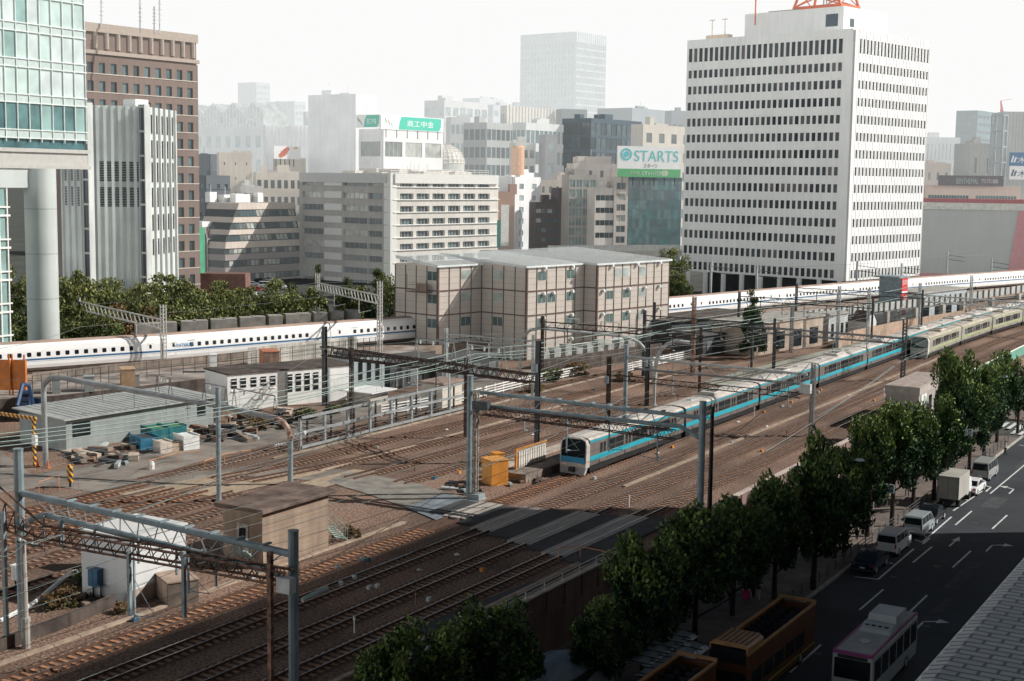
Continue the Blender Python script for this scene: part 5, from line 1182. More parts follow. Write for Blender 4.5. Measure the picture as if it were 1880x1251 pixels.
for (u0, v0, u1, v1) in ((289, 728, 313, 692), (375, 742, 415, 705), (430, 752, 505, 716)):
    b = MB(); pa_, pb_ = on(u0, v0, 0), on(u1, v1, 0); hgt = 2.2
    q0, q1 = on(u0, v0, 0), on(u1 if u1 > u0 else u0, v0+(u1-u0)*.19, 0)
    for q in (q0, q1): b.tube(q-Vector((.3, 0, 0)), q+UP*1.9, .05, 4); b.tube(q+Vector((.3, 0, 0)), q+UP*1.9, .05, 4)
    b.tube(q0+UP*1.9, q1+UP*1.9, .06, 4); b.build('insulator_frame', M('mast_grey', (.22, .22, .22)), g)
    for e in (.25, .7): q = q0.lerp(q1, e)+UP*1.9; ins(g, q, q-UP*.5, .1)
for f_ in (.1, .2, .35, .5, .6, .72): q = on(112, 693, 0).lerp(on(505, 768, 0), f_); b = MB(); b.tube(q, q-UP*1.6, .035, 4); b.build('hanger', steelb, g)
ins(g, on(540, 801, 0), on(562, 794, 0), .16, 'strain_insulator'); ins(g, on(527, 814, 0), on(503, 819, 0), .13, 'strain_insulator')
pl = at(955, 700, 0); pr = at(1196, 700, 0)
g = arch('pale grey pipe arch in front of the tan block', [pl]+[on(u, v, 0) for u, v in ((955, 640), (960, 620), (972, 607), (990, 603), (1120, 615), (1150, 619), (1172, 628), (1188, 645), (1195, 665))]+[pr], steell, .2)
for (u0, u1) in ((1038, 1062), (1103, 1136)):
    b = MB(); q0, q1 = on(u0, 607+(u0-990)*.09, 0), on(u1, 607+(u1-990)*.09, 0)
    for q in (q0, q1): b.tube(q-Vector((.3, 0, 0)), q+UP*2, .05, 4); b.tube(q+Vector((.3, 0, 0)), q+UP*2, .05, 4)
    b.tube(q0+UP*2, q1+UP*2, .06, 4); b.build('insulator_frame', steell, g)
pl = at(1203, 700, 0); pr = at(1267, 700, 0)
arch('short thick pipe arm rising right of the pale arch', [at(1203, 700, 0)]+[on(u, v, 0) for u, v in ((1204, 665), (1212, 645), (1224, 632), (1240, 626), (1266, 629))], steell, .24)
# long lattice girder behind the yard
pl = at(596, 745, 0); pr = at(985, 850, 0); 
g = E('lattice_gantry', (0, 0, 0), 0, 'long dark double lattice girder from the white shed towards the train', 'gantry', 'portal gantries over the tracks')
mast(g, pl.x, pl.y, on(596, 600, 0).z, .24, M('dark_mast', (.07, .075, .08), .6), kind='H')
A, Bq, A2, B2 = on(600, 636, 0), on(982, 687, 0), on(602, 652, 0), on(982, 702, 0)
n_ = Vector((pr.y-pl.y, pl.x-pr.x, 0)).normalized()*.9; b = MB()
for w in (Vector(), n_):
    b.tube(A+w, Bq+w, .08, 4); b.tube(A2+w, B2+w, .08, 4); b.truss(A+w, Bq+w, A2+w, B2+w, 30, .045)
b.truss(A, Bq, A+n_, Bq+n_, 30, .03); b.build('lattice', rustd, g)
for (u0, u1) in ((765, 833), (860, 925)):
    b = MB(); q0, q1 = on(u0, 658+(u0-765)*.13, 0), on(u1, 658+(u1-765)*.13, 0)
    for q in (q0, q1): b.tube(q-Vector((.35, 0, 0)), q+UP*2.1, .06, 4); b.tube(q+Vector((.35, 0, 0)), q+UP*2.1, .06, 4)
    b.tube(q0+UP*2.1, q1+UP*2.1, .07, 4); b.build('insulator_frame', steell, g)
    for e in (.1, .45, .85): q = q0.lerp(q1, e)+UP*2.1; ins(g, q, q-UP*.5, .1)
for u in (702, 766, 825): q = on(u, 670+(u-702)*.12, 0); b = MB(); b.box(q.x-.06, q.x+.06, q.y-.06, q.y+.06, q.z-2.6, q.z); b.build('hanger', steell, g)
# bullet-line gantries
def pair(label, l, r, m):
    (u0, vt0, vb0), (u1, vt1, vb1) = l, r
    P0, P1 = at(u0, vb0, 2.4), at(u1, vb1, 2.4); g = E('lattice_gantry', (0, 0, 0), 0, label, 'gantry', 'gantries over the raised line')
    Q = []
    for (P_, u, vt) in ((P0, u0, vt0), (P1, u1, vt1)):
        z = ats(u, vt, P_.y).z; mast(g, P_.x, P_.y, z, .25, m, 2.3, 'lattice' if u > 250 else 'tube'); Q.append(Vector((P_.x, P_.y, z)))
    b = MB(); a_, c_ = Q[0]-UP*1.6, Q[1]-UP*2.0
    for dz in (0, 1.2): b.tube(a_-UP*dz, c_-UP*dz, .13, 5)
    for k in range(20): q = a_.lerp(c_, (k+.5)/20); b.tube(q, a_.lerp(c_, min(1, (k+1.1)/20))-UP*1.2, .09, 4)
    b.build('lattice', m, g)
    for f_ in (.3, .7): q = a_.lerp(c_, f_)-UP*1.2; b = MB(); b.tube(q, q-UP*2, .07, 5); b.tube(q-UP*2, q-UP*1.6+Vector((1.5, 1, 0)), .05, 4); b.build('bracket', m, g)
    return g
pair('pale lattice gantry across the raised line at far left', (147, 534, 632), (301, 560, 672), M('pale_mast', (.46, .45, .42), .6, .15))
pair('pale lattice gantry across the raised line left of the tan block', (583, 502, 600), (697, 517, 650), M('pale_mast', (.46, .45, .42)))
for (u, vt, vb, lb) in ((1304, 481, 545, 'white mast of the raised line under the left half of the tower'), (1388, 488, 545, 'white mast of the raised line behind the conifer'), (1572, 480, 530, 'white mast of the raised line near the tower corner'), (1654, 484, 520, 'white mast of the raised line below the tower right face'), (1738, 462, 500, 'pale mast with bracket in front of the blank grey hall, left one'), (1819, 475, 508, 'pale mast with bracket in front of the blank grey hall, right one')):
    p = at(u, vb+2, 2.3); g = E('mast', (0, 0, 0), 0, lb, 'mast'); z = ats(u, vt, p.y).z; mast(g, p.x, p.y, z, .28, steell, 2.3, 'tube'); b = MB()
    for e in (1, 2.2): b.tube((p.x, p.y, z-e), (p.x+4, p.y+3, z-e-.6), .07, 4)
    b.build('bracket', steeld, g)
# ------------------------------------------------------------------ wires
def wire(label, pts, r, m, sag=.4, nm='overhead_wire'):
    b = MB()
    for a, c in zip(pts, pts[1:]):
        N = 8; P_ = [a.lerp(c, i/N)-UP*(sag*4*(i/N)*(1-i/N)) for i in range(N+1)]; b.path(P_, r, 4)
    return tag(b.build(nm, m), label, 'wire', 'overhead wires')
for i, (t, lb) in enumerate(((-59.6, 'contact and carrier wire above the turquoise train'), (-55.7, 'contact and carrier wire above the second track from the train'), (-51.3, 'contact and carrier wire above the third track from the train'), (-47.5, 'contact and carrier wire above the track nearest the trees'))):
    ss = [10, 53, 99.8, 144, 193, 235, 265]; b = MB()
    for a, c in zip(ss, ss[1:]):
        N = 10
        for k in range(N):
            f0, f1 = k/N, (k+1)/N; y0, y1 = a+(c-a)*f0, a+(c-a)*f1; x0, x1 = t+bow(y0), t+bow(y1)
            b.tube((x0, y0, 5.2), (x1, y1, 5.2), .013, 4); h0, h1 = 6.5-4*.7*f0*(1-f0), 6.5-4*.7*f1*(1-f1); b.tube((x0, y0, h0), (x1, y1, h1), .013, 4)
            b.tube((x1, y1, 5.2), (x1, y1, h1), .006, 3)
    tag(b.build('catenary', wirem), lb, 'wire', 'overhead wires')
cab = [((0, 797), (397, 741), (700, 676), (860, 640), (985, 631), (1240, 590), (1400, 566), (1560, 548), (1690, 522)),
       ((0, 804), (397, 750), (700, 690), (872, 650), (985, 640), (1150, 618), (1400, 590), (1560, 566), (1700, 535)),
       ((0, 812), (397, 757), (700, 697), (895, 652), (1000, 645), (1240, 603), (1400, 583)),
       ((0, 820), (397, 766), (640, 712), (900, 656), (1000, 652), (1200, 615))]
lbs = ['uppermost of the four thick pale cables sweeping across the yard', 'second of the four thick pale cables sweeping across the yard', 'third of the four thick pale cables sweeping across the yard', 'lowest of the four thick pale cables sweeping across the yard']
for c_, lb in zip(cab, lbs):
    P_ = []
    for (u, v) in c_:
        # the cables run at a constant height of about 8 m
        P_.append(at(u, v, 8.0))
    wire(lb, P_, .036, wiret, .15, 'feeder_cable')
import itertools
rw = random.Random(5)
th = [((0, 930, 5), (400, 850, 7), (860, 700, 8)), ((0, 880, 6), (402, 800, 8), (985, 640, 9)), ((0, 700, 6), (600, 640, 9), (1100, 590, 9)), ((150, 760, 7), (600, 690, 8), (985, 636, 9)), ((540, 1060, 7.5), (861, 870, 7), (1147, 730, 7)), ((-10, 1020, 7.2), (42, 1000, 7.4), (402, 880, 8)), ((60, 1000, 7.4), (1100, 640, 8)), ((1287, 742, 9), (1490, 672, 9), (1657, 590, 9)), ((1358, 790, .3), (1486, 668, 9)), ((1500, 765, 2), (1657, 662, 5), (1780, 618, 5)), ((1405, 830, .3), (1640, 672, 5)), ((1660, 660, 5.5), (1880, 555, 6)), ((985, 632, 9), (1271, 575, 9), (1540, 540, 8)), ((150, 560, 8), (583, 520, 9), (1304, 488, 9)), ((0, 640, 8), (147, 600, 8), (301, 578, 8)), ((301, 575, 8), (697, 530, 9)), ((697, 540, 9), (1304, 500, 9)), ((985, 660, 8), (1187, 640, 8), (1420, 610, 8)), ((402, 745, 8), (596, 640, 9)), ((1116, 670, 8), (1420, 630, 8), (1592, 560, 8)), ((1240, 600, 8), (1452, 565, 8), (1686, 525, 8)), ((1560, 560, 8), (1780, 515, 8), (1900, 500, 8)), ((1304, 490, 10), (1572, 485, 10), (1738, 470, 10), (1900, 462, 10))]
for i, q in enumerate(th):
    P_ = [at(u, v, z) for u, v, z in q]; b = MB()
    for a, c in zip(P_, P_[1:]):
        N = 6; R_ = [a.lerp(c, k/N)-UP*(.3*4*(k/N)*(1-k/N)) for k in range(N+1)]; b.path(R_, .022 if i not in (8, 9, 10, 11) else .035, 4)
    tag(b.build('overhead_wire', wirem), 'thin grey overhead wire strung between the masts of the yard', 'wire', 'thin wires between the masts')
# ------------------------------------------------------------------ yard buildings and things
def hutbox(name, label, cat, pts_px, z1, wallm, roofm, over=.3, z0=0., rh=.25, rise=0., dep=None, ax=None):
    """pts_px: three visible ground corners (left, front, right) in photo pixels"""
    f, c = at(*pts_px[1], z0), at(*pts_px[2], z0); dr = (Vector((0, 1, 0)) if ax is None else ang(ax)); dl = Vector((-dr.y, dr.x, 0)); L2 = solvew(f, dr, pts_px[2][0]); L1 = dep or solvew(f, dl, pts_px[0][0])
    o = E(name, (0, 0, 0), 0, label, cat); b = MB(); b.prism([(p.x, p.y) for p in (f, f+dr*L2, f+dr*L2+dl*L1, f+dl*L1)], z0, z1); b.build('wall', wallm, o)
    b = MB(); P_ = [f-dl*over-dr*over, f+dr*(L2+over)-dl*over, f+dr*(L2+over)+dl*(L1+over), f+dl*(L1+over)-dr*over]
    zz = [z1, z1, z1+rise, z1+rise]; b.add([p+UP*(h_-p.z) for p, h_ in zip(P_, zz)]+[p+UP*(h_+rh-p.z) for p, h_ in zip(P_, zz)], [(3,2,1,0),(4,5,6,7),(0,1,5,4),(1,2,6,5),(2,3,7,6),(3,0,4,7)]); b.build('roof', roofm, o)
    return o, f, dl, dr, L1, L2
brick = M('tile_block', (.36, .27, .20), .8, .12, .6, .2, streak=.3)
o, f, dl, dr, L1, L2 = hutbox('relay_hut', 'beige block relay hut with a flat brown overhanging roof and a pale door', 'hut', [(420, 985), (482, 1045), (603, 1010)], 4.0, brick, M('brown_roof', (.17, .12, .095), .85, .3, .7, .2, streak=.4), .45, rh=.28, dep=3.6)
b = MB(); n = dr.cross(UP)*1; n = n if n.dot(-f) > 0 else -n; w = MB()
for k in range(10): b.obox(f+n*.0, dr, n, L2, .012, .38*k+.1, .38*k+.12)
b.build('block_joint', M('joint_brown', (.26, .19, .14), .9), o)
nl_ = dl.cross(UP); nl_ = nl_ if nl_.dot(-f) > 0 else -nl_
b = MB(); b.obox(f+dl*(L1*.35), dl, nl_, 1.0, .06, .9, 3.0); dd = b.build('door', M('rusty_white_door', (.5, .45, .4), .7, .3, 2), o); b = MB(); b.obox(f+dl*(L1*.35+.2), dl, nl_, .6, .08, 1.9, 2.7); b.build('window', dkg, dd)
# green stairs
for (u, v, lb, sc2) in ((618, 995, 'small green steel stairway on the right side of the relay hut', 1.), (455, 1040, 'green steel stairway behind the gantry at the hut door', 1.4)):
    q = at(u, v, 0); st = E('steel_stairs', (q.x, q.y, 0), 0, lb, 'stairs'); gm = M('green_white_paint', (.45, .56, .50), .6)
    b = MB()
    for k in range(6): b.box(-.5*sc2, .5*sc2, -.9+k*.25, -.7+k*.25, 1.3-k*.22, 1.34-k*.22)
    b.build('tread', gm, st); b = MB()
    for x in (-.5*sc2, .5*sc2): b.tube((x, -1, 1.4), (x, .7, 0), .05, 4); b.tube((x, -1, 2.3), (x, .7, .9), .04, 4); [b.tube((x, -1+k*.28, 1.4-k*.23), (x, -1+k*.28, 2.3-k*.23), .025, 4) for k in range(7)]
    b.build('handrail', gm, st)
# white plant hut
o, f, dl, dr, L1, L2 = hutbox('white_hut', 'white flat-sided equipment hut under the nearest gantry', 'hut', [(186, 1085), (243, 1111), (342, 1083)], 4.2, M('hut_white', (.66, .67, .66), .5, .05, .3, streak=.06), M('hut_roof', (.66, .66, .63), .6, .06, .5), .12, rh=.12, dep=4.5)
b = MB(); n = dr.cross(UP); n = n if n.dot(-f) > 0 else -n; b.obox(f, dr, n, L2, .05, 0, .95); b.build('plinth', M('plinth_tan', (.42, .34, .28), .8), o)
def cab_(name, label, cat, u, v, w, d, h, m, z=0, roofm=None, az=0, legs=0, sub='body'):
    q = at(u, v, z); o = E(name, (q.x, q.y, z), radians(az), label, cat); b = MB(); b.box(-w/2, w/2, 0, d, legs, h); b.build(sub, m, o)
    b = MB(); b.box(-w/2-.06, w/2+.06, -.06, d+.06, h, h+.09); b.build('lid', roofm or m, o)
    b = MB(); b.box(-w/2+.06, -.02, -.02, 0, legs+.12, h-.08); b.box(.02, w/2-.06, -.02, 0, legs+.12, h-.08); b.build('door', roofm or m, o)
    if legs:
        b = MB()
        for x in (-w/2+.1, w/2-.1): MB().tube((x, d/2, 0), (x, d/2, legs), .06, 5).build('leg', steeld, o)
    return o
cab_('equipment_cabinet', 'orange-brown steel cabinet at the foot of the white-flecked mast', 'cabinet', 893, 889, 1.9, 1.7, 2.2, orangep, az=-30, roofm=M('orange_light', (.66, .31, .08), .6))
cab_('equipment_cabinet', 'small orange cabinet behind the larger orange one', 'cabinet', 905, 856, 1.1, .9, 1.2, orangep, az=-30)
cab_('concrete_bunker', 'small dark concrete box at the corner of the white hut', 'box', 297, 1105, 2.6, 2.0, 1.5, M('bunker', (.20, .16, .13), .9, .2, 1, .2), az=-28, roofm=M('bunker_top', (.38, .28, .22), .9))
cab_('trackside_box', 'blue box on legs beside the white hut', 'cabinet', 171, 1100, .9, .7, 1.9, M('box_blue', (.04, .13, .22), .5), legs=.8)
cab_('trackside_box', 'white box on a post left of the concrete pole', 'cabinet', 28, 1085, .7, .5, 1.6, white, legs=.7)
cab_('trackside_box', 'cream box standing left of the white hut', 'cabinet', 165, 1045, 1.6, 1.2, 1.9, M('box_cream', (.6, .54, .46), .6))
# long metal-roofed shed
gw_ = M('shed_grey', (.30, .33, .32), .7, .08, .5, streak=.2)
o, f, dl, dr, L1, L2 = hutbox('long_shed', 'long grey shed with a corrugated metal roof left of centre', 'shed', [(60, 800), (122, 829), (392, 782)], 3.1, gw_, M('shed_roof', (.40, .42, .40), .6, .1, .6, streak=.2), .5, rh=.12, rise=.35, dep=7.5, ax=5)
n = dr.cross(UP); n = n if n.dot(-f) > 0 else -n; b = MB()
for k in range(1, 24): a = f+dr*(L2*k/24)-dl*.5; c = a+dl*(L1+1); b.tube(a+UP*3.23, c+UP*3.58, .04, 4)
b.build('roof_seam', M('seam', (.34, .35, .34), .6), o)
for x, w in ((.04, .11), (.88, .06)): b = MB(); b.obox(f+dr*(L2*x), dr, n, L2*w, .05, 1.3, 2.7); b.build('window', dkg, o)
# white shed with windows, and its grey neighbour
wsm = M('shed_white', (.68, .68, .65), .6, .05, .6, streak=.15)
o, f, dl, dr, L1, L2 = hutbox('white_shed', 'long white shed with a row of narrow barred windows under the dark wall', 'shed', [(405, 745), (418, 755), (646, 727)], 4.2, M('shed_white2', (.80, .80, .77), .6, .04, .6, streak=.08), concd, .15, rh=.2, dep=6, ax=22)
n = dr.cross(UP); n = n if n.dot(-f) > 0 else -n
for (u, tall) in ((430, 0), (447, 0), (466, 0), (484, 0), (501, 0), (532, 1), (548, 1), (564, 1), (580, 1)):
    x = (u-418)/(646-418); x = x*1.0; q = f+dr*(solvew(f, dr, u)); b = MB(); b.obox(q-dr*.35, dr, n, .7, .05, 1.6 if tall else 2.6, 3.7); wn = b.build('window', dkg, o); b = MB(); [b.obox(q-dr*.38, dr, n, .76, .09, zz, zz+.09) for zz in (2.2, 2.9, 3.4)]; b.build('window_bar', white, wn)
b = MB(); [b.obox(f+dr*(L2*x), dr, n, .25, .1, 0, 4.2) for x in (.45, .8)]; b.build('downpipe', steell, o)
o, f, dl, dr, L1, L2 = hutbox('grey_shed', 'pale blue-grey shed with three dark windows right of the white shed', 'shed', [(648, 722), (650, 724), (706, 712)], 4.6, M('shed_bluegrey', (.36, .42, .43), .6, .06), steeld, .05, dep=5, ax=22)
n = dr.cross(UP); n = n if n.dot(-f) > 0 else -n
for x in (.14, .42, .70): b = MB(); b.obox(f+dr*(L2*x), dr, n, L2*.13, .05, 1.6, 4.0); b.build('window', dkg, o)
o, f, dl, dr, L1, L2 = hutbox('flat_canopy', 'low hut with a bright white flat roof beside the steel frame fence', 'hut', [(650, 738), (680, 748), (712, 742)], 1.7, M('hut_dim', (.45, .42, .36), .8), white, .8, rh=.12, dep=3.5)
o, f, dl, dr, L1, L2 = hutbox('cream_hut', 'cream hut with a brown roof just left of the tube gantry mast', 'hut', [(802, 742), (812, 750), (848, 742)], 2.8, M('hut_cream', (.60, .56, .48), .7, .08), M('hut_brown', (.30, .22, .18), .8), .3, dep=3)
# steel frame fence
p0, p1 = at(549, 828, 0), at(856, 752, 0); d = (p1-p0); L_ = d.length; d.normalize(); n = Vector((d.y, -d.x, 0))
o = E('steel_frame_fence', (0, 0, 0), 0, 'tall grey steel frame of posts and rails standing along the siding', 'fence'); fm_ = M('galvanised', (.27, .29, .29), .6, .12, 1.2)
for k in range(9): b = MB(); q = p0+d*(L_*k/8); b.obox(q-d*.14, d, n, .28, .28, 0, 3.3); b.build('post', fm_, o)
for k in range(8): b = MB(); q = p0+d*(L_*(k+.5)/8)-n*.6; b.obox(q-d*.08, d, n, .16, .16, 0, 3.0); b.build('post', blackp, o)
for z in (.25, 1.75, 3.2): b = MB(); b.obox(p0+n*.28, d, n, L_, .12, z, z+.28); b.build('rail', fm_, o)
# white plank fence
def plank(label, pts, m, h=1.3, rails=4, gap=2.2):
    P_ = [at(u, v, 0) for u, v in pts]; o = E('plank_fence', (0, 0, 0), 0, label, 'fence'); b = MB(); c = MB()
    for a, e in zip(P_, P_[1:]):
        L = (e-a).length; d = (e-a).normalized(); n = Vector((d.y, -d.x, 0)); k = 0
        for r in range(rails): b.obox(a, d, n, L, .05, .2+r*h/rails, .2+r*h/rails+.15)
        while k < L: MB().obox(a+d*k-n*.06, d, n, .1, .06, 0, h+.15).build('post', m, o); k += gap
    b.build('rail', m, o); return o
plank('white plank fence behind the steel frame and the gantry masts', [(700, 765), (860, 737), (985, 705), (1060, 690)], white)
plank('white plank fence continuing right behind the second gantry', [(1148, 685), (1205, 672), (1270, 658)], white)
plank('thin dark railing on the retaining wall edge', [(0, 770), (60, 760)], steeld, 1, 2)
o = E('green_fence', (0, 0, 0), 0, 'green mesh fence right of the tall rusty lattice mast', 'fence'); P_ = [at(1280, 652, 0), at(1380, 634, 0), at(1470, 618, 0)]; b = MB()
for a, c in zip(P_, P_[1:]): b.quad(a, c, c+UP*2, a+UP*2)
b.build('mesh_panel', M('fence_green', (.05, .18, .12), .7, .5, 3), o); b = MB()
for a, c in zip(P_, P_[1:]):
    for k in range(8): q = a.lerp(c, k/8); b.tube(q, q+UP*2.1, .05, 4); b.tube(q+Vector((0, -.1, .2)), a.lerp(c, (k+1)/8)+Vector((0, -.1, 1.9)), .03, 4)
b.build('frame', M('fence_pale', (.35, .5, .42), .6), o)
# terrace fence along the raised line + cabinets
P_ = [at(u, v, 2.45) for u, v in ((60, 722), (200, 703), (400, 680), (600, 655), (700, 643))]
o = E('terrace_fence', (0, 0, 0), 0, 'thin grey wire fence on the terrace below the bullet train', 'fence'); b = MB(); c = MB()
for a, e in zip(P_, P_[1:]):
    for k in range(9): q = a.lerp(e, k/9); MB().tube(q, q+UP*2.0, .05, 4).build('post', steeld, o)
    for z in (.7, 1.35, 1.95): b.tube(a+UP*z, e+UP*z, .025, 4)
b.build('wire', steeld, o)
P_ = [at(u, v, 2.45) for u, v in ((60, 700), (200, 684), (290, 675), (420, 662), (540, 648), (720, 628))]
b = MB()
for a, e in zip(P_, P_[1:]): b.quad(a, e, e+UP*1.0, a+UP*1.0)
tag(b.build('terrace_wall', M('terrace_wall', (.26, .215, .175), .9, .2, .6, streak=.4)), 'low stained wall between the bullet train and the terrace', 'wall')
for (u, v, w, h, m, lb) in ((222, 708, 2.6, 2.0, M('box_tan', (.45, .30, .18), .8), 'tan equipment box on the terrace below the bullet train'), (244, 708, 1.2, 1.3, gw_, 'small grey box beside the tan terrace box'), (385, 683, 1.4, 2.2, white, 'white cabinet on the terrace near the middle'), (480, 683, 3.4, 2.7, M('rust_box', (.36, .22, .16), .85, .3, 1, streak=.5), 'rust-streaked metal container on the terrace'), (96, 722, 1.4, 1.6, gw_, 'grey cabinet at the left end of the terrace'), (155, 718, 1.8, 1.7, gw_, 'wide grey cabinet at the left part of the terrace')):
    cab_('terrace_cabinet', lb, 'cabinet', u, v, w, w*.6, h, m, z=2.45, az=-40, roofm=M('rust_top', (.45, .18, .10), .8) if 'rust' in lb else None)
b = MB(); P_ = [at(u, v, 2.45) for u, v in ((455, 672), (540, 662), (655, 648))]
for a, e in zip(P_, P_[1:]): b.quad(a, e, e+UP*2.4, a+UP*2.4)
tag(b.build('panel_fence', M('panel_stained', (.48, .46, .41), .8, .2, .5, streak=.4)), 'stained pale panel fence behind the rusty container', 'fence')
# concrete cable-trough blocks along the far side of the raised line
blk_m = M('block_grey', (.33, .31, .28), .9, .15, 1)
path_ = off(cl, -8.0, 2.3); us = [258+k*27.5 for k in range(15)]
pc_ = None
for k, u in enumerate(us):
    q = min(path_, key=lambda q: abs(upx(q)-u)); b = MB(); b.box(-1.15, 1.15, -1, 1, 0, 2.3); ob = b.build('concrete_block', blk_m, None, (q.x, q.y, 4.5)); ob.rotation_euler = (0, 0, radians(-42))
    tag(ob, 'grey concrete block, one of the row behind the bullet train', 'concrete block', 'concrete blocks behind the bullet train')
# bins, crates and yard clutter
def bin_(u, v, w, d, h, m, lidm, lb, az=-20):
    q = at(u, v, 0); o = E('skip', (q.x, q.y, 0), radians(az), lb, 'skip'); b = MB(); t = .08
    b.prism([(-w/2, 0), (w/2, 0), (w/2, d), (-w/2, d)], 0, .1)
    for (x0, x1, y0, y1) in ((-w/2, w/2, 0, t), (-w/2, w/2, d-t, d), (-w/2, -w/2+t, t, d-t), (w/2-t, w/2, t, d-t)): b.box(x0, x1, y0, y1, .1, h)
    b.build('body', m, o); b = MB(); b.box(-w/2-.05, w/2+.05, -.05, t, h, h+.1); b.box(-w/2-.05, w/2+.05, d-t, d+.05, h, h+.1); b.build('rim', m, o)
    if lidm: b = MB(); b.box(-w/2+.1, w/2-.1, .1, d-.1, h-.2, h-.05); b.build('load', lidm, o)
    return o
blue = M('skip_blue', (.03, .17, .28), .6, .2, 1, streak=.3); teal = M('skip_teal', (.03, .20, .22), .6, .2, 1, streak=.3)
bin_(248, 824, 2.6, 1.9, 1.2, blue, steeld, 'blue open skip, nearest of the skips in the yard')
bin_(268, 812, 2.6, 1.9, 1.5, teal, M('net_green', (.05, .22, .10), .9), 'teal skip with a green net behind the blue one')
bin_(302, 806, 2.4, 1.9, 1.4, teal, M('net_green', (.05, .22, .10)), 'teal skip with a green net, rightmost of the skips')
bin_(328, 825, 2.3, 1.7, 1.4, white, white, 'white slatted crate right of the skips')
bin_(288, 831, 1.7, 1.2, 1.1, M('crate_cream', (.6, .52, .45), .8), M('crate_cream', (.6, .52, .45)), 'cream crate in front of the skips')
bin_(309, 828, 1.4, 1.1, .8, M('crate_tan', (.5, .38, .28), .8), M('crate_tan', (.5, .38, .28)), 'tan crate between the cream and the white crates')
rr = random.Random(3); junkm = [rustd, rust, steeld, M('timber_grey', (.28, .22, .17), .9), M('plank_pale', (.5, .42, .33), .8), steell]
for (u0, u1, v0, v1, n, sc3) in ((110, 240, 822, 858, 26, 1.6), (340, 470, 765, 812, 46, 1.6), (470, 530, 750, 790, 20, 1.2), (825, 880, 885, 908, 12, .7), (915, 990, 868, 893, 16, .9), (120, 200, 1088, 1120, 10, .6)):
    for k in range(n):
        q = at(rr.uniform(u0, u1), rr.uniform(v0, v1), 0); L = rr.uniform(.5, 2.4)*sc3; b = MB(); b.box(-L/2, L/2, -.12, .12+rr.random()*.5*sc3, 0, rr.uniform(.08, .4)*sc3)
        ob = b.build('scrap_timber', rr.choice(junkm), None, (q.x, q.y, .04)); ob.rotation_euler = (rr.uniform(-.1, .1), rr.uniform(-.12, .12), rr.uniform(-1.2, .6)); tag(ob, 'scrap timber or metal piece lying in a yard heap', 'scrap', 'scrap pieces lying about the yard')
# hazard posts, cones, orange handrails, barrier arm
hz_m = bpy.data.materials.new('hazard_stripes'); hz_m.use_nodes = True; nt_ = hz_m.node_tree; wv = nt_.nodes.new('ShaderNodeTexWave'); wv.bands_direction = 'DIAGONAL'; wv.inputs['Scale'].default_value = 1.1
tcn = nt_.nodes.new('ShaderNodeTexCoord'); nt_.links.new(tcn.outputs['Object'], wv.inputs[0]); crn = nt_.nodes.new('ShaderNodeValToRGB'); crn.color_ramp.interpolation = 'CONSTANT'; crn.color_ramp.elements[0].color = (.02, .02, .02, 1); crn.color_ramp.elements[1].color = (.75, .35, .03, 1); crn.color_ramp.elements[1].position = .5
nt_.links.new(wv.outputs[0], crn.inputs[0]); nt_.links.new(crn.outputs[0], nt_.nodes['Principled BSDF'].inputs['Base Color'])
q = at(129, 895, 0); o = E('hazard_post', (q.x, q.y, 0), 0, 'black and yellow striped round-topped post on the yard crossing', 'post'); b = MB(); b.tube((0, 0, 0), (0, 0, .5), .1, 8); b.build('stem', blackp, o); b = MB(); b.lathe((0, 0, .45), [(.25, 0), (.27, .2), (.27, 1.3), (.16, 1.55), (0, 1.6)], 12); b.build('striped_cover', hz_m, o)
q = at(64, 855, 0); o = E('height_barrier', (q.x, q.y, 0), 0, 'black and orange striped height bar on a post at the far left', 'barrier'); b = MB(); b.box(-.12, .12, -.12, .12, 0, 4.6); b.build('post', hz_m, o); b = MB(); b.box(-7, .3, -.13, .13, 4.3, 4.6); b.build('bar', hz_m, o); b = MB(); b.box(0, .5, -.3, 0, 2, 2.9); b.build('box', white, o)
for (u, v, lb) in ((69, 857, 'orange traffic cone at the foot of the striped barrier post'), (88, 860, 'orange traffic cone at the foot of the pipe arch')):
    q = at(u, v, 0); o = E('traffic_cone', (q.x, q.y, .02), 0, lb, 'traffic cone'); b = MB(); b.box(-.22, .22, -.22, .22, 0, .04); b.build('base', orangep, o); b = MB(); b.lathe((0, 0, .04), [(.16, 0), (.04, .7), (0, .7)], 10); b.build('cone', M('cone_red', (.6, .13, .05), .6), o)
for pts, lb in (([(273, 865), (325, 850), (366, 846)], 'orange handrail beside the service road, left of the tall pole'), ([(376, 865), (412, 852), (460, 844)], 'orange handrail beside the service road, right of the tall pole'), ([(72, 905), (108, 893), (110, 900)], 'short orange handrail near the striped post'), ([(1025, 1030), (1065, 1027), (1110, 1037)], 'orange pipe rail at the far end of the pink parapet')):
    o = MB(); P_ = [at(u, v, 0) for u, v in pts]; 
    for a, c in zip(P_, P_[1:]): o.tube(a+UP*.95, c+UP*.95, .035, 5)
    for a in P_: o.tube(a, a+UP*.97, .035, 5)
    tag(o.build('handrail', M('rail_orange', (.6, .28, .12), .6)), lb, 'handrail')
q = at(278, 862, 0); o = MB(); o.lathe((q.x, q.y, 0), [(.28, 0), (.3, .5), (.2, .75), (0, .85)], 12); tag(o.build('white_drum', white), 'small white drum beside the handrail on the yard road', 'drum')
q = at(240, 841, 0)
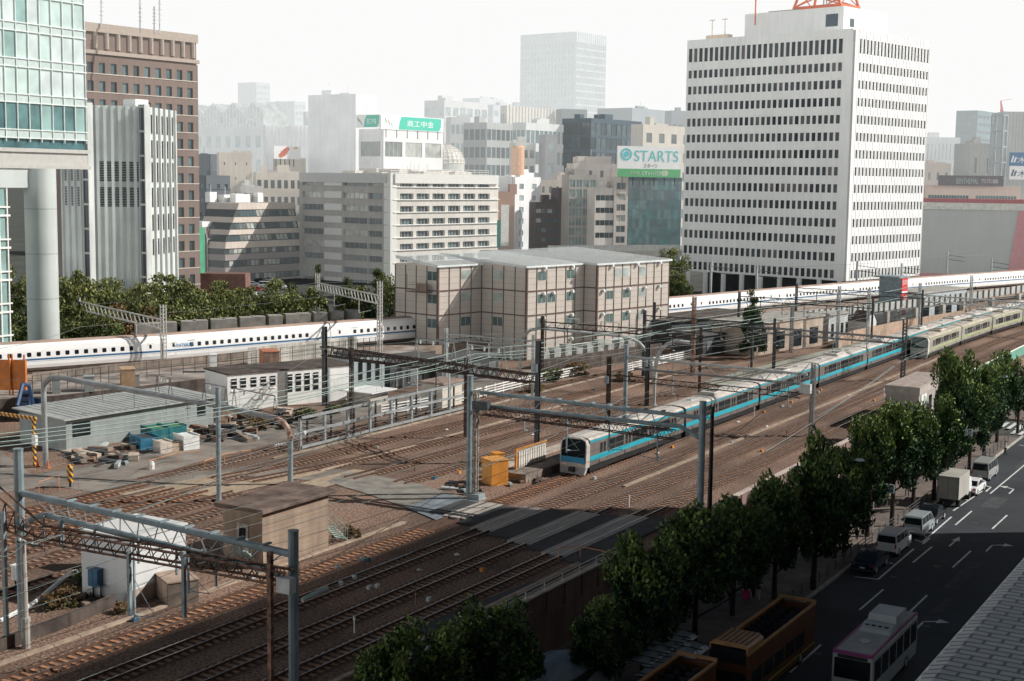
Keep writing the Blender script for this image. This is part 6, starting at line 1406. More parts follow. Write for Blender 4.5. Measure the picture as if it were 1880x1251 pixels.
# small crane truck at the left edge
q = at(62, 770, 0); o = E('excavator', (q.x, q.y, 0), radians(-60), 'dark blue excavator with a cab parked at the left edge', 'excavator'); db_ = M('machine_blue', (.035, .075, .16), .5, .15)
b = MB(); b.box(-1.6, 1.6, -1.1, 1.1, .9, 1.7); b.box(-1.5, -.2, -1, 1, 1.7, 2.3); b.build('body', db_, o)
b = MB(); b.prof([(.0, 1.7), (1.2, 1.7), (1.25, 2.6), (1.0, 3.3), (0, 3.3)], -1.0, .0); cb_ = b.build('cab', db_, o); b = MB(); b.box(.1, 1.1, -1.02, -1.0, 2.1, 3.1); b.box(1.2, 1.23, -.9, -.1, 2.1, 3.0); b.build('cab_window', dkg, cb_)
b = MB(); b.path([(1.4, .5, 1.6), (2.6, .5, 4.2), (4.4, .5, 4.6), (6.2, .5, 2.5)], .22, 6); b.build('boom', db_, o)
for y in (-1.3, 1.0): b = MB(); b.prof([(-1.8, .2), (-1.6, 0), (1.6, 0), (1.8, .2), (1.8, .7), (1.6, .9), (-1.6, .9), (-1.8, .7)], y, y+.4); b.build('track', steeld, o)
for (u, lb) in ((8, 'orange panel, left of the pair standing at the left edge'), (36, 'orange panel, right of the pair standing at the left edge')):
    q = at(u, 765, 0); b = MB(); b.box(-.9, .9, -.2, .2, 3.0, 6.4); b.tube((-.7, 0, 0), (-.7, 0, 7), .1, 6); b.tube((.7, 0, 0), (.7, 0, 7), .1, 6); ob = b.build('marker_board', M('panel_orange', (.55, .17, .03), .6), None, (q.x, q.y, 0)); ob.rotation_euler = (0, 0, radians(25)); tag(ob, lb, 'board')
# platform end with white ribbed panel left of the train
p0, p1 = at(995, 905, 0), at(1090, 862, 0)
b = MB(); b.box(-63.9, -61.6, 106.5, 128, 0, .75); tag(b.build('platform_end', M('platform_conc', (.22, .18, .15), .9, .25, 1, .2)), 'low dark concrete platform end beside the train nose', 'platform')
o = E('trackside_screen', (0, 0, 0), 0, 'orange-framed panel of white vertical ribs beside the train nose', 'screen'); x = -63.6; b = MB(); b.box(x, x+.1, 108.2, 113.5, .75, 2.5); b.build('sheet', M('rib_shadow', (.3, .27, .24), .8), o)
for k in range(12): b = MB(); b.box(x+.1, x+.2, 108.3+k*.43, 108.58+k*.43, .9, 2.35); b.build('rib', M('rib_white', (.66, .62, .56), .6), o)
b = MB(); b.box(x-.02, x+.16, 108.1, 113.6, 2.5, 2.62); b.box(x-.02, x+.16, 107.9, 108.1, .7, 2.62); b.build('frame', orangep, o)
b = MB(); b.box(-67.6, -66.4, 108, 190, 0, .28); tag(b.build('cable_trough', M('trough', (.42, .36, .30), .85, .15, 1)), 'long pale concrete cable trough left of the turquoise train', 'cable trough')
# platform wall (tan) behind both trains
P_ = [at(u, v, 0) for u, v in ((1540, 640), (1570, 630), (1650, 612), (1760, 592), (1900, 570))]
b = MB()
for a, e in zip(P_, P_[1:]): b.quad(a, e, e+UP*2.2, a+UP*2.2); b.quad(a+UP*2.2, e+UP*2.2, e+UP*2.2+Vector((-.3, .3, 0)), a+UP*2.2+Vector((-.3, .3, 0)))
tag(b.build('tan_wall', M('tan_wall', (.52, .37, .27), .85, .12, .4, streak=.25)), 'long tan concrete wall behind the two commuter trains', 'wall')
b = MB(); P_ = [at(u, v, .1) for u, v in ((1290, 700), (1400, 672), (1560, 632), (1640, 616), (1660, 628), (1500, 668), (1330, 712))]
b.add([tuple(p) for p in P_], [tuple(range(len(P_)))]); S(b.build('pale_ground', M('pale_green_ground', (.30, .31, .26), .9, .2, .5, macro=.3)))
# far viaduct with panelled parapet, right half
P_ = [(1310, 585, 640), (1480, 572, 625), (1620, 556, 608), (1760, 540, 590), (1900, 520, 575)]
o = E('panelled_viaduct', (0, 0, 0), 0, 'grey elevated walkway with a parapet of framed panels below the bullet train', 'viaduct'); b = MB(); c = MB(); e_ = MB()
Q = []
for (u, vt, vb) in P_: q = at(u, vb, 0); Q.append((q, ats(u, vt, q.y).z))
for (a, za), (c2, zc) in zip(Q, Q[1:]):
    b.quad(a+UP*(za-1.5), c2+UP*(zc-1.5), c2+UP*zc, a+UP*za)
    for k in range(14):
        q = a.lerp(c2, k/14); zz = za+(zc-za)*k/14; dd_ = (c2-a).normalized(); n = Vector((dd_.y, -dd_.x, 0)); c.obox(q, dd_, n, .25, .2, zz-1.6, zz+.15)
        if k % 5 == 0: e_.obox(q, dd_, n, .9, .9, 0, zz-1.6)
    c.obox(a, (c2-a).normalized(), Vector(((c2-a).normalized().y, -(c2-a).normalized().x, 0)), (c2-a).length, .25, min(za, zc)-1.75, min(za, zc)-1.5)
b.build('panel', M('panel_grey', (.42, .42, .39), .8, .1, .5), o); c.build('frame', M('frame_dark', (.13, .13, .13), .7), o); e_.build('support', conc, o)
for (u, v, w, d_, h, lb) in ((716, 716, 10, 6, 3.4, 'dark shed added to fill the shade under the long lattice girder, left one'), (800, 708, 12, 5, 3.0, 'dark shed added to fill the shade under the long lattice girder, right one'), (1290, 655, 18, 6, 3.2, 'dark shed added to fill the dark zone behind the green mesh fence')):  # sheds added to fill dark zones, the shade put into their colour
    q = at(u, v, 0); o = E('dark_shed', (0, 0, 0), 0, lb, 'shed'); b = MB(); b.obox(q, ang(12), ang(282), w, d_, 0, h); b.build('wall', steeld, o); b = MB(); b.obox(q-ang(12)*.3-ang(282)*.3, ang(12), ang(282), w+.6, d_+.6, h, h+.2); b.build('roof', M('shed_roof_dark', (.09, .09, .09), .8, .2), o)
    b = MB()
    b = None
    for k in range(4): MB().obox(q+ang(12)*(1+k*w/4)+ang(102)*.03, ang(12), ang(102), 1.4, .05, .3, 2.3).build('shutter', M('shutter_grey', (.14, .15, .15), .6), o)
# lift tower with red and white sign, gable hut, low buildings
q = at(1650, 600, 0); dR, dL, nR, nL = dirs(10); o = E('sign_tower', (0, 0, 0), 0, 'small grey tower with a red and white sign box on top, among the masts', 'tower'); zt = ats(1650, 508, q.y).z
b = MB(); b.obox(q-dR*1, dR, dL, 4, 5, 0, zt-5); b.build('shaft', M('shaft_grey', (.45, .46, .46), .7, .06), o)
b = MB(); b.obox(q+nR*.1, dR, nR, 2.6, .1, 1, zt-6.4); b.build('panel', white, o); b = MB(); b.obox(q+dR*.5+nR*.22, dR, nR, 1.7, .1, 2.2, 5.6); b.build('notice', M('notice_maroon', (.35, .2, .2), .7), o)
b = MB(); b.obox(q+dR*.3, dR, dL, 2.6, 4.6, zt-5.3, zt-.3); b.build('sign_box', M('sign_frame', (.2, .26, .28), .5), o); b = MB(); b.obox(q-dR*1+dL*-.2, dR, dL, 4.6, 5.4, zt-.3, zt); b.build('top_slab', steelb, o)
rd = M('sign_red', (.62, .05, .05), .5); b = MB(); b.obox(q+dR*.3+nR*.06, dR, nR, 2.6, .06, zt-5.2, zt-.35); b.build('red_sign', rd, o)
for z, s_ in ((zt-1.6, '丸の内'), (zt-4.9, '駐車場')): text(s_, 1.2, white, o, 'lettering', q+dR*.5+nR*.14+UP*z, dR, width=2.1)
b = MB(); b.obox(q+dR*.35+nR*.13, dR, nR, 2.5, .03, zt-3.2, zt-2.9); b.build('white_bar', white, o)
q = at(1592, 618, 0); o = E('gable_hut', (0, 0, 0), 0, 'small white hut with a pointed gable behind the tan wall', 'hut'); b = MB(); w = 3.4
P_ = [q, q+dR*w]; hh = 2.6
fr_ = [q+UP*0, q+dR*w, q+dR*w+UP*hh, q+dR*w*.5+UP*(hh+1.8), q+UP*hh]; bk_ = [p+dL*6 for p in fr_]
b.add(fr_+bk_, [(0,1,2,3,4), (9,8,7,6,5), (0,4,9,5), (1,6,7,2)]); b.build('wall', white, o); b = MB(); up3 = fr_[3]+UP*.12
b.add([fr_[4]-dR*.3, fr_[3]+UP*.1, bk_[3]+UP*.1, bk_[4]-dR*.3, fr_[2]+dR*.3, bk_[2]+dR*.3], [(0, 1, 2, 3), (1, 4, 5, 2)]); b.build('roof', M('hut_roof_brown', (.16, .11, .10), .8), o)
for (u, v, w, d_, h, m, lb) in ((1385, 655, 22, 8, 5.0, M('low_tan', (.42, .34, .27), .85, .12, .5, streak=.2), 'low tan building under the panelled walkway'), (1520, 628, 7, 6, 4.6, M('low_grey', (.42, .43, .42), .8, .1), 'low pale grey building left of the gable hut'), (1690, 590, 22, 6, 5.5, M('low_glass', (.45, .50, .52), .6, .1), 'pale blue-grey wall below the far walkway')):
    q = at(u, v, 0); o = E('low_building', (0, 0, 0), 0, lb, 'building'); b = MB(); b.obox(q, dR, dL, w, d_, 0, h); b.build('wall', m, o); b = MB(); b.obox(q-dR*.3-dL*.3, dR, dL, w+.6, d_+.6, h, h+.3); b.build('roof', conc, o)
    b = MB(); [b.obox(q+dR*(1+k*w/4), dR, nR, w/4*.5, .05, .6, h-1.6) for k in range(4)]; b.build('window', dkg, o)
# dark low sheds below the raised line right of the tan block
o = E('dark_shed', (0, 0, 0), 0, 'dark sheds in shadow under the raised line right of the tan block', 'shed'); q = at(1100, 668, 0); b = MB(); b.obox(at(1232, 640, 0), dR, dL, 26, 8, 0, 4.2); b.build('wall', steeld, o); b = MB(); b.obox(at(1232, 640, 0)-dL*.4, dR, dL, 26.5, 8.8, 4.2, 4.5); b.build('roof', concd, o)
b = MB(); b.obox(at(985, 690, 0), dR, -dL, 30, .4, 0, 2.2); tag(b.build('service_wall', concd), 'dark low wall at the foot of the tan block', 'wall')
o = E('equipment_rack', (0, 0, 0), 0, 'white framed row of electrical equipment at the foot of the tan block', 'equipment'); q = at(985, 677, 0); b = MB()
for k in range(9): b.obox(q+dR*(k*2.6), dR, -dL, 1.5, 1.2, .9, 2.4+.4*(k % 3))
b.build('cabinet', M('rack_grey', (.32, .32, .30), .7, .2), o); b = MB()
for z in (.8, 2.9): b.tube(q+dR*0-dL*0+nR*.4+UP*z, q+dR*26+nR*.4+UP*z, .06, 4)
for k in range(14): b.tube(q+dR*(k*2)+nR*.4, q+dR*(k*2+.3)+nR*.4+UP*2.9, .05, 4)
b.build('white_rail', white, o)

# low brown kerb wall and pale troughs at the lower left
P_ = [at(-30, 1205, 0), at(120, 1150, 0), at(205, 1112, 0)]; b = MB()
for a, e in zip(P_, P_[1:]): d_ = (e-a).normalized(); b.obox(a, d_, Vector((d_.y, -d_.x, 0)), (e-a).length, .3, 0, .75)
tag(b.build('kerb_wall', concd), 'low brown concrete kerb wall at the lower left', 'wall')
P_ = [at(0, 1150, 0), at(62, 1118, 0), at(130, 1060, 0), at(205, 1050, 0)]; b = MB()
for a, e in zip(P_, P_[1:]): b.tube(a+UP*.35, e+UP*.35, .14, 6)
tag(b.build('cable_duct', white), 'white cable duct bending through the weeds at the lower left', 'cable duct')
# small things along the tracks
rr = random.Random(11)
tro = M('trough_tan', (.36, .28, .21), .9, .2, 1.2, .2)
for (t, y0, y1, lb) in ((-62.2, 30, 88, 'cable trough along the nearest sunlit track, left of the crossing'), (-45.0, 20, 86, 'cable trough between the nearest track and the parapet'), (-53.5, 110, 230, 'narrow cable trough between the second and third tracks beyond the train nose'), (-79.9, 100, 190, 'cable trough between the sidings in the middle of the yard'), (-87.2, 102, 190, 'cable trough beside the steel frame fence')):
    b = MB(); y = y0
    while y < y1: b.box(t-.18, t+.18, y, y+1.9, 0, .12+.02*rr.random()); y += 1.95
    tag(b.build('cable_trough', tro), lb, 'cable trough')
for i in range(90):
    t = rr.choice((-62, -57.6, -53.5, -49.4, -45.5, -64.5, -66, -69, -73, -79, -82, -88)); y = rr.uniform(45, 190)
    if 84 < y < 102: continue
    k = rr.random(); x = t+rr.uniform(-.4, .4); b = MB()
    if k < .45: b.box(x-.12, x+.12, y-.18, y+.18, 0, .25); m_ = rr.choice((white, steell, orangep, blue))
    elif k < .7: b.tube((x, y, 0), (x, y, .8), .05, 6); b.tube((x, y, .8), (x, y, 1.0), .07, 6); m_ = rr.choice((white, rust, steeld))
    else: b.add([(x+cos(j*1.25)*.3*rr.uniform(.6, 1.2), y+sin(j*1.25)*.3*rr.uniform(.6, 1.2), .08) for j in range(5)]+[(x, y, .22)], [(j, (j+1) % 5, 5) for j in range(5)]); m_ = rr.choice((white, M('rubble', (.5, .46, .4), .9)))
    tag(b.build('trackside_marker', m_), 'small marker, box or rubble lying beside the rails', 'trackside marker', 'small markers and rubble beside the rails')
# ------------------------------------------------------------------ street
ZR = -3.5
b = MB(); b.add([(-32.0, -60, ZR), (-6.4, -60, ZR), (-6.4, 400, ZR), (-32.0, 400, ZR)], [(0, 1, 2, 3)]); S(b.build('road', M('street_asphalt', (.030, .036, .043), .8, .12, .7, .15, detail=9, macro=.35)))
b = MB(); b.box(-42.3, -32.35, -60, 176, ZR-.1, ZR+.12); S(b.build('pavement', pave)); b = MB(); b.box(-32.35, -32.15, -60, 178, ZR-.1, ZR+.14); S(b.build('kerb', conc))
b = MB(); b.box(-42.3, -34, 190, 400, ZR-.1, ZR+.12); S(b.build('pavement', pave))
lane = M('lane_paint', (.62, .64, .62), .7, .15, 2)
b = MB()
def stripe(u0, v0, u1, v1, w=.16, z=ZR+.006):
    a, c = at(u0, v0, z), at(u1, v1, z); d = (c-a).normalized(); n = Vector((d.y, -d.x, 0)); b.quad(a-n*w/2, a+n*w/2, c+n*w/2, c-n*w/2)
for q in ((1578, 1120, 1622, 1082), (1450, 1235, 1507, 1184), (1676, 1033, 1711, 1004), (1754, 964, 1784, 938.6), (1818, 906.5, 1900, 838), (1671, 1123, 1702, 1093), (1749, 1042, 1782.5, 1011.6), (1822, 971, 1849, 946), (1612, 1064, 1677.5, 1008), (1569, 1059, 1612, 1064), (1693, 996, 1747, 949), (1680, 991, 1693, 996), (1750, 938, 1806, 900), (1772, 917, 1780, 919), (1795, 898, 1806, 900), (1632, 1033, 1642, 1036), (1870, 817, 1890, 820)): stripe(*q)
S(b.build('lane_markings', lane)); b = MB()
def arrow(u, v, turn=0, s_=1.):
    o = at(u, v, ZR+.006); z = o.z
    def P(x, y): return (o.x+x*s_, o.y+y*s_, z)
    b.add([P(-.08, -2), P(.08, -2), P(.08, .2), P(-.08, .2)], [(0, 1, 2, 3)])
    if turn == 0: b.add([P(-.35, .2), P(.35, .2), P(0, 1.8)], [(0, 1, 2)])
    else: b.add([P(-.08*turn, .2), P(.9*turn, .9), P(.9*turn, 1.15), P(.0, .5)], [(0, 1, 2, 3)]); b.add([P(.8*turn, .5), P(1.6*turn, 1.1), P(.8*turn, 1.6)], [(0, 1, 2)])
for u, v, t in ((1753, 994, 0), (1705, 990, -1), (1820, 1003, 1), (1693, 1144, 1), (1818, 896, -1), (1860, 900, -1)): arrow(u, v, t)
for k in range(10): b.box(-30+k*-1.0-.0-3.0, -30+k*-1.0-2.5, 182, 187, ZR+.13, ZR+.136)
S(b.build('road_arrows', lane))
b = MB()
for k in range(14): b.box(-34+k*.95, -33.5+k*.95, 179, 185, ZR+.004, ZR+.007)
S(b.build('zebra_crossing', lane))
for i, (u, v) in enumerate([(1500, 1200), (1640, 1060), (1720, 1040), (1790, 960), (1700, 1150), (1850, 880), (1600, 1130)]):
    q = at(u, v, ZR+.004); MB_ = MB(); MB_.add([(q.x+.33*cos(j*pi/8), q.y+.33*sin(j*pi/8), ZR+.005) for j in range(16)], [tuple(range(16))]); tag(MB_.build('manhole_cover', M('manhole_iron', (.06, .055, .05), .6, .3, 4)), 'round iron manhole cover set in the road', 'manhole cover', 'manhole covers in the road')
b = MB()
for (u, v, w_, l_) in ((1560, 1170, 1.4, 6), (1730, 1080, 1.1, 9), (1800, 930, 1.6, 5), (1655, 1180, .7, 12), (1860, 860, 1.2, 8)): q = at(u, v, ZR+.003); b.add([(q.x, q.y, ZR+.003), (q.x+w_, q.y, ZR+.003), (q.x+w_, q.y+l_, ZR+.003), (q.x, q.y+l_, ZR+.003)], [(0, 1, 2, 3)])
S(b.build('road_patches', M('patch_asphalt', (.05, .054, .058), .9, .2, 1.5, .2)))
# parapet between railway and street
o = E('parapet_wall', (0, 0, 0), 0, 'pinkish brown panelled parapet wall between the tracks and the street trees', 'wall')
pkm = M('parapet_pink', (.22, .145, .125), .85, .15, .6, .2, streak=.3); b = MB()
for (y0, y1) in ((40, 88), (104, 168)): b.box(-42.6, -42.3, y0, y1, -3.6, .85)
b.build('wall', pkm, o); b = MB(); y = 40
while y < 168:
    if not 88 < y < 104: b.box(-42.3, -42.22, y, y+.12, -.6, .85)
    y += 2.4
b.build('pilasters', M('pilaster', (.2, .14, .12), .85), o); b = MB()
for (y0, y1) in ((40, 88), (104, 168)): b.box(-42.68, -42.2, y0, y1, .85, .95)
b.build('coping', M('coping', (.5, .42, .37), .7), o)
for k, (y0, y1) in enumerate(((64, 87), )):
    b = MB()
    for z in (1.2, 1.45): b.tube((-42.45, y0, z), (-42.45, y1, z), .045, 5)
    b.tube((-42.45, y1, .95), (-42.45, y1, 1.45), .04, 5)
    while y0 <= y1: b.tube((-42.45, y0, .95), (-42.45, y0, 1.45), .04, 5); y0 += 2.4
    tag(b.build('handrail', M('rail_pale', (.6, .56, .5), .5)), 'pale double handrail on the near parapet', 'handrail')
o = E('green_fence', (0, 0, 0), 0, 'green panel fence with a white top rail beyond the flat-roofed station hut', 'fence'); b = MB(); b.box(-43.4, -43.3, 178, 300, -3.4, 1.4); b.build('panel', M('panel_green', (.12, .30, .22), .7, .15, 1), o); b = MB(); b.tube((-43.35, 178, 1.5), (-43.35, 300, 1.5), .1, 5); b.build('rail', white, o)
b = MB(); b.add([(-47.0, 64, .05), (-42.7, 64, .05), (-42.7, 80, .05), (-45.6, 80, .05)], [(0, 1, 2, 3)]); S(b.build('trackside_path', asph))
# station hut with the green exit sign
c_ = att(1688, 712, -39.3); c1 = att(1742, 687, -39.3); zt = c_.z
o = E('station_hut', (0, 0, 0), 0, 'flat-roofed grey hut with a green running-man sign beside the street trees', 'hut'); hb_ = M('hut_stone', (.40, .36, .32), .8, .08, .6, streak=.15)
x0 = -43.0; b = MB(); b.box(x0, -39.3, c_.y, c1.y+0, -3.5, zt-.9); b.build('wall', hb_, o); b = MB(); b.box(x0-.12, -39.2, c_.y-.12, c1.y+.1, zt-.9, zt); b.build('fascia', M('hut_fascia', (.42, .37, .33), .8), o); b = MB(); b.box(x0+.1, -39.5, c_.y+.1, c1.y, zt, zt+.02); b.build('roof', M('hut_roof_dust', (.36, .30, .26), .9, .2), o)
b = MB(); L_ = c1.y-c_.y; b.box(-39.3, -39.25, c_.y+L_*.55, c_.y+L_*.9, -1.0, zt-1.2); b.build('window', dkg, o); b = MB(); b.box(-39.3, -39.25, c_.y+L_*.33, c_.y+L_*.42, -2, zt-1.4); b.build('window', dkg, o)
b = MB(); y0 = c_.y+L_*.06; b.box(-39.29, -39.22, y0, y0+2.3, zt-2.9, zt-.95); sg_ = b.build('exit_sign', white, o)
b = MB(); gs = M('exit_green', (.02, .35, .22), .4, .02); X = -39.2
b.add([(X, y0+1.2+.22*cos(j*pi/4), zt-1.3+.2*sin(j*pi/4)) for j in range(8)], [tuple(range(8))])
for q in ([(1.0, -1.5), (1.35, -1.5), (1.15, -2.1), (.85, -2.05)], [(.9, -2.05), (1.15, -2.1), (1.5, -2.5), (1.3, -2.65)], [(.9, -2.0), (1.1, -2.1), (.7, -2.7), (.5, -2.6)], [(1.3, -1.55), (1.4, -1.65), (1.8, -2.0), (1.7, -2.1)], [(1.0, -1.6), (1.0, -1.75), (.6, -2.0), (.5, -1.9)]): b.add([(X, y0+a, zt+c) for a, c in q], [(0, 1, 2, 3)])
b.build('running_man', gs, sg_)
# ------------------------------------------------------------------ the building the picture is taken from
o = E('camera_building', (0, 0, 0), 0, 'pale tiled building at the lower right corner, its rounded ledge overlooking the street, with an unseen light-blocking wing added behind', 'building')
tile = bpy.data.materials.new('pale_tile'); tile.use_nodes = True; nt_ = tile.node_tree; br = nt_.nodes.new('ShaderNodeTexBrick'); gn_ = nt_.nodes.new('ShaderNodeNewGeometry'); mpn = nt_.nodes.new('ShaderNodeMapping')
nt_.links.new(gn_.outputs['Position'], mpn.inputs[0]); nt_.links.new(mpn.outputs[0], br.inputs[0]); br.inputs['Scale'].default_value = 1; br.inputs['Brick Width'].default_value = .62; br.inputs['Row Height'].default_value = .27; br.inputs['Mortar Size'].default_value = .035
br.inputs['Color1'].default_value = (.85, .92, .95, 1); br.inputs['Color2'].default_value = (.62, .69, .73, 1); br.inputs['Mortar'].default_value = (.02, .03, .04, 1)
no_ = nt_.nodes.new('ShaderNodeTexNoise'); no_.inputs['Scale'].default_value = .9; no_.inputs['Detail'].default_value = 6; mx = nt_.nodes.new('ShaderNodeMix'); mx.data_type = 'RGBA'; mx.blend_type = 'MULTIPLY'; mx.inputs[0].default_value = .7
nt_.links.new(br.outputs[0], mx.inputs[6]); nt_.links.new(no_.outputs[0], mx.inputs[7]); nt_.links.new(mx.outputs[2], nt_.nodes['Principled BSDF'].inputs['Base Color']); nt_.nodes['Principled BSDF'].inputs['Roughness'].default_value = .45
TL = -6.35; ZL = 18.0; b = MB(); pf = [(1.2, ZL), (TL+.45, ZL), (TL+.2, ZL-.06), (TL+.05, ZL-.2), (TL, ZL-.45), (TL, -3.6), (1.2, -3.6)]
b.prof(pf, -40, 140); b.build('podium', tile, o)
b = MB(); b.box(1.2, 30, -120, 140, -3.6, 52.3); b.box(-60, 1.19, -75, -45, -3.6, 46); b.build('tower', M('tower_tile', (.42, .43, .42), .6, .06, .3), o)  # second box is an unseen wing, added to darken the street shade
b = MB()
for k in range(11):
    for j in range(30): y = -38+j*6; b.box(1.12, 1.18, y+.4, y+5, 19+k*3.1, 21.2+k*3.1)
tag(b.build('windows', dkg, o), kind='stuff')
# ------------------------------------------------------------------ vehicles
def car(label, x, y, kind, m, L, W, H, face=1, z=ZR, cat='car', name='parked_car', rz=0):
    o = E(name, (x, y, z), rz if face == 1 else pi+rz, label, cat, 'vehicles parked or driving on the street' if name == 'parked_car' else None)
    # profile along y (rear at -L/2), wide x
    if kind == 'sedan': pr = [(-.5, .3), (-.5, .78), (-.47, .88), (-.33, .93), (-.2, 1.38), (-.05, H), (.12, H), (.28, .98), (.46, .82), (.5, .62), (.5, .3)]; gz = (.93, H)
    elif kind == 'van': pr = [(-.5, .3), (-.5, .95), (-.485, 1.1), (-.46, H-.1), (-.43, H), (.18, H), (.24, H-.06), (.38, 1.12), (.48, .95), (.5, .6), (.5, .3)]; gz = (1.12, H)
    else: pr = [(-.5, .3), (-.5, .95), (-.49, 1.1), (-.48, H-.06), (-.46, H), (.30, H), (.34, H-.08), (.45, 1.1), (.5, .95), (.5, .6), (.5, .3)]; gz = (1.12, H)
    n = len(pr); vs = []
    for sg in (-1, 1):
        for (py, pz) in pr: ww = W/2*(1-.13*max(0, (pz-gz[0])/(H-gz[0]+.01))); vs.append((sg*ww, py*L, pz))
    b = MB(); b.add(vs, [(i, (i+1) % n, n+(i+1) % n, n+i) for i in range(n)]+[tuple(range(n)), tuple(range(n, 2*n))[::-1]]); body = b.build('body', m, o)
    def xw(z_): return W/2*(1-.13*max(0, (z_-gz[0])/(H-gz[0]+.01)))+.008
    zlo, zhi = gz[0]+.06, H-.1
    # side glass follows the profile
    if kind == 'sedan': sg_y = [(-.29, zlo), (.24, zlo), (.115, zhi), (-.06, zhi), (-.19, zhi-.08)]
    elif kind == 'van': sg_y = [(-.455, zlo), (.33, zlo), (.22, zhi), (-.44, zhi)]
    else: sg_y = [(-.46, zlo), (.40, zlo), (.33, zhi), (-.455, zhi)]
    for sg in (-1, 1):
        b = MB(); b.add([(sg*xw(pz), py*L, pz) for py, pz in sg_y], [tuple(range(len(sg_y)))]); b.build('side_window', dkg, body)
        b = MB(); k_ = [-.12, .08] if kind == 'sedan' else [-.2, .02, .2]
        for ky in k_: b.add([(sg*(xw(zlo)+.004), ky*L-.03, zlo), (sg*(xw(zlo)+.004), ky*L+.03, zlo), (sg*(xw(zhi)+.004), ky*L+.03, zhi), (sg*(xw(zhi)+.004), ky*L-.03, zhi)], [(0, 1, 2, 3)])
        b.build('door_pillar', m, body)
    if kind == 'sedan': r0, r1 = (-.318, 0.97), (-.205, 1.36); f0, f1 = (.27, 1.0), (.13, H-.04)
    elif kind == 'van': r0, r1 = (-.486, 1.15), (-.465, H-.15); f0, f1 = (.365, 1.18), (.25, H-.1)
    else: r0, r1 = (-.4925, 1.15), (-.485, H-.15); f0, f1 = (.44, 1.16), (.35, H-.12)
    for nm, (p, q), e in (('rear_window', (r0, r1), -.012), ('windscreen', (f0, f1), .012)):
        b = MB(); b.add([(-xw(p[1])*.88, p[0]*L+e*2, p[1]), (xw(p[1])*.88, p[0]*L+e*2, p[1]), (xw(q[1])*.88, q[0]*L+e*2, q[1]), (-xw(q[1])*.88, q[0]*L+e*2, q[1])], [(0, 1, 2, 3)]); b.build(nm, dkg, body)
    for yy in (-.31, .31):
        for sg in (-1, 1):
            b = MB(); b.tube((sg*(W/2-.2), yy*L, .33), (sg*(W/2+.01), yy*L, .33), .33, 16); wh = b.build('wheel', blackp, o); b = MB(); b.tube((sg*(W/2+.01), yy*L, .33), (sg*(W/2+.02), yy*L, .33), .2, 12); b.build('rim', steell, wh)
    for sg in (-1, 1):
        b = MB(); b.box(sg*W*.4-.12, sg*W*.4+.12, -L/2-.012, -L/2+.01, .68, .86) if kind == 'sedan' else b.box(sg*W*.45-.07, sg*W*.45+.05, -L/2-.012, -L/2+.02, .75, 1.1); b.build('tail_light', M('tail_red', (.35, .02, .02), .3), body)
        b = MB(); b.box(sg*W*.4-.14, sg*W*.4+.12, L/2-.02, L/2+.012, .62, .78); b.build('headlight', porc, body)
        b = MB(); b.box(sg*(W/2+.02)-.1, sg*(W/2+.02)+.1, L*.24, L*.24+.1, gz[0]+.02, gz[0]+.18); b.build('mirror', m, body)
    b = MB(); b.box(-.2, .2, -L/2-.015, -L/2, .5, .62); b.build('number_plate', white, body)
    b = MB(); b.box(-W/2+.03, W/2-.03, -L/2-.03, -L/2+.1, .3, .45); b.build('bumper', M('bumper_dark', (.06, .06, .06), .6), body)
    return o
silver = M('car_silver', (.48, .50, .50), .3, .03, 1, metal=.3); cwhite = M('car_white', (.78, .79, .78), .25, .02); cblack = M('car_black', (.012, .015, .022), .2, .1)
def slot(u, v): p = at(u, v, ZR); return p
p = slot(1585, 1055); car('dark blue-black sedan, nearest of the parked vehicles', -30.75, p.y+2.2, 'sedan', M('car_navy', (.015, .025, .05), .2, .1), 4.6, 1.76, 1.42)
p = slot(1628, 1022); car('white minivan parked behind the dark sedan', -30.7, p.y+2.3, 'van', cwhite, 4.6, 1.74, 1.85)
p = slot(1678, 988); car('silver-blue compact van between the white minivan and the black car', -30.5, p.y+2.2, 'van', M('car_bluesilver', (.40, .45, .47), .3, .03, 1, metal=.3), 4.4, 1.7, 1.85)
p = slot(1705, 966); car('black car parked behind the box truck', -30.7, p.y+2.2, 'sedan', cblack, 4.5, 1.75, 1.5)
p = slot(1775, 912); car('white saloon squeezed between the box truck and the silver van', -30.3, p.y+2.4, 'sedan', cwhite, 4.6, 1.78, 1.45)
p = slot(1800, 884); car('silver-grey van, farthest of the parked vehicles', -30.8, p.y+2.4, 'boxvan', M('car_greysilver', (.42, .43, .42), .3, .03, 1, metal=.3), 4.8, 1.75, 1.98)
# box truck
p = slot(1738, 933); o = E('box_truck', (-30.7, p.y+3.2, ZR), 0, 'grey-beige box truck parked between the black car and the white saloon', 'truck'); bx = M('truck_box', (.42, .40, .36), .6, .06, .6, streak=.1)
b = MB(); b.box(-1.02, 1.02, -3.1, 1.2, .85, 3.05); bb = b.build('cargo_box', bx, o); b = MB(); b.box(-.01, .01, -3.12, -3.1, .95, 2.95); [b.box(x-.02, x+.02, -3.13, -3.1, .95, 2.95) for x in (-.98, .98)]; b.build('door_seam', steeld, bb)
b = MB(); b.prof([(-.85, .5), (-.88, 1.3), (-.78, 2.1), (.78, 2.1), (.88, 1.3), (.85, .5)], 1.35, 3.0); cb_ = b.build('cab', cwhite, o); b = MB(); b.box(-.75, .75, 3.0, 3.02, 1.3, 2.0); b.build('windscreen', dkg, cb_)
b = MB(); b.box(-.5, .5, -3, 3, .5, .85); b.build('chassis', blackp, o)
for yy in (-2, 2.1):
    for sg in (-1, 1): b = MB(); b.tube((sg*.6, yy, .38), (sg*.95, yy, .38), .38, 14); b.build('wheel', blackp, o)
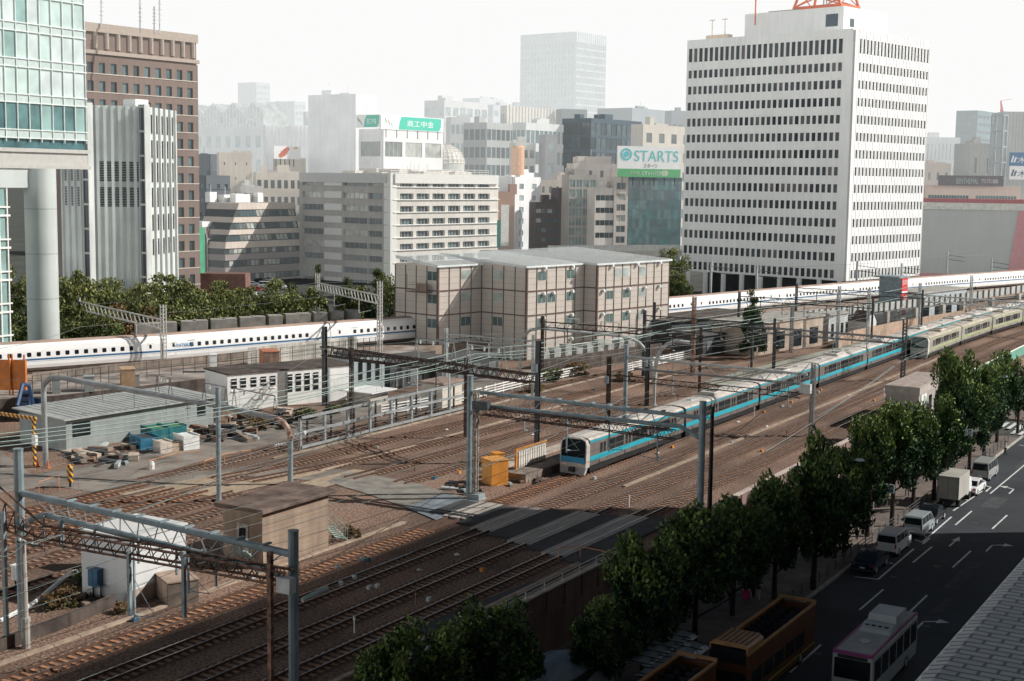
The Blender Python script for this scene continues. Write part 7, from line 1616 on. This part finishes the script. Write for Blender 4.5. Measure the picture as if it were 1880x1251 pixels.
# buses
def wheels(o, W, ys, r=.48):
    for yy in ys:
        for sg in (-1, 1): b = MB(); b.tube((sg*(W/2-.3), yy, r), (sg*(W/2+.01), yy, r), r, 16); w_ = b.build('wheel', blackp, o); b = MB(); b.tube((sg*(W/2+.01), yy, r), (sg*(W/2+.02), yy, r), r*.5, 12); b.build('rim', steell, w_)
f_ = at(1565, 1198, -.4); o = E('city_bus', (-23.15, f_.y+5.0, ZR), 0, 'white city bus with a magenta roof edge and big roof units, heading towards the viewer', 'bus'); bw = M('bus_white', (.45, .48, .47), .4, .05, 1); mg = M('bus_magenta', (.30, .05, .20), .4, .05)
b = MB(); b.prof([(-1.18, .35), (-1.22, 1.0), (-1.2, 2.85), (-1.08, 3.05), (1.08, 3.05), (1.2, 2.85), (1.22, 1.0), (1.18, .35)], -5, 5); bd = b.build('body', bw, o)
b = MB(); b.box(-1.05, 1.05, -4.9, 4.9, 3.05, 3.09); b.build('roof', M('bus_roof', (.40, .40, .37), .6, .08, 1), bd)
b = MB()
for sg in (-1, 1): b.box(sg*1.14-.06, sg*1.14+.06, -5, 5, 2.98, 3.10)
b.box(-1.2, 1.2, -5.03, -4.86, 2.9, 3.1); b.build('magenta_edge', mg, bd)
b = MB(); b.box(-1.08, 1.08, -5.03, -5.0, 1.45, 2.65); b.build('windscreen', dkg, bd); b = MB(); b.box(-.9, .9, -5.04, -5.0, 2.68, 2.88); ds = b.build('destination_sign', blackp, bd)
for sg in (-1, 1):
    b = MB(); [b.box(sg*1.215-.006, sg*1.215+.006, -4.6+k*1.6, -3.2+k*1.6, 1.35, 2.6) for k in range(6)]; b.build('window', dkg, bd)
    b = MB(); b.box(sg*.9-.2, sg*.9+.2, -5.04, -5.0, .7, .9); b.build('headlight', porc, bd)
b = MB(); b.add([(-1.15, -5.035, .5), (1.15, -5.035, .5), (1.15, -5.035, 1.3), (-1.15, -5.035, 1.3)], [(0, 1, 2, 3)]); b.build('advert', M('bus_advert', (.30, .36, .38), .4, .5, 3, col2=(.5, .45, .45)), bd)
b = MB(); b.add([(-1.0, -.8, 3.09), (1.0, -.8, 3.09), (1.0, .6, 3.09), (-1.0, .6, 3.09), (-.85, -.6, 3.32), (.85, -.6, 3.32), (.95, .55, 3.42), (-.95, .55, 3.42)], [(4,5,6,7),(0,1,5,4),(1,2,6,5),(2,3,7,6),(3,0,4,7)]); ac = b.build('fan_unit', bw, bd)
b = MB(); [b.tube((x, -.1, 3.34), (x, -.1, 3.385), .15, 10) for x in (-.6, -.2, .2, .6)]; b.build('fan', blackp, ac)
b = MB(); b.add([(-.95, .9, 3.09), (.95, .9, 3.09), (.95, 3.6, 3.09), (-.95, 3.6, 3.09), (-.85, 1.1, 3.75), (.85, 1.1, 3.75), (.85, 3.4, 3.75), (-.85, 3.4, 3.75)], [(4,5,6,7),(0,1,5,4),(1,2,6,5),(2,3,7,6),(3,0,4,7)]); b.build('air_conditioner', bw, bd)
b = MB(); b.lathe((0, -2.6, 3.09), [(.33, 0), (.33, .1), (0, .14)], 14); b.build('roof_hatch', bw, bd); wheels(o, 2.4, (-3.2, 2.6))
def opentop(label, x, y, rear_only=False):
    o = E('open_top_bus', (x, y, ZR), 0, label, 'bus', 'orange open-top buses at the kerb'); om = M('bus_orange', (.14, .055, .02), .45, .1, .8); ol = M('bus_orange_rail', (.45, .24, .10), .4, .1)
    b = MB(); b.box(-1.2, 1.2, -6, 6, .35, 2.3); bd = b.build('body', om, o); b = MB()
    for sg in (-1, 1): b.box(min(sg*1.2, sg*1.12), max(sg*1.2, sg*1.12), -6, 6, 2.3, 3.3)
    b.box(-1.12, 1.12, 5.9, 6, 2.3, 3.3); b.box(-1.12, 1.12, -6, -5.9, 2.3, 2.7); b.build('upper_side', om, bd)
    b = MB(); [b.box(min(sg*1.24, sg*1.06), max(sg*1.24, sg*1.06), -6, 6, 3.3, 3.42) for sg in (-1, 1)]; b.box(-1.24, 1.24, 5.86, 6.04, 3.42, 3.6); b.build('top_rail', ol, bd)
    b = MB(); b.box(-1.12, 1.12, -5.9, 5.9, 2.3, 2.34); b.build('upper_deck', blackp, bd)
    b = MB(); pf = [(-1.2, 3.3), (-1.18, 3.75), (-.9, 3.95), (.9, 3.95), (1.18, 3.75), (1.2, 3.3), (1.1, 3.3), (1.08, 3.7), (-1.08, 3.7), (-1.1, 3.3)]; b.prof(pf, -6, -3.4); b.build('canopy', ol, bd)
    b = MB(); [b.box(-.95+k*.32, -.85+k*.32, -5.9, -3.5, 3.951, 3.975) for k in range(7)]; b.build('canopy_rib', om, bd)
    b = MB(); b.box(-1.08, 1.08, -6.03, -6.0, 2.75, 3.6); b.build('upper_windscreen', dkg, bd); b = MB(); b.box(-1.08, 1.08, -6.03, -6.0, 1.1, 2.2); b.build('windscreen', dkg, bd)
    for sg in (-1, 1):
        b = MB(); [b.box(sg*1.21-.006, sg*1.21+.006, -5.2+k*1.9, -3.6+k*1.9, 1.2, 2.15) for k in range(5)]; b.build('window', dkg, bd)
        b = MB(); b.box(sg*1.22-.01, sg*1.22+.01, -6, 6, .72, .80); b.build('yellow_stripe', M('stripe_yellow', (.5, .4, .1), .5), bd)
    b = MB(); b.box(-.2, .2, 0, .12, 2.34, 2.75); b.box(-.2, .2, .06, .14, 2.75, 3.2); st = b.build('seat', M('seat_dark', (.03, .03, .035), .8), bd, (-.85, -2.6, 0)); first = True
    for r in range(9):
        for sx_ in (-.85, -.38, .38, .85):
            if first: first = False; continue
            c = st.copy(); COL.objects.link(c); c.parent = bd; c.location = (sx_, -2.6+r*.92, 0)
    wheels(o, 2.4, (-3.8, 3.4)); return o
opentop('orange open-top double-decker bus with its canopy nearest the trees', -29.1, 74.2+6)
opentop('orange open-top bus cut off by the lower edge of the picture', -30.2, 66.2)
# bus shelters and tarpaulin
for (u, v, lb) in ((1235, 1212, 'silver panelled bus shelter roof, the longer one, left of the orange buses'), (1215, 1190, 'silver panelled shelter roof behind the longer one')):
    q = at(u, v, -.9); o = E('bus_shelter', (q.x, q.y, 0), 0, lb, 'bus shelter'); b = MB(); b.prof([(-.9, -1.0), (-.6, -.82), (0, -.74), (.6, -.82), (.9, -1.0), (0, -.84)], -3.4, 3.4); b.build('roof', M('shelter_silver', (.38, .42, .44), .3, .1, 1, metal=.5), o); [MB().box(-.92, .92, -3.4+k*1.13-.03, -3.4+k*1.13+.03, -.8, -.72).build('rib', steeld, o) for k in range(7)]
    [MB().tube((0, y_, ZR), (0, y_, -.9), .07, 6).build('post', steeld, o) for y_ in (-2.5, 2.5)]
q = at(1040, 1215, -1.5); o = E('tarpaulin_tent', (q.x, q.y, ZR), 0, 'draped grey-white tarpaulin dome between the trees at the bottom', 'tent'); r_ = random.Random(2); b = MB(); N = 24
prf = [(2.9, 0), (2.8, .8), (2.4, 1.6), (1.7, 2.15), (.8, 2.4), (0, 2.45)]; vs = []
for (rr_, zz) in prf:
    for i in range(N): a = 2*pi*i/N; f2 = 1+.05*sin(i*3.2+zz)+.03*r_.random(); vs.append((rr_*f2*cos(a), rr_*f2*sin(a), zz))
b.add(vs, [(j*N+i, j*N+(i+1) % N, (j+1)*N+(i+1) % N, (j+1)*N+i) for j in range(len(prf)-1) for i in range(N)]); b.build('sheet', M('tarp_grey', (.36, .40, .40), .7, .15, 1.2), o, smooth=True)
b = MB(); b.box(2.0, 2.1, -3.2, 1, 0, 2.2); b.build('side_panel', steeld, o)
# street lamps and signs
def lamp(u, v, label, t=-34.4, m=None):
    h = att(u, v, t+2.4); o = E('street_lamp', (t, h.y, ZR), 0, label, 'street lamp'); H = h.z-ZR; lm = m or M('lamp_teal', (.25, .36, .35), .5); b = MB(); b.tube((0, 0, 0), (0, 0, H-1.0), .09, 8, r2=.06); b.path([(0, 0, H-1.0), (.3, 0, H-.5), (.9, 0, H-.15), (1.8, 0, H)], .045, 6); b.build('post', lm, o)
    b = MB(); b.add([(x, y, z) for x, y, z in ((1.7, -.12, H), (1.7, .12, H), (2.5, .17, H+.05), (2.6, 0, H+.03), (2.5, -.17, H+.05), (1.8, 0, H+.15), (2.3, 0, H+.22), (2.1, 0, H-.12))], [(0, 5, 1), (1, 5, 6, 2), (2, 6, 3), (3, 6, 4), (4, 6, 5, 0), (0, 1, 7), (1, 2, 7), (2, 3, 7), (3, 4, 7), (4, 0, 7)]); b.build('lamp_head', M('lamp_pale', (.5, .58, .56), .4), o)
lamp(1585, 847, 'curved-arm street lamp standing out above the tree crowns'); lamp(1848, 693, 'dark street lamp head among the farthest tree crowns', m=steeld)
for (u, v, lb) in ((1630, 897, 'small blue and white road sign, the nearer of the two'), (1775, 794, 'small blue and white road sign, the farther of the two')):
    c = att(u, v, -32.6); o = E('road_sign', (c.x, c.y, 0), 0, lb, 'road sign'); b = MB(); b.box(-.55, .55, -.03, .03, c.z-.38, c.z+.38); b.build('plate', white, o); b = MB(); b.box(.15, .5, -.045, -.03, c.z-.32, c.z+.32); b.build('blue_field', M('sign_blue', (.03, .16, .36), .5), o)
    text('P', .5, white, o, 'lettering', (c.x+.22, c.y-.06, c.z-.2), (1, 0, 0)); text('8-20', .28, M('sign_blue', (.03, .16, .36)), o, 'lettering', (c.x-.5, c.y-.05, c.z-.1), (1, 0, 0)); b = MB(); b.tube((-1.2, 0, ZR), (-1.2, 0, c.z-.3), .05, 6); b.path([(-1.2, 0, c.z-.3), (-1.0, 0, c.z+.1), (-.5, 0, c.z+.2)], .04, 6); b.build('post', steell, o)
# pedestrian guard rail on the kerb
o = E('guard_rail', (0, 0, 0), 0, 'dark pedestrian guard rail along the kerb behind the parked vehicles', 'guard rail'); b = MB(); c = MB(); y = 84
while y < 174: MB().tube((-32.8, y, ZR+.1), (-32.8, y, ZR+1.0), .04, 6).build('post', steeld, o); y += 2
for z in (.4, .7, 1.0): c.tube((-32.8, 84, ZR+z), (-32.8, 174, ZR+z), .03, 5)
c.build('rail', steeld, o)
# ------------------------------------------------------------------ people
def skinmesh(name, verts, edges, radii, mat, parent, sub=1):
    me = bpy.data.meshes.new(name); me.from_pydata(verts, edges, []); o = bpy.data.objects.new(name, me); COL.objects.link(o)
    md = o.modifiers.new('s', 'SKIN'); 
    for i, r in enumerate(radii): me.skin_vertices[0].data[i].radius = (r, r*.85)
    me.skin_vertices[0].data[0].use_root = True
    if sub: o.modifiers.new('u', 'SUBSURF').levels = sub; o.modifiers['u'].render_levels = sub
    bpy.context.view_layer.update(); dg = bpy.context.evaluated_depsgraph_get(); m2 = bpy.data.meshes.new_from_object(o.evaluated_get(dg)); bpy.data.objects.remove(o)
    m2.materials.clear(); m2.materials.append(mat); m2.polygons.foreach_set('use_smooth', [True]*len(m2.polygons)); o = bpy.data.objects.new(name, m2); COL.objects.link(o); o.parent = parent; return o
skin = M('skin', (.42, .27, .20), .6, .05); hairm = M('hair_black', (.012, .010, .010), .6)
def person(x, y, z, rz, label, top, legs, stride=.25, k=1., arm=0):
    o = E('person', (x, y, z), rz, label, 'person'); s_ = stride
    V = [(0, 0, .93), (0, 0, 1.15), (0, .02, 1.38), (0, .01, 1.50), (0, .03, 1.62), (0, .03, 1.72), (-.18, 0, 1.40), (-.24, s_*.3, 1.12), (-.23, s_*.7+.05, .88), (.18, 0, 1.40), (.24, -s_*.3, 1.12), (.23, -s_*.6+.04, .88), (-.09, 0, .88), (-.10, s_*.55, .48), (-.10, s_*.5, .08), (-.10, s_*.5+.16, .03), (.09, 0, .88), (.10, -s_*.3, .48), (.10, -s_*1.0, .12), (.10, -s_*1.0+.15, .04), (-.235, s_*.75+.07, .80), (.235, -s_*.6+.06, .80)]
    Ed = [(0, 1), (1, 2), (2, 3), (3, 4), (4, 5), (2, 6), (6, 7), (7, 8), (8, 20), (2, 9), (9, 10), (10, 11), (11, 21), (0, 12), (12, 13), (13, 14), (14, 15), (0, 16), (16, 17), (17, 18), (18, 19)]
    Rr = [.13, .115, .14, .055, .085, .075, .055, .045, .032, .055, .045, .032, .085, .058, .042, .035, .085, .058, .042, .035, .028, .028]
    V = [(a*k, c*k, e*k) for a, c, e in V]; skinmesh('body', V, Ed, [r*k for r in Rr], skin, o)
    ti = [1, 0, 2, 6, 7, 9, 10]; mp = {v: i for i, v in enumerate(ti)}; te = [(0, 1), (0, 2), (2, 3), (3, 4), (2, 5), (5, 6)]
    skinmesh('shirt', [V[i] for i in ti], te, [.135*k, .14*k, .155*k, .068*k, .06*k, .068*k, .06*k], top, o)
    li = [0, 12, 13, 14, 16, 17, 18]; skinmesh('trousers', [V[i] for i in li], [(0, 1), (1, 2), (2, 3), (0, 4), (4, 5), (5, 6)], [.14*k, .095*k, .07*k, .055*k, .095*k, .07*k, .055*k], legs, o)
    b = MB(); b.lathe((0, -.005*k, 1.64*k), [(.085*k, 0), (.098*k, .06*k), (.075*k, .13*k), (0, .155*k)], 12); b.build('hair', hairm, o, smooth=True); return o
def cl_(n, c): return M('cloth_'+n, c, .9, .1, 3)
ZP = ZR+.12
def pp(u, v): q = at(u, v, ZP); return q.x, q.y
wht, blk_, blu_, gry, tan_ = cl_('white', (.62, .64, .66)), cl_('black', (.02, .02, .025)), cl_('blue', (.05, .15, .28)), cl_('grey', (.2, .2, .22)), cl_('tan', (.4, .3, .22))
PL = [(1383, 1101, 'pedestrian in a dark top pulling a pink suitcase beside the orange bus', blk_, blk_, pi), (1392, 1103, 'pedestrian in white walking next to the pink suitcase', wht, wht, pi), (1573, 993, 'pedestrian in a white shirt under the trees near the dark sedan', wht, blk_, 0), (1665, 912, 'pedestrian in a green-grey top between the tree trunks above the silver van', cl_('green', (.1, .2, .17)), blk_, .5), (1626, 930, 'pedestrian in white behind the blue and white sign', wht, gry, .3), (1866, 776, 'pedestrian in dark blue on the zebra crossing at the right edge', blu_, blk_, .4), (1877, 792, 'pedestrian in grey cut by the right edge', gry, blk_, .2), (1822, 803, 'pedestrian in tan among the far tree trunks', tan_, gry, 0), (1812, 790, 'pedestrian in white far down the pavement', wht, blu_, 0), (1829, 790, 'pedestrian in black far down the pavement', blk_, gry, 0), (1340, 1120, 'pedestrian in black in the shade left of the pink suitcase', blk_, gry, pi), (1845, 838, 'pedestrian in white by the end of the guard rail', wht, blk_, 2.)]
for (u, v, lb, a, c, rz) in PL: x, y = pp(u, v); person(x, y, ZP, rz, lb, a, c)
q = at(1370, 1101, ZP); o = E('suitcase', (q.x, q.y, ZP), .3, 'bright pink suitcase on the shaded pavement', 'suitcase'); b = MB(); b.box(-.25, .25, -.15, .15, .08, .75); b.build('shell', M('pink', (.75, .06, .22), .4), o); b = MB(); [b.tube((x, .12, .75), (x, .12, 1.05), .012, 4) for x in (-.1, .1)]; b.tube((-.1, .12, 1.05), (.1, .12, 1.05), .015, 4); b.build('handle', steell, o); b = MB(); [b.tube((x-.03, 0, .05), (x+.03, 0, .05), .05, 8) for x in (-.2, .2)]; b.build('wheel', blackp, o)
# ------------------------------------------------------------------ vegetation
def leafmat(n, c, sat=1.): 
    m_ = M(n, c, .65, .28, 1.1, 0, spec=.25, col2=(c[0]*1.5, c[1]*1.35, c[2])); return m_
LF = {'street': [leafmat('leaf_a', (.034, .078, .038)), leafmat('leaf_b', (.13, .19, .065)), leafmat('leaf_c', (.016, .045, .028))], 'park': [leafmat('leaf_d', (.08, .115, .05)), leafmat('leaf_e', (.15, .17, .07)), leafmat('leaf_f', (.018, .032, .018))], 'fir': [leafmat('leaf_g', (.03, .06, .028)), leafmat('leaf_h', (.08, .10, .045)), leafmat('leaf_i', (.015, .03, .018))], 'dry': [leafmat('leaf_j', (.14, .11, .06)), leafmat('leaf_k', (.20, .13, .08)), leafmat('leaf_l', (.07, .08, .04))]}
def crown_mesh(seed, kind, n=5200, leaf=.03, clumps=75):
    """unit crown: radius about .5, height 1, base at 0"""
    r = random.Random(seed); b = MB(); C_ = []
    for i in range(clumps):
        while True:
            x, y, z = r.uniform(-1, 1), r.uniform(-1, 1), r.uniform(0, 1)
            if kind == 'fir': R_ = .95*(1-z)**.8+.04
            elif kind == 'bush': R_ = sqrt(max(0, 1-(z-.35)**2/.42))
            else: R_ = sqrt(max(0, 1-((z-.5)/.53)**2))*(.86+.14*sin(seed+z*7))
            d = hypot(x, y)
            if d <= R_ and d > R_*.35: break
        C_.append((x*.42, y*.42, z*.9+.03, r.uniform(.07, .14)))
    for i in range(n):
        cx, cy, cz, cr = r.choice(C_); th = r.uniform(0, 2*pi); ph = math.acos(r.uniform(-1, 1)); rr_ = cr*(r.random()**.4)
        e = 1.5 if kind == 'street' else (.55 if kind == 'fir' else .8)
        p = Vector((cx+rr_*sin(ph)*cos(th), cy+rr_*sin(ph)*sin(th), cz+rr_*cos(ph)*e*.8)); 
        up = Vector((cx*1.2+r.gauss(0, .5), cy*1.2+r.gauss(0, .5), (.7 if kind == 'street' else .2)+r.gauss(0, .5))).normalized(); s_ = up.cross(Vector((r.gauss(0, 1), r.gauss(0, 1), r.gauss(0, 1)))).normalized(); L = leaf*r.uniform(.7, 1.5); w = L*r.uniform(.5, .85)
        hgt = p.z+.12*r.gauss(0, 1)+ (hypot(p.x, p.y)-.25)*.8
        k = 1 if hgt > .72 else (0 if hgt > .3 else 2)  # sunlight painted in: light leaves high and outside, dark ones low and inside
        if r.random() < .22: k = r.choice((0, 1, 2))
        b.add([p-s_*w*.5, p+s_*w*.5, p+up*L+s_*w*.35, p+up*L*1.1-s_*w*.3], [(0, 1, 2, 3)], k)
    return b
CR = {}
def crown(kind, var, shape=None, n=5200, leaf=.03, clumps=60):
    key = (kind, var)
    if key not in CR:
        b = crown_mesh(var*13+len(kind), shape or kind, n, leaf, clumps); o = b.build('crown', LF[kind]); CR[key] = o.data; bpy.data.objects.remove(o)
    return CR[key]
def tree(x, y, z, h, w, kind, var, label, cat='tree', group=None, trunkh=.35, shape=None, name='tree', rz=None, cb=None, n=5200, leaf=.03, lean=0):
    o = E(name, (x, y, z), 0, label, cat, group); c = bpy.data.objects.new('crown', crown(kind, var, shape, n, leaf)); COL.objects.link(c); c.parent = o
    cb = trunkh if cb is None else cb; c.location = (0, 0, h*cb); c.scale = (w, w, h*(1-cb)); c.rotation_euler = (0, 0, rz if rz is not None else random.uniform(0, 6.28))
    if trunkh:
        b = MB(); tt = h*.75; r0 = .09+.012*h; b.tube((0, 0, 0), (0, 0, h*.3), r0, 8, r2=r0*.8); b.tube((0, 0, h*.3), (.05, .05, tt), r0*.8, 8, r2=r0*.25); b.build('trunk', trunkm, o); b = MB(); r = random.Random(int(x*7+y))
        for k in range(7): a = k*2.4+r.random(); zz = h*(cb-.02+.07*k); b.tube((0, 0, zz), (cos(a)*w*.36, sin(a)*w*.36, zz+h*.18), r0*.4, 5, r2=.03)
        b.build('limb', trunkm, o)
    return o
ST = [(1868, 795, 660, 46, 'farthest street tree at the right edge, nearest the zebra crossing'), (1830, 812, 648, 62, 'bushy street tree with the dark lamp in front of it'), (1806, 838, 668, 66, 'street tree left of the farthest pair, its trunk by the guard rail'), (1779, 866, 700, 70, 'street tree whose trunk stands right of the farther blue sign'), (1748, 868, 640, 72, 'tall street tree just right of the flat-roofed station hut'), (1714, 918, 728, 78, 'round pale green street tree in front of the station hut corner'), (1676, 935, 745, 70, 'slender street tree above the silver van'), (1637, 966, 738, 104, 'broad bright-topped street tree left of the station hut'), (1592, 985, 765, 86, 'dark street tree directly behind the curved-arm lamp'), (1549, 1022, 820, 86, 'dark street tree below the curved-arm lamp'), (1493, 1082, 800, 100, 'dark street tree left of the curved-arm lamp'), (1421, 1100, 872, 92, 'dark street tree right of the black pole'), (1345, 1130, 915, 116, 'dark street tree at the foot of the black pole'), (1275, 1185, 935, 130, 'big dark street tree left of the pink suitcase'), (1180, 1240, 982, 132, 'dark street tree standing behind the tarpaulin tent'), (1105, 1275, 1095, 96, 'low dark tree between the pink parapet and the tarpaulin tent'), (905, 1345, 1105, 140, 'bottom-edge tree left of the tarpaulin tent'), (762, 1400, 1148, 150, 'leftmost tree at the bottom edge beside the nearest track'), (700, 1430, 1190, 100, 'small pointed shoot of tree at the bottom edge, left of the leftmost crown')]
for i, (u, v, vt, wp, lb) in enumerate(ST):
    p = at(u, v, ZP); D_ = (p-CAM).dot(F3); zt = ats(u, vt, p.y).z; w = wp/F*D_*1.55*random.uniform(.9, 1.12)
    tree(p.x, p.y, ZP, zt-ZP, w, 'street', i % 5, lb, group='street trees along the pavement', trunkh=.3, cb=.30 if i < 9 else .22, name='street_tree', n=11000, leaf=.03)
# trees behind the bullet line
PK = [(20, 660, 585, 90), (70, 655, 575, 90), (120, 650, 470, 90), (135, 640, 505, 80), (165, 625, 500, 100), (215, 620, 505, 110), (270, 620, 520, 80), (310, 610, 488, 110), (350, 600, 492, 100), (395, 610, 510, 90), (345, 640, 540, 120), (415, 620, 530, 90), (230, 650, 545, 110), (160, 655, 560, 120), (100, 665, 580, 90), (440, 600, 520, 60), (60, 560, 470, 90), (20, 560, 480, 70), (290, 655, 560, 90), (490, 620, 560, 80), (640, 580, 500, 60), (670, 600, 520, 80), (715, 590, 478, 50), (570, 610, 540, 60), (1210, 500, 445, 60), (1240, 512, 452, 50), (1232, 540, 480, 50)]
nm_ = ['leftmost', 'second from the left', 'tall one by the round column', 'one just right of the round column', 'one below the louvred block', 'one below the middle of the louvred block', 'small one by the corner of the louvred block', 'large round one right of the louvred block', 'one in front of the low maroon building', 'one at the edge of the car park', 'broad one behind the second lattice mast', 'one beside the parked cars', 'one between the two masts of the left gantry', 'low one behind the first mast', 'low one near the round column base', 'small one beside the car park', 'shaded one left of the round column', 'shaded one at the left edge', 'low one right of the left gantry', 'low one behind the concrete blocks', 'one behind the right white mast', 'one left of the tan block', 'thin one touching the tan block', 'low one under the conifers', 'one between the mirror glass block and the tower', 'small one beside the white tower', 'low one in the gap right of the tan block']
for i, ((u, v, vt, wp), nm) in enumerate(zip(PK, nm_)):
    big = u > 1000; p = atd(u, v, 0.); q = at(u, v+ (0 if v < 640 else 0), 0 if not big else 0)
    D_ = 235 if not big else 330
    if u < 560 and v > 630: D_ = 205
    q = atd(u, v, D_); zt = atd(u, vt, D_).z; zb_ = max(-3.6, min(q.z, 3.0))
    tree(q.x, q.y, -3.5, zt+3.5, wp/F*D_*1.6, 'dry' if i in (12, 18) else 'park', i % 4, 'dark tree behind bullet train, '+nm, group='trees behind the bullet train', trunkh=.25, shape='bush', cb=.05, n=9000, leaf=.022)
tb_ = random.Random(9)
for i in range(15):
    u = 112+i*31; D_ = 212+tb_.uniform(-8, 14); q = atd(u, 600, D_); vt = tb_.uniform(505, 540)-(14 if 270 < u < 330 else 0); zt = atd(u, vt, D_).z
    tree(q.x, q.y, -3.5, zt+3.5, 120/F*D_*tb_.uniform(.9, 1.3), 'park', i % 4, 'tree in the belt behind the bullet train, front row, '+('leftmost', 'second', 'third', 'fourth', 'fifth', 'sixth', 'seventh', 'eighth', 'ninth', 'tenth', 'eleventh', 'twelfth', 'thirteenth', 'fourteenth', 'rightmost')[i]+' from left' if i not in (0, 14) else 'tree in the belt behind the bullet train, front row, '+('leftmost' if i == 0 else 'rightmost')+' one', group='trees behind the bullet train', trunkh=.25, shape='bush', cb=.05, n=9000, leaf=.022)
for i, (u, v, vt, wp, D_, lb) in enumerate([(535, 590, 492, 62, 225, 'conifer left of the right lattice gantry, nearest the car park'), (585, 560, 478, 40, 235, 'narrow conifer behind the white mast left of centre'), (632, 575, 482, 44, 235, 'conifer in front of the grey slab office'), (692, 590, 485, 52, 228, 'conifer just left of the tan block'), (1383, 580, 508, 50, 215, 'lone conifer in front of the bullet train below the white tower')]):
    q = atd(u, v, D_); zt = atd(u, vt, D_).z; z_ = 0 if u > 1000 else -3.5
    tree(q.x, q.y, z_, zt-z_, wp/F*D_*1.3, 'fir', i % 2, lb, 'conifer', trunkh=.2, cb=.1, name='conifer', n=7000, leaf=.03)
q = at(90, 640, 3); 
for i, (u, v, w) in enumerate([(-20, 640, 70), (30, 640, 75), (85, 632, 75), (140, 624, 70), (190, 612, 60)]):
    D_ = 196; q = atd(u, v, D_); zt = atd(u, v-55, D_).z; tree(q.x, q.y, 1.5, zt-1.5, w/F*D_*1.3, 'park', 4+i % 2, 'clipped leafy hedge bush beside the bullet train, number %s from the left edge' % ('one', 'two', 'three', 'four', 'five')[i], 'bush', 'hedge bushes at the far left', trunkh=0, shape='bush', cb=0, name='hedge_bush', n=4200, leaf=.035)
for i, (u, v, w, h, k) in enumerate([(125, 1115, 1.6, 1.6, 'dry'), (150, 1075, 1.2, 1.5, 'park'), (90, 1120, 1.4, 1.2, 'dry'), (640, 985, 1.0, 1.0, 'dry'), (655, 990, .8, .9, 'dry'), (470, 790, 3.0, 2.0, 'dry'), (560, 770, 3.0, 1.6, 'park'), (1010, 700, 4, 2.0, 'park'), (1060, 690, 4, 2.2, 'dry'), (1145, 700, 3, 1.6, 'dry'), (980, 720, 3, 1.5, 'dry'), (225, 1125, 1.2, .8, 'dry'), (610, 760, 2.5, 1.2, 'park'), (1420, 640, 5, 3.0, 'park'), (1450, 635, 5, 3.2, 'park')]):
    q = at(u, v, 0); tree(q.x, q.y, 0, h, w, k, 6, 'scrubby weeds growing between the sidings', 'weeds', 'clumps of weeds among the tracks', trunkh=0, shape='bush', cb=0, name='weed_clump', n=1500, leaf=.06)
# cars in the far car park
S(MB().quad(*[atd(u, v, 1) for u, v in ((0, 0), (1, 0), (1, 1), (0, 1))]).build('x', asph)) if 0 else None
cpm = [cwhite, silver, cblack, cwhite, M('car_red', (.45, .05, .04), .3), silver]
for i, (u, v) in enumerate([(448, 512), (462, 522), (476, 516), (490, 525), (470, 532), (500, 514), (455, 540), (485, 538), (440, 526), (512, 528)]):
    q = at(u, v+4, -3.6); w_ = ['white minivan', 'silver car', 'black car', 'white car', 'red car', 'silver car'][i % 6]
    car(w_+' in the far car park, '+['at the upper left', 'left of the lamp', 'in the middle row', 'in the middle row, right', 'in front, left', 'at the upper right', 'in the front row, left', 'in the front row, right', 'at the left end', 'at the right end'][i], q.x, q.y, 'van' if i % 3 == 0 else 'sedan', cpm[i % 6], 4.6, 1.75, 1.85 if i % 3 == 0 else 1.45, z=-3.6, rz=radians(-60+10*(i % 3)), name='car')
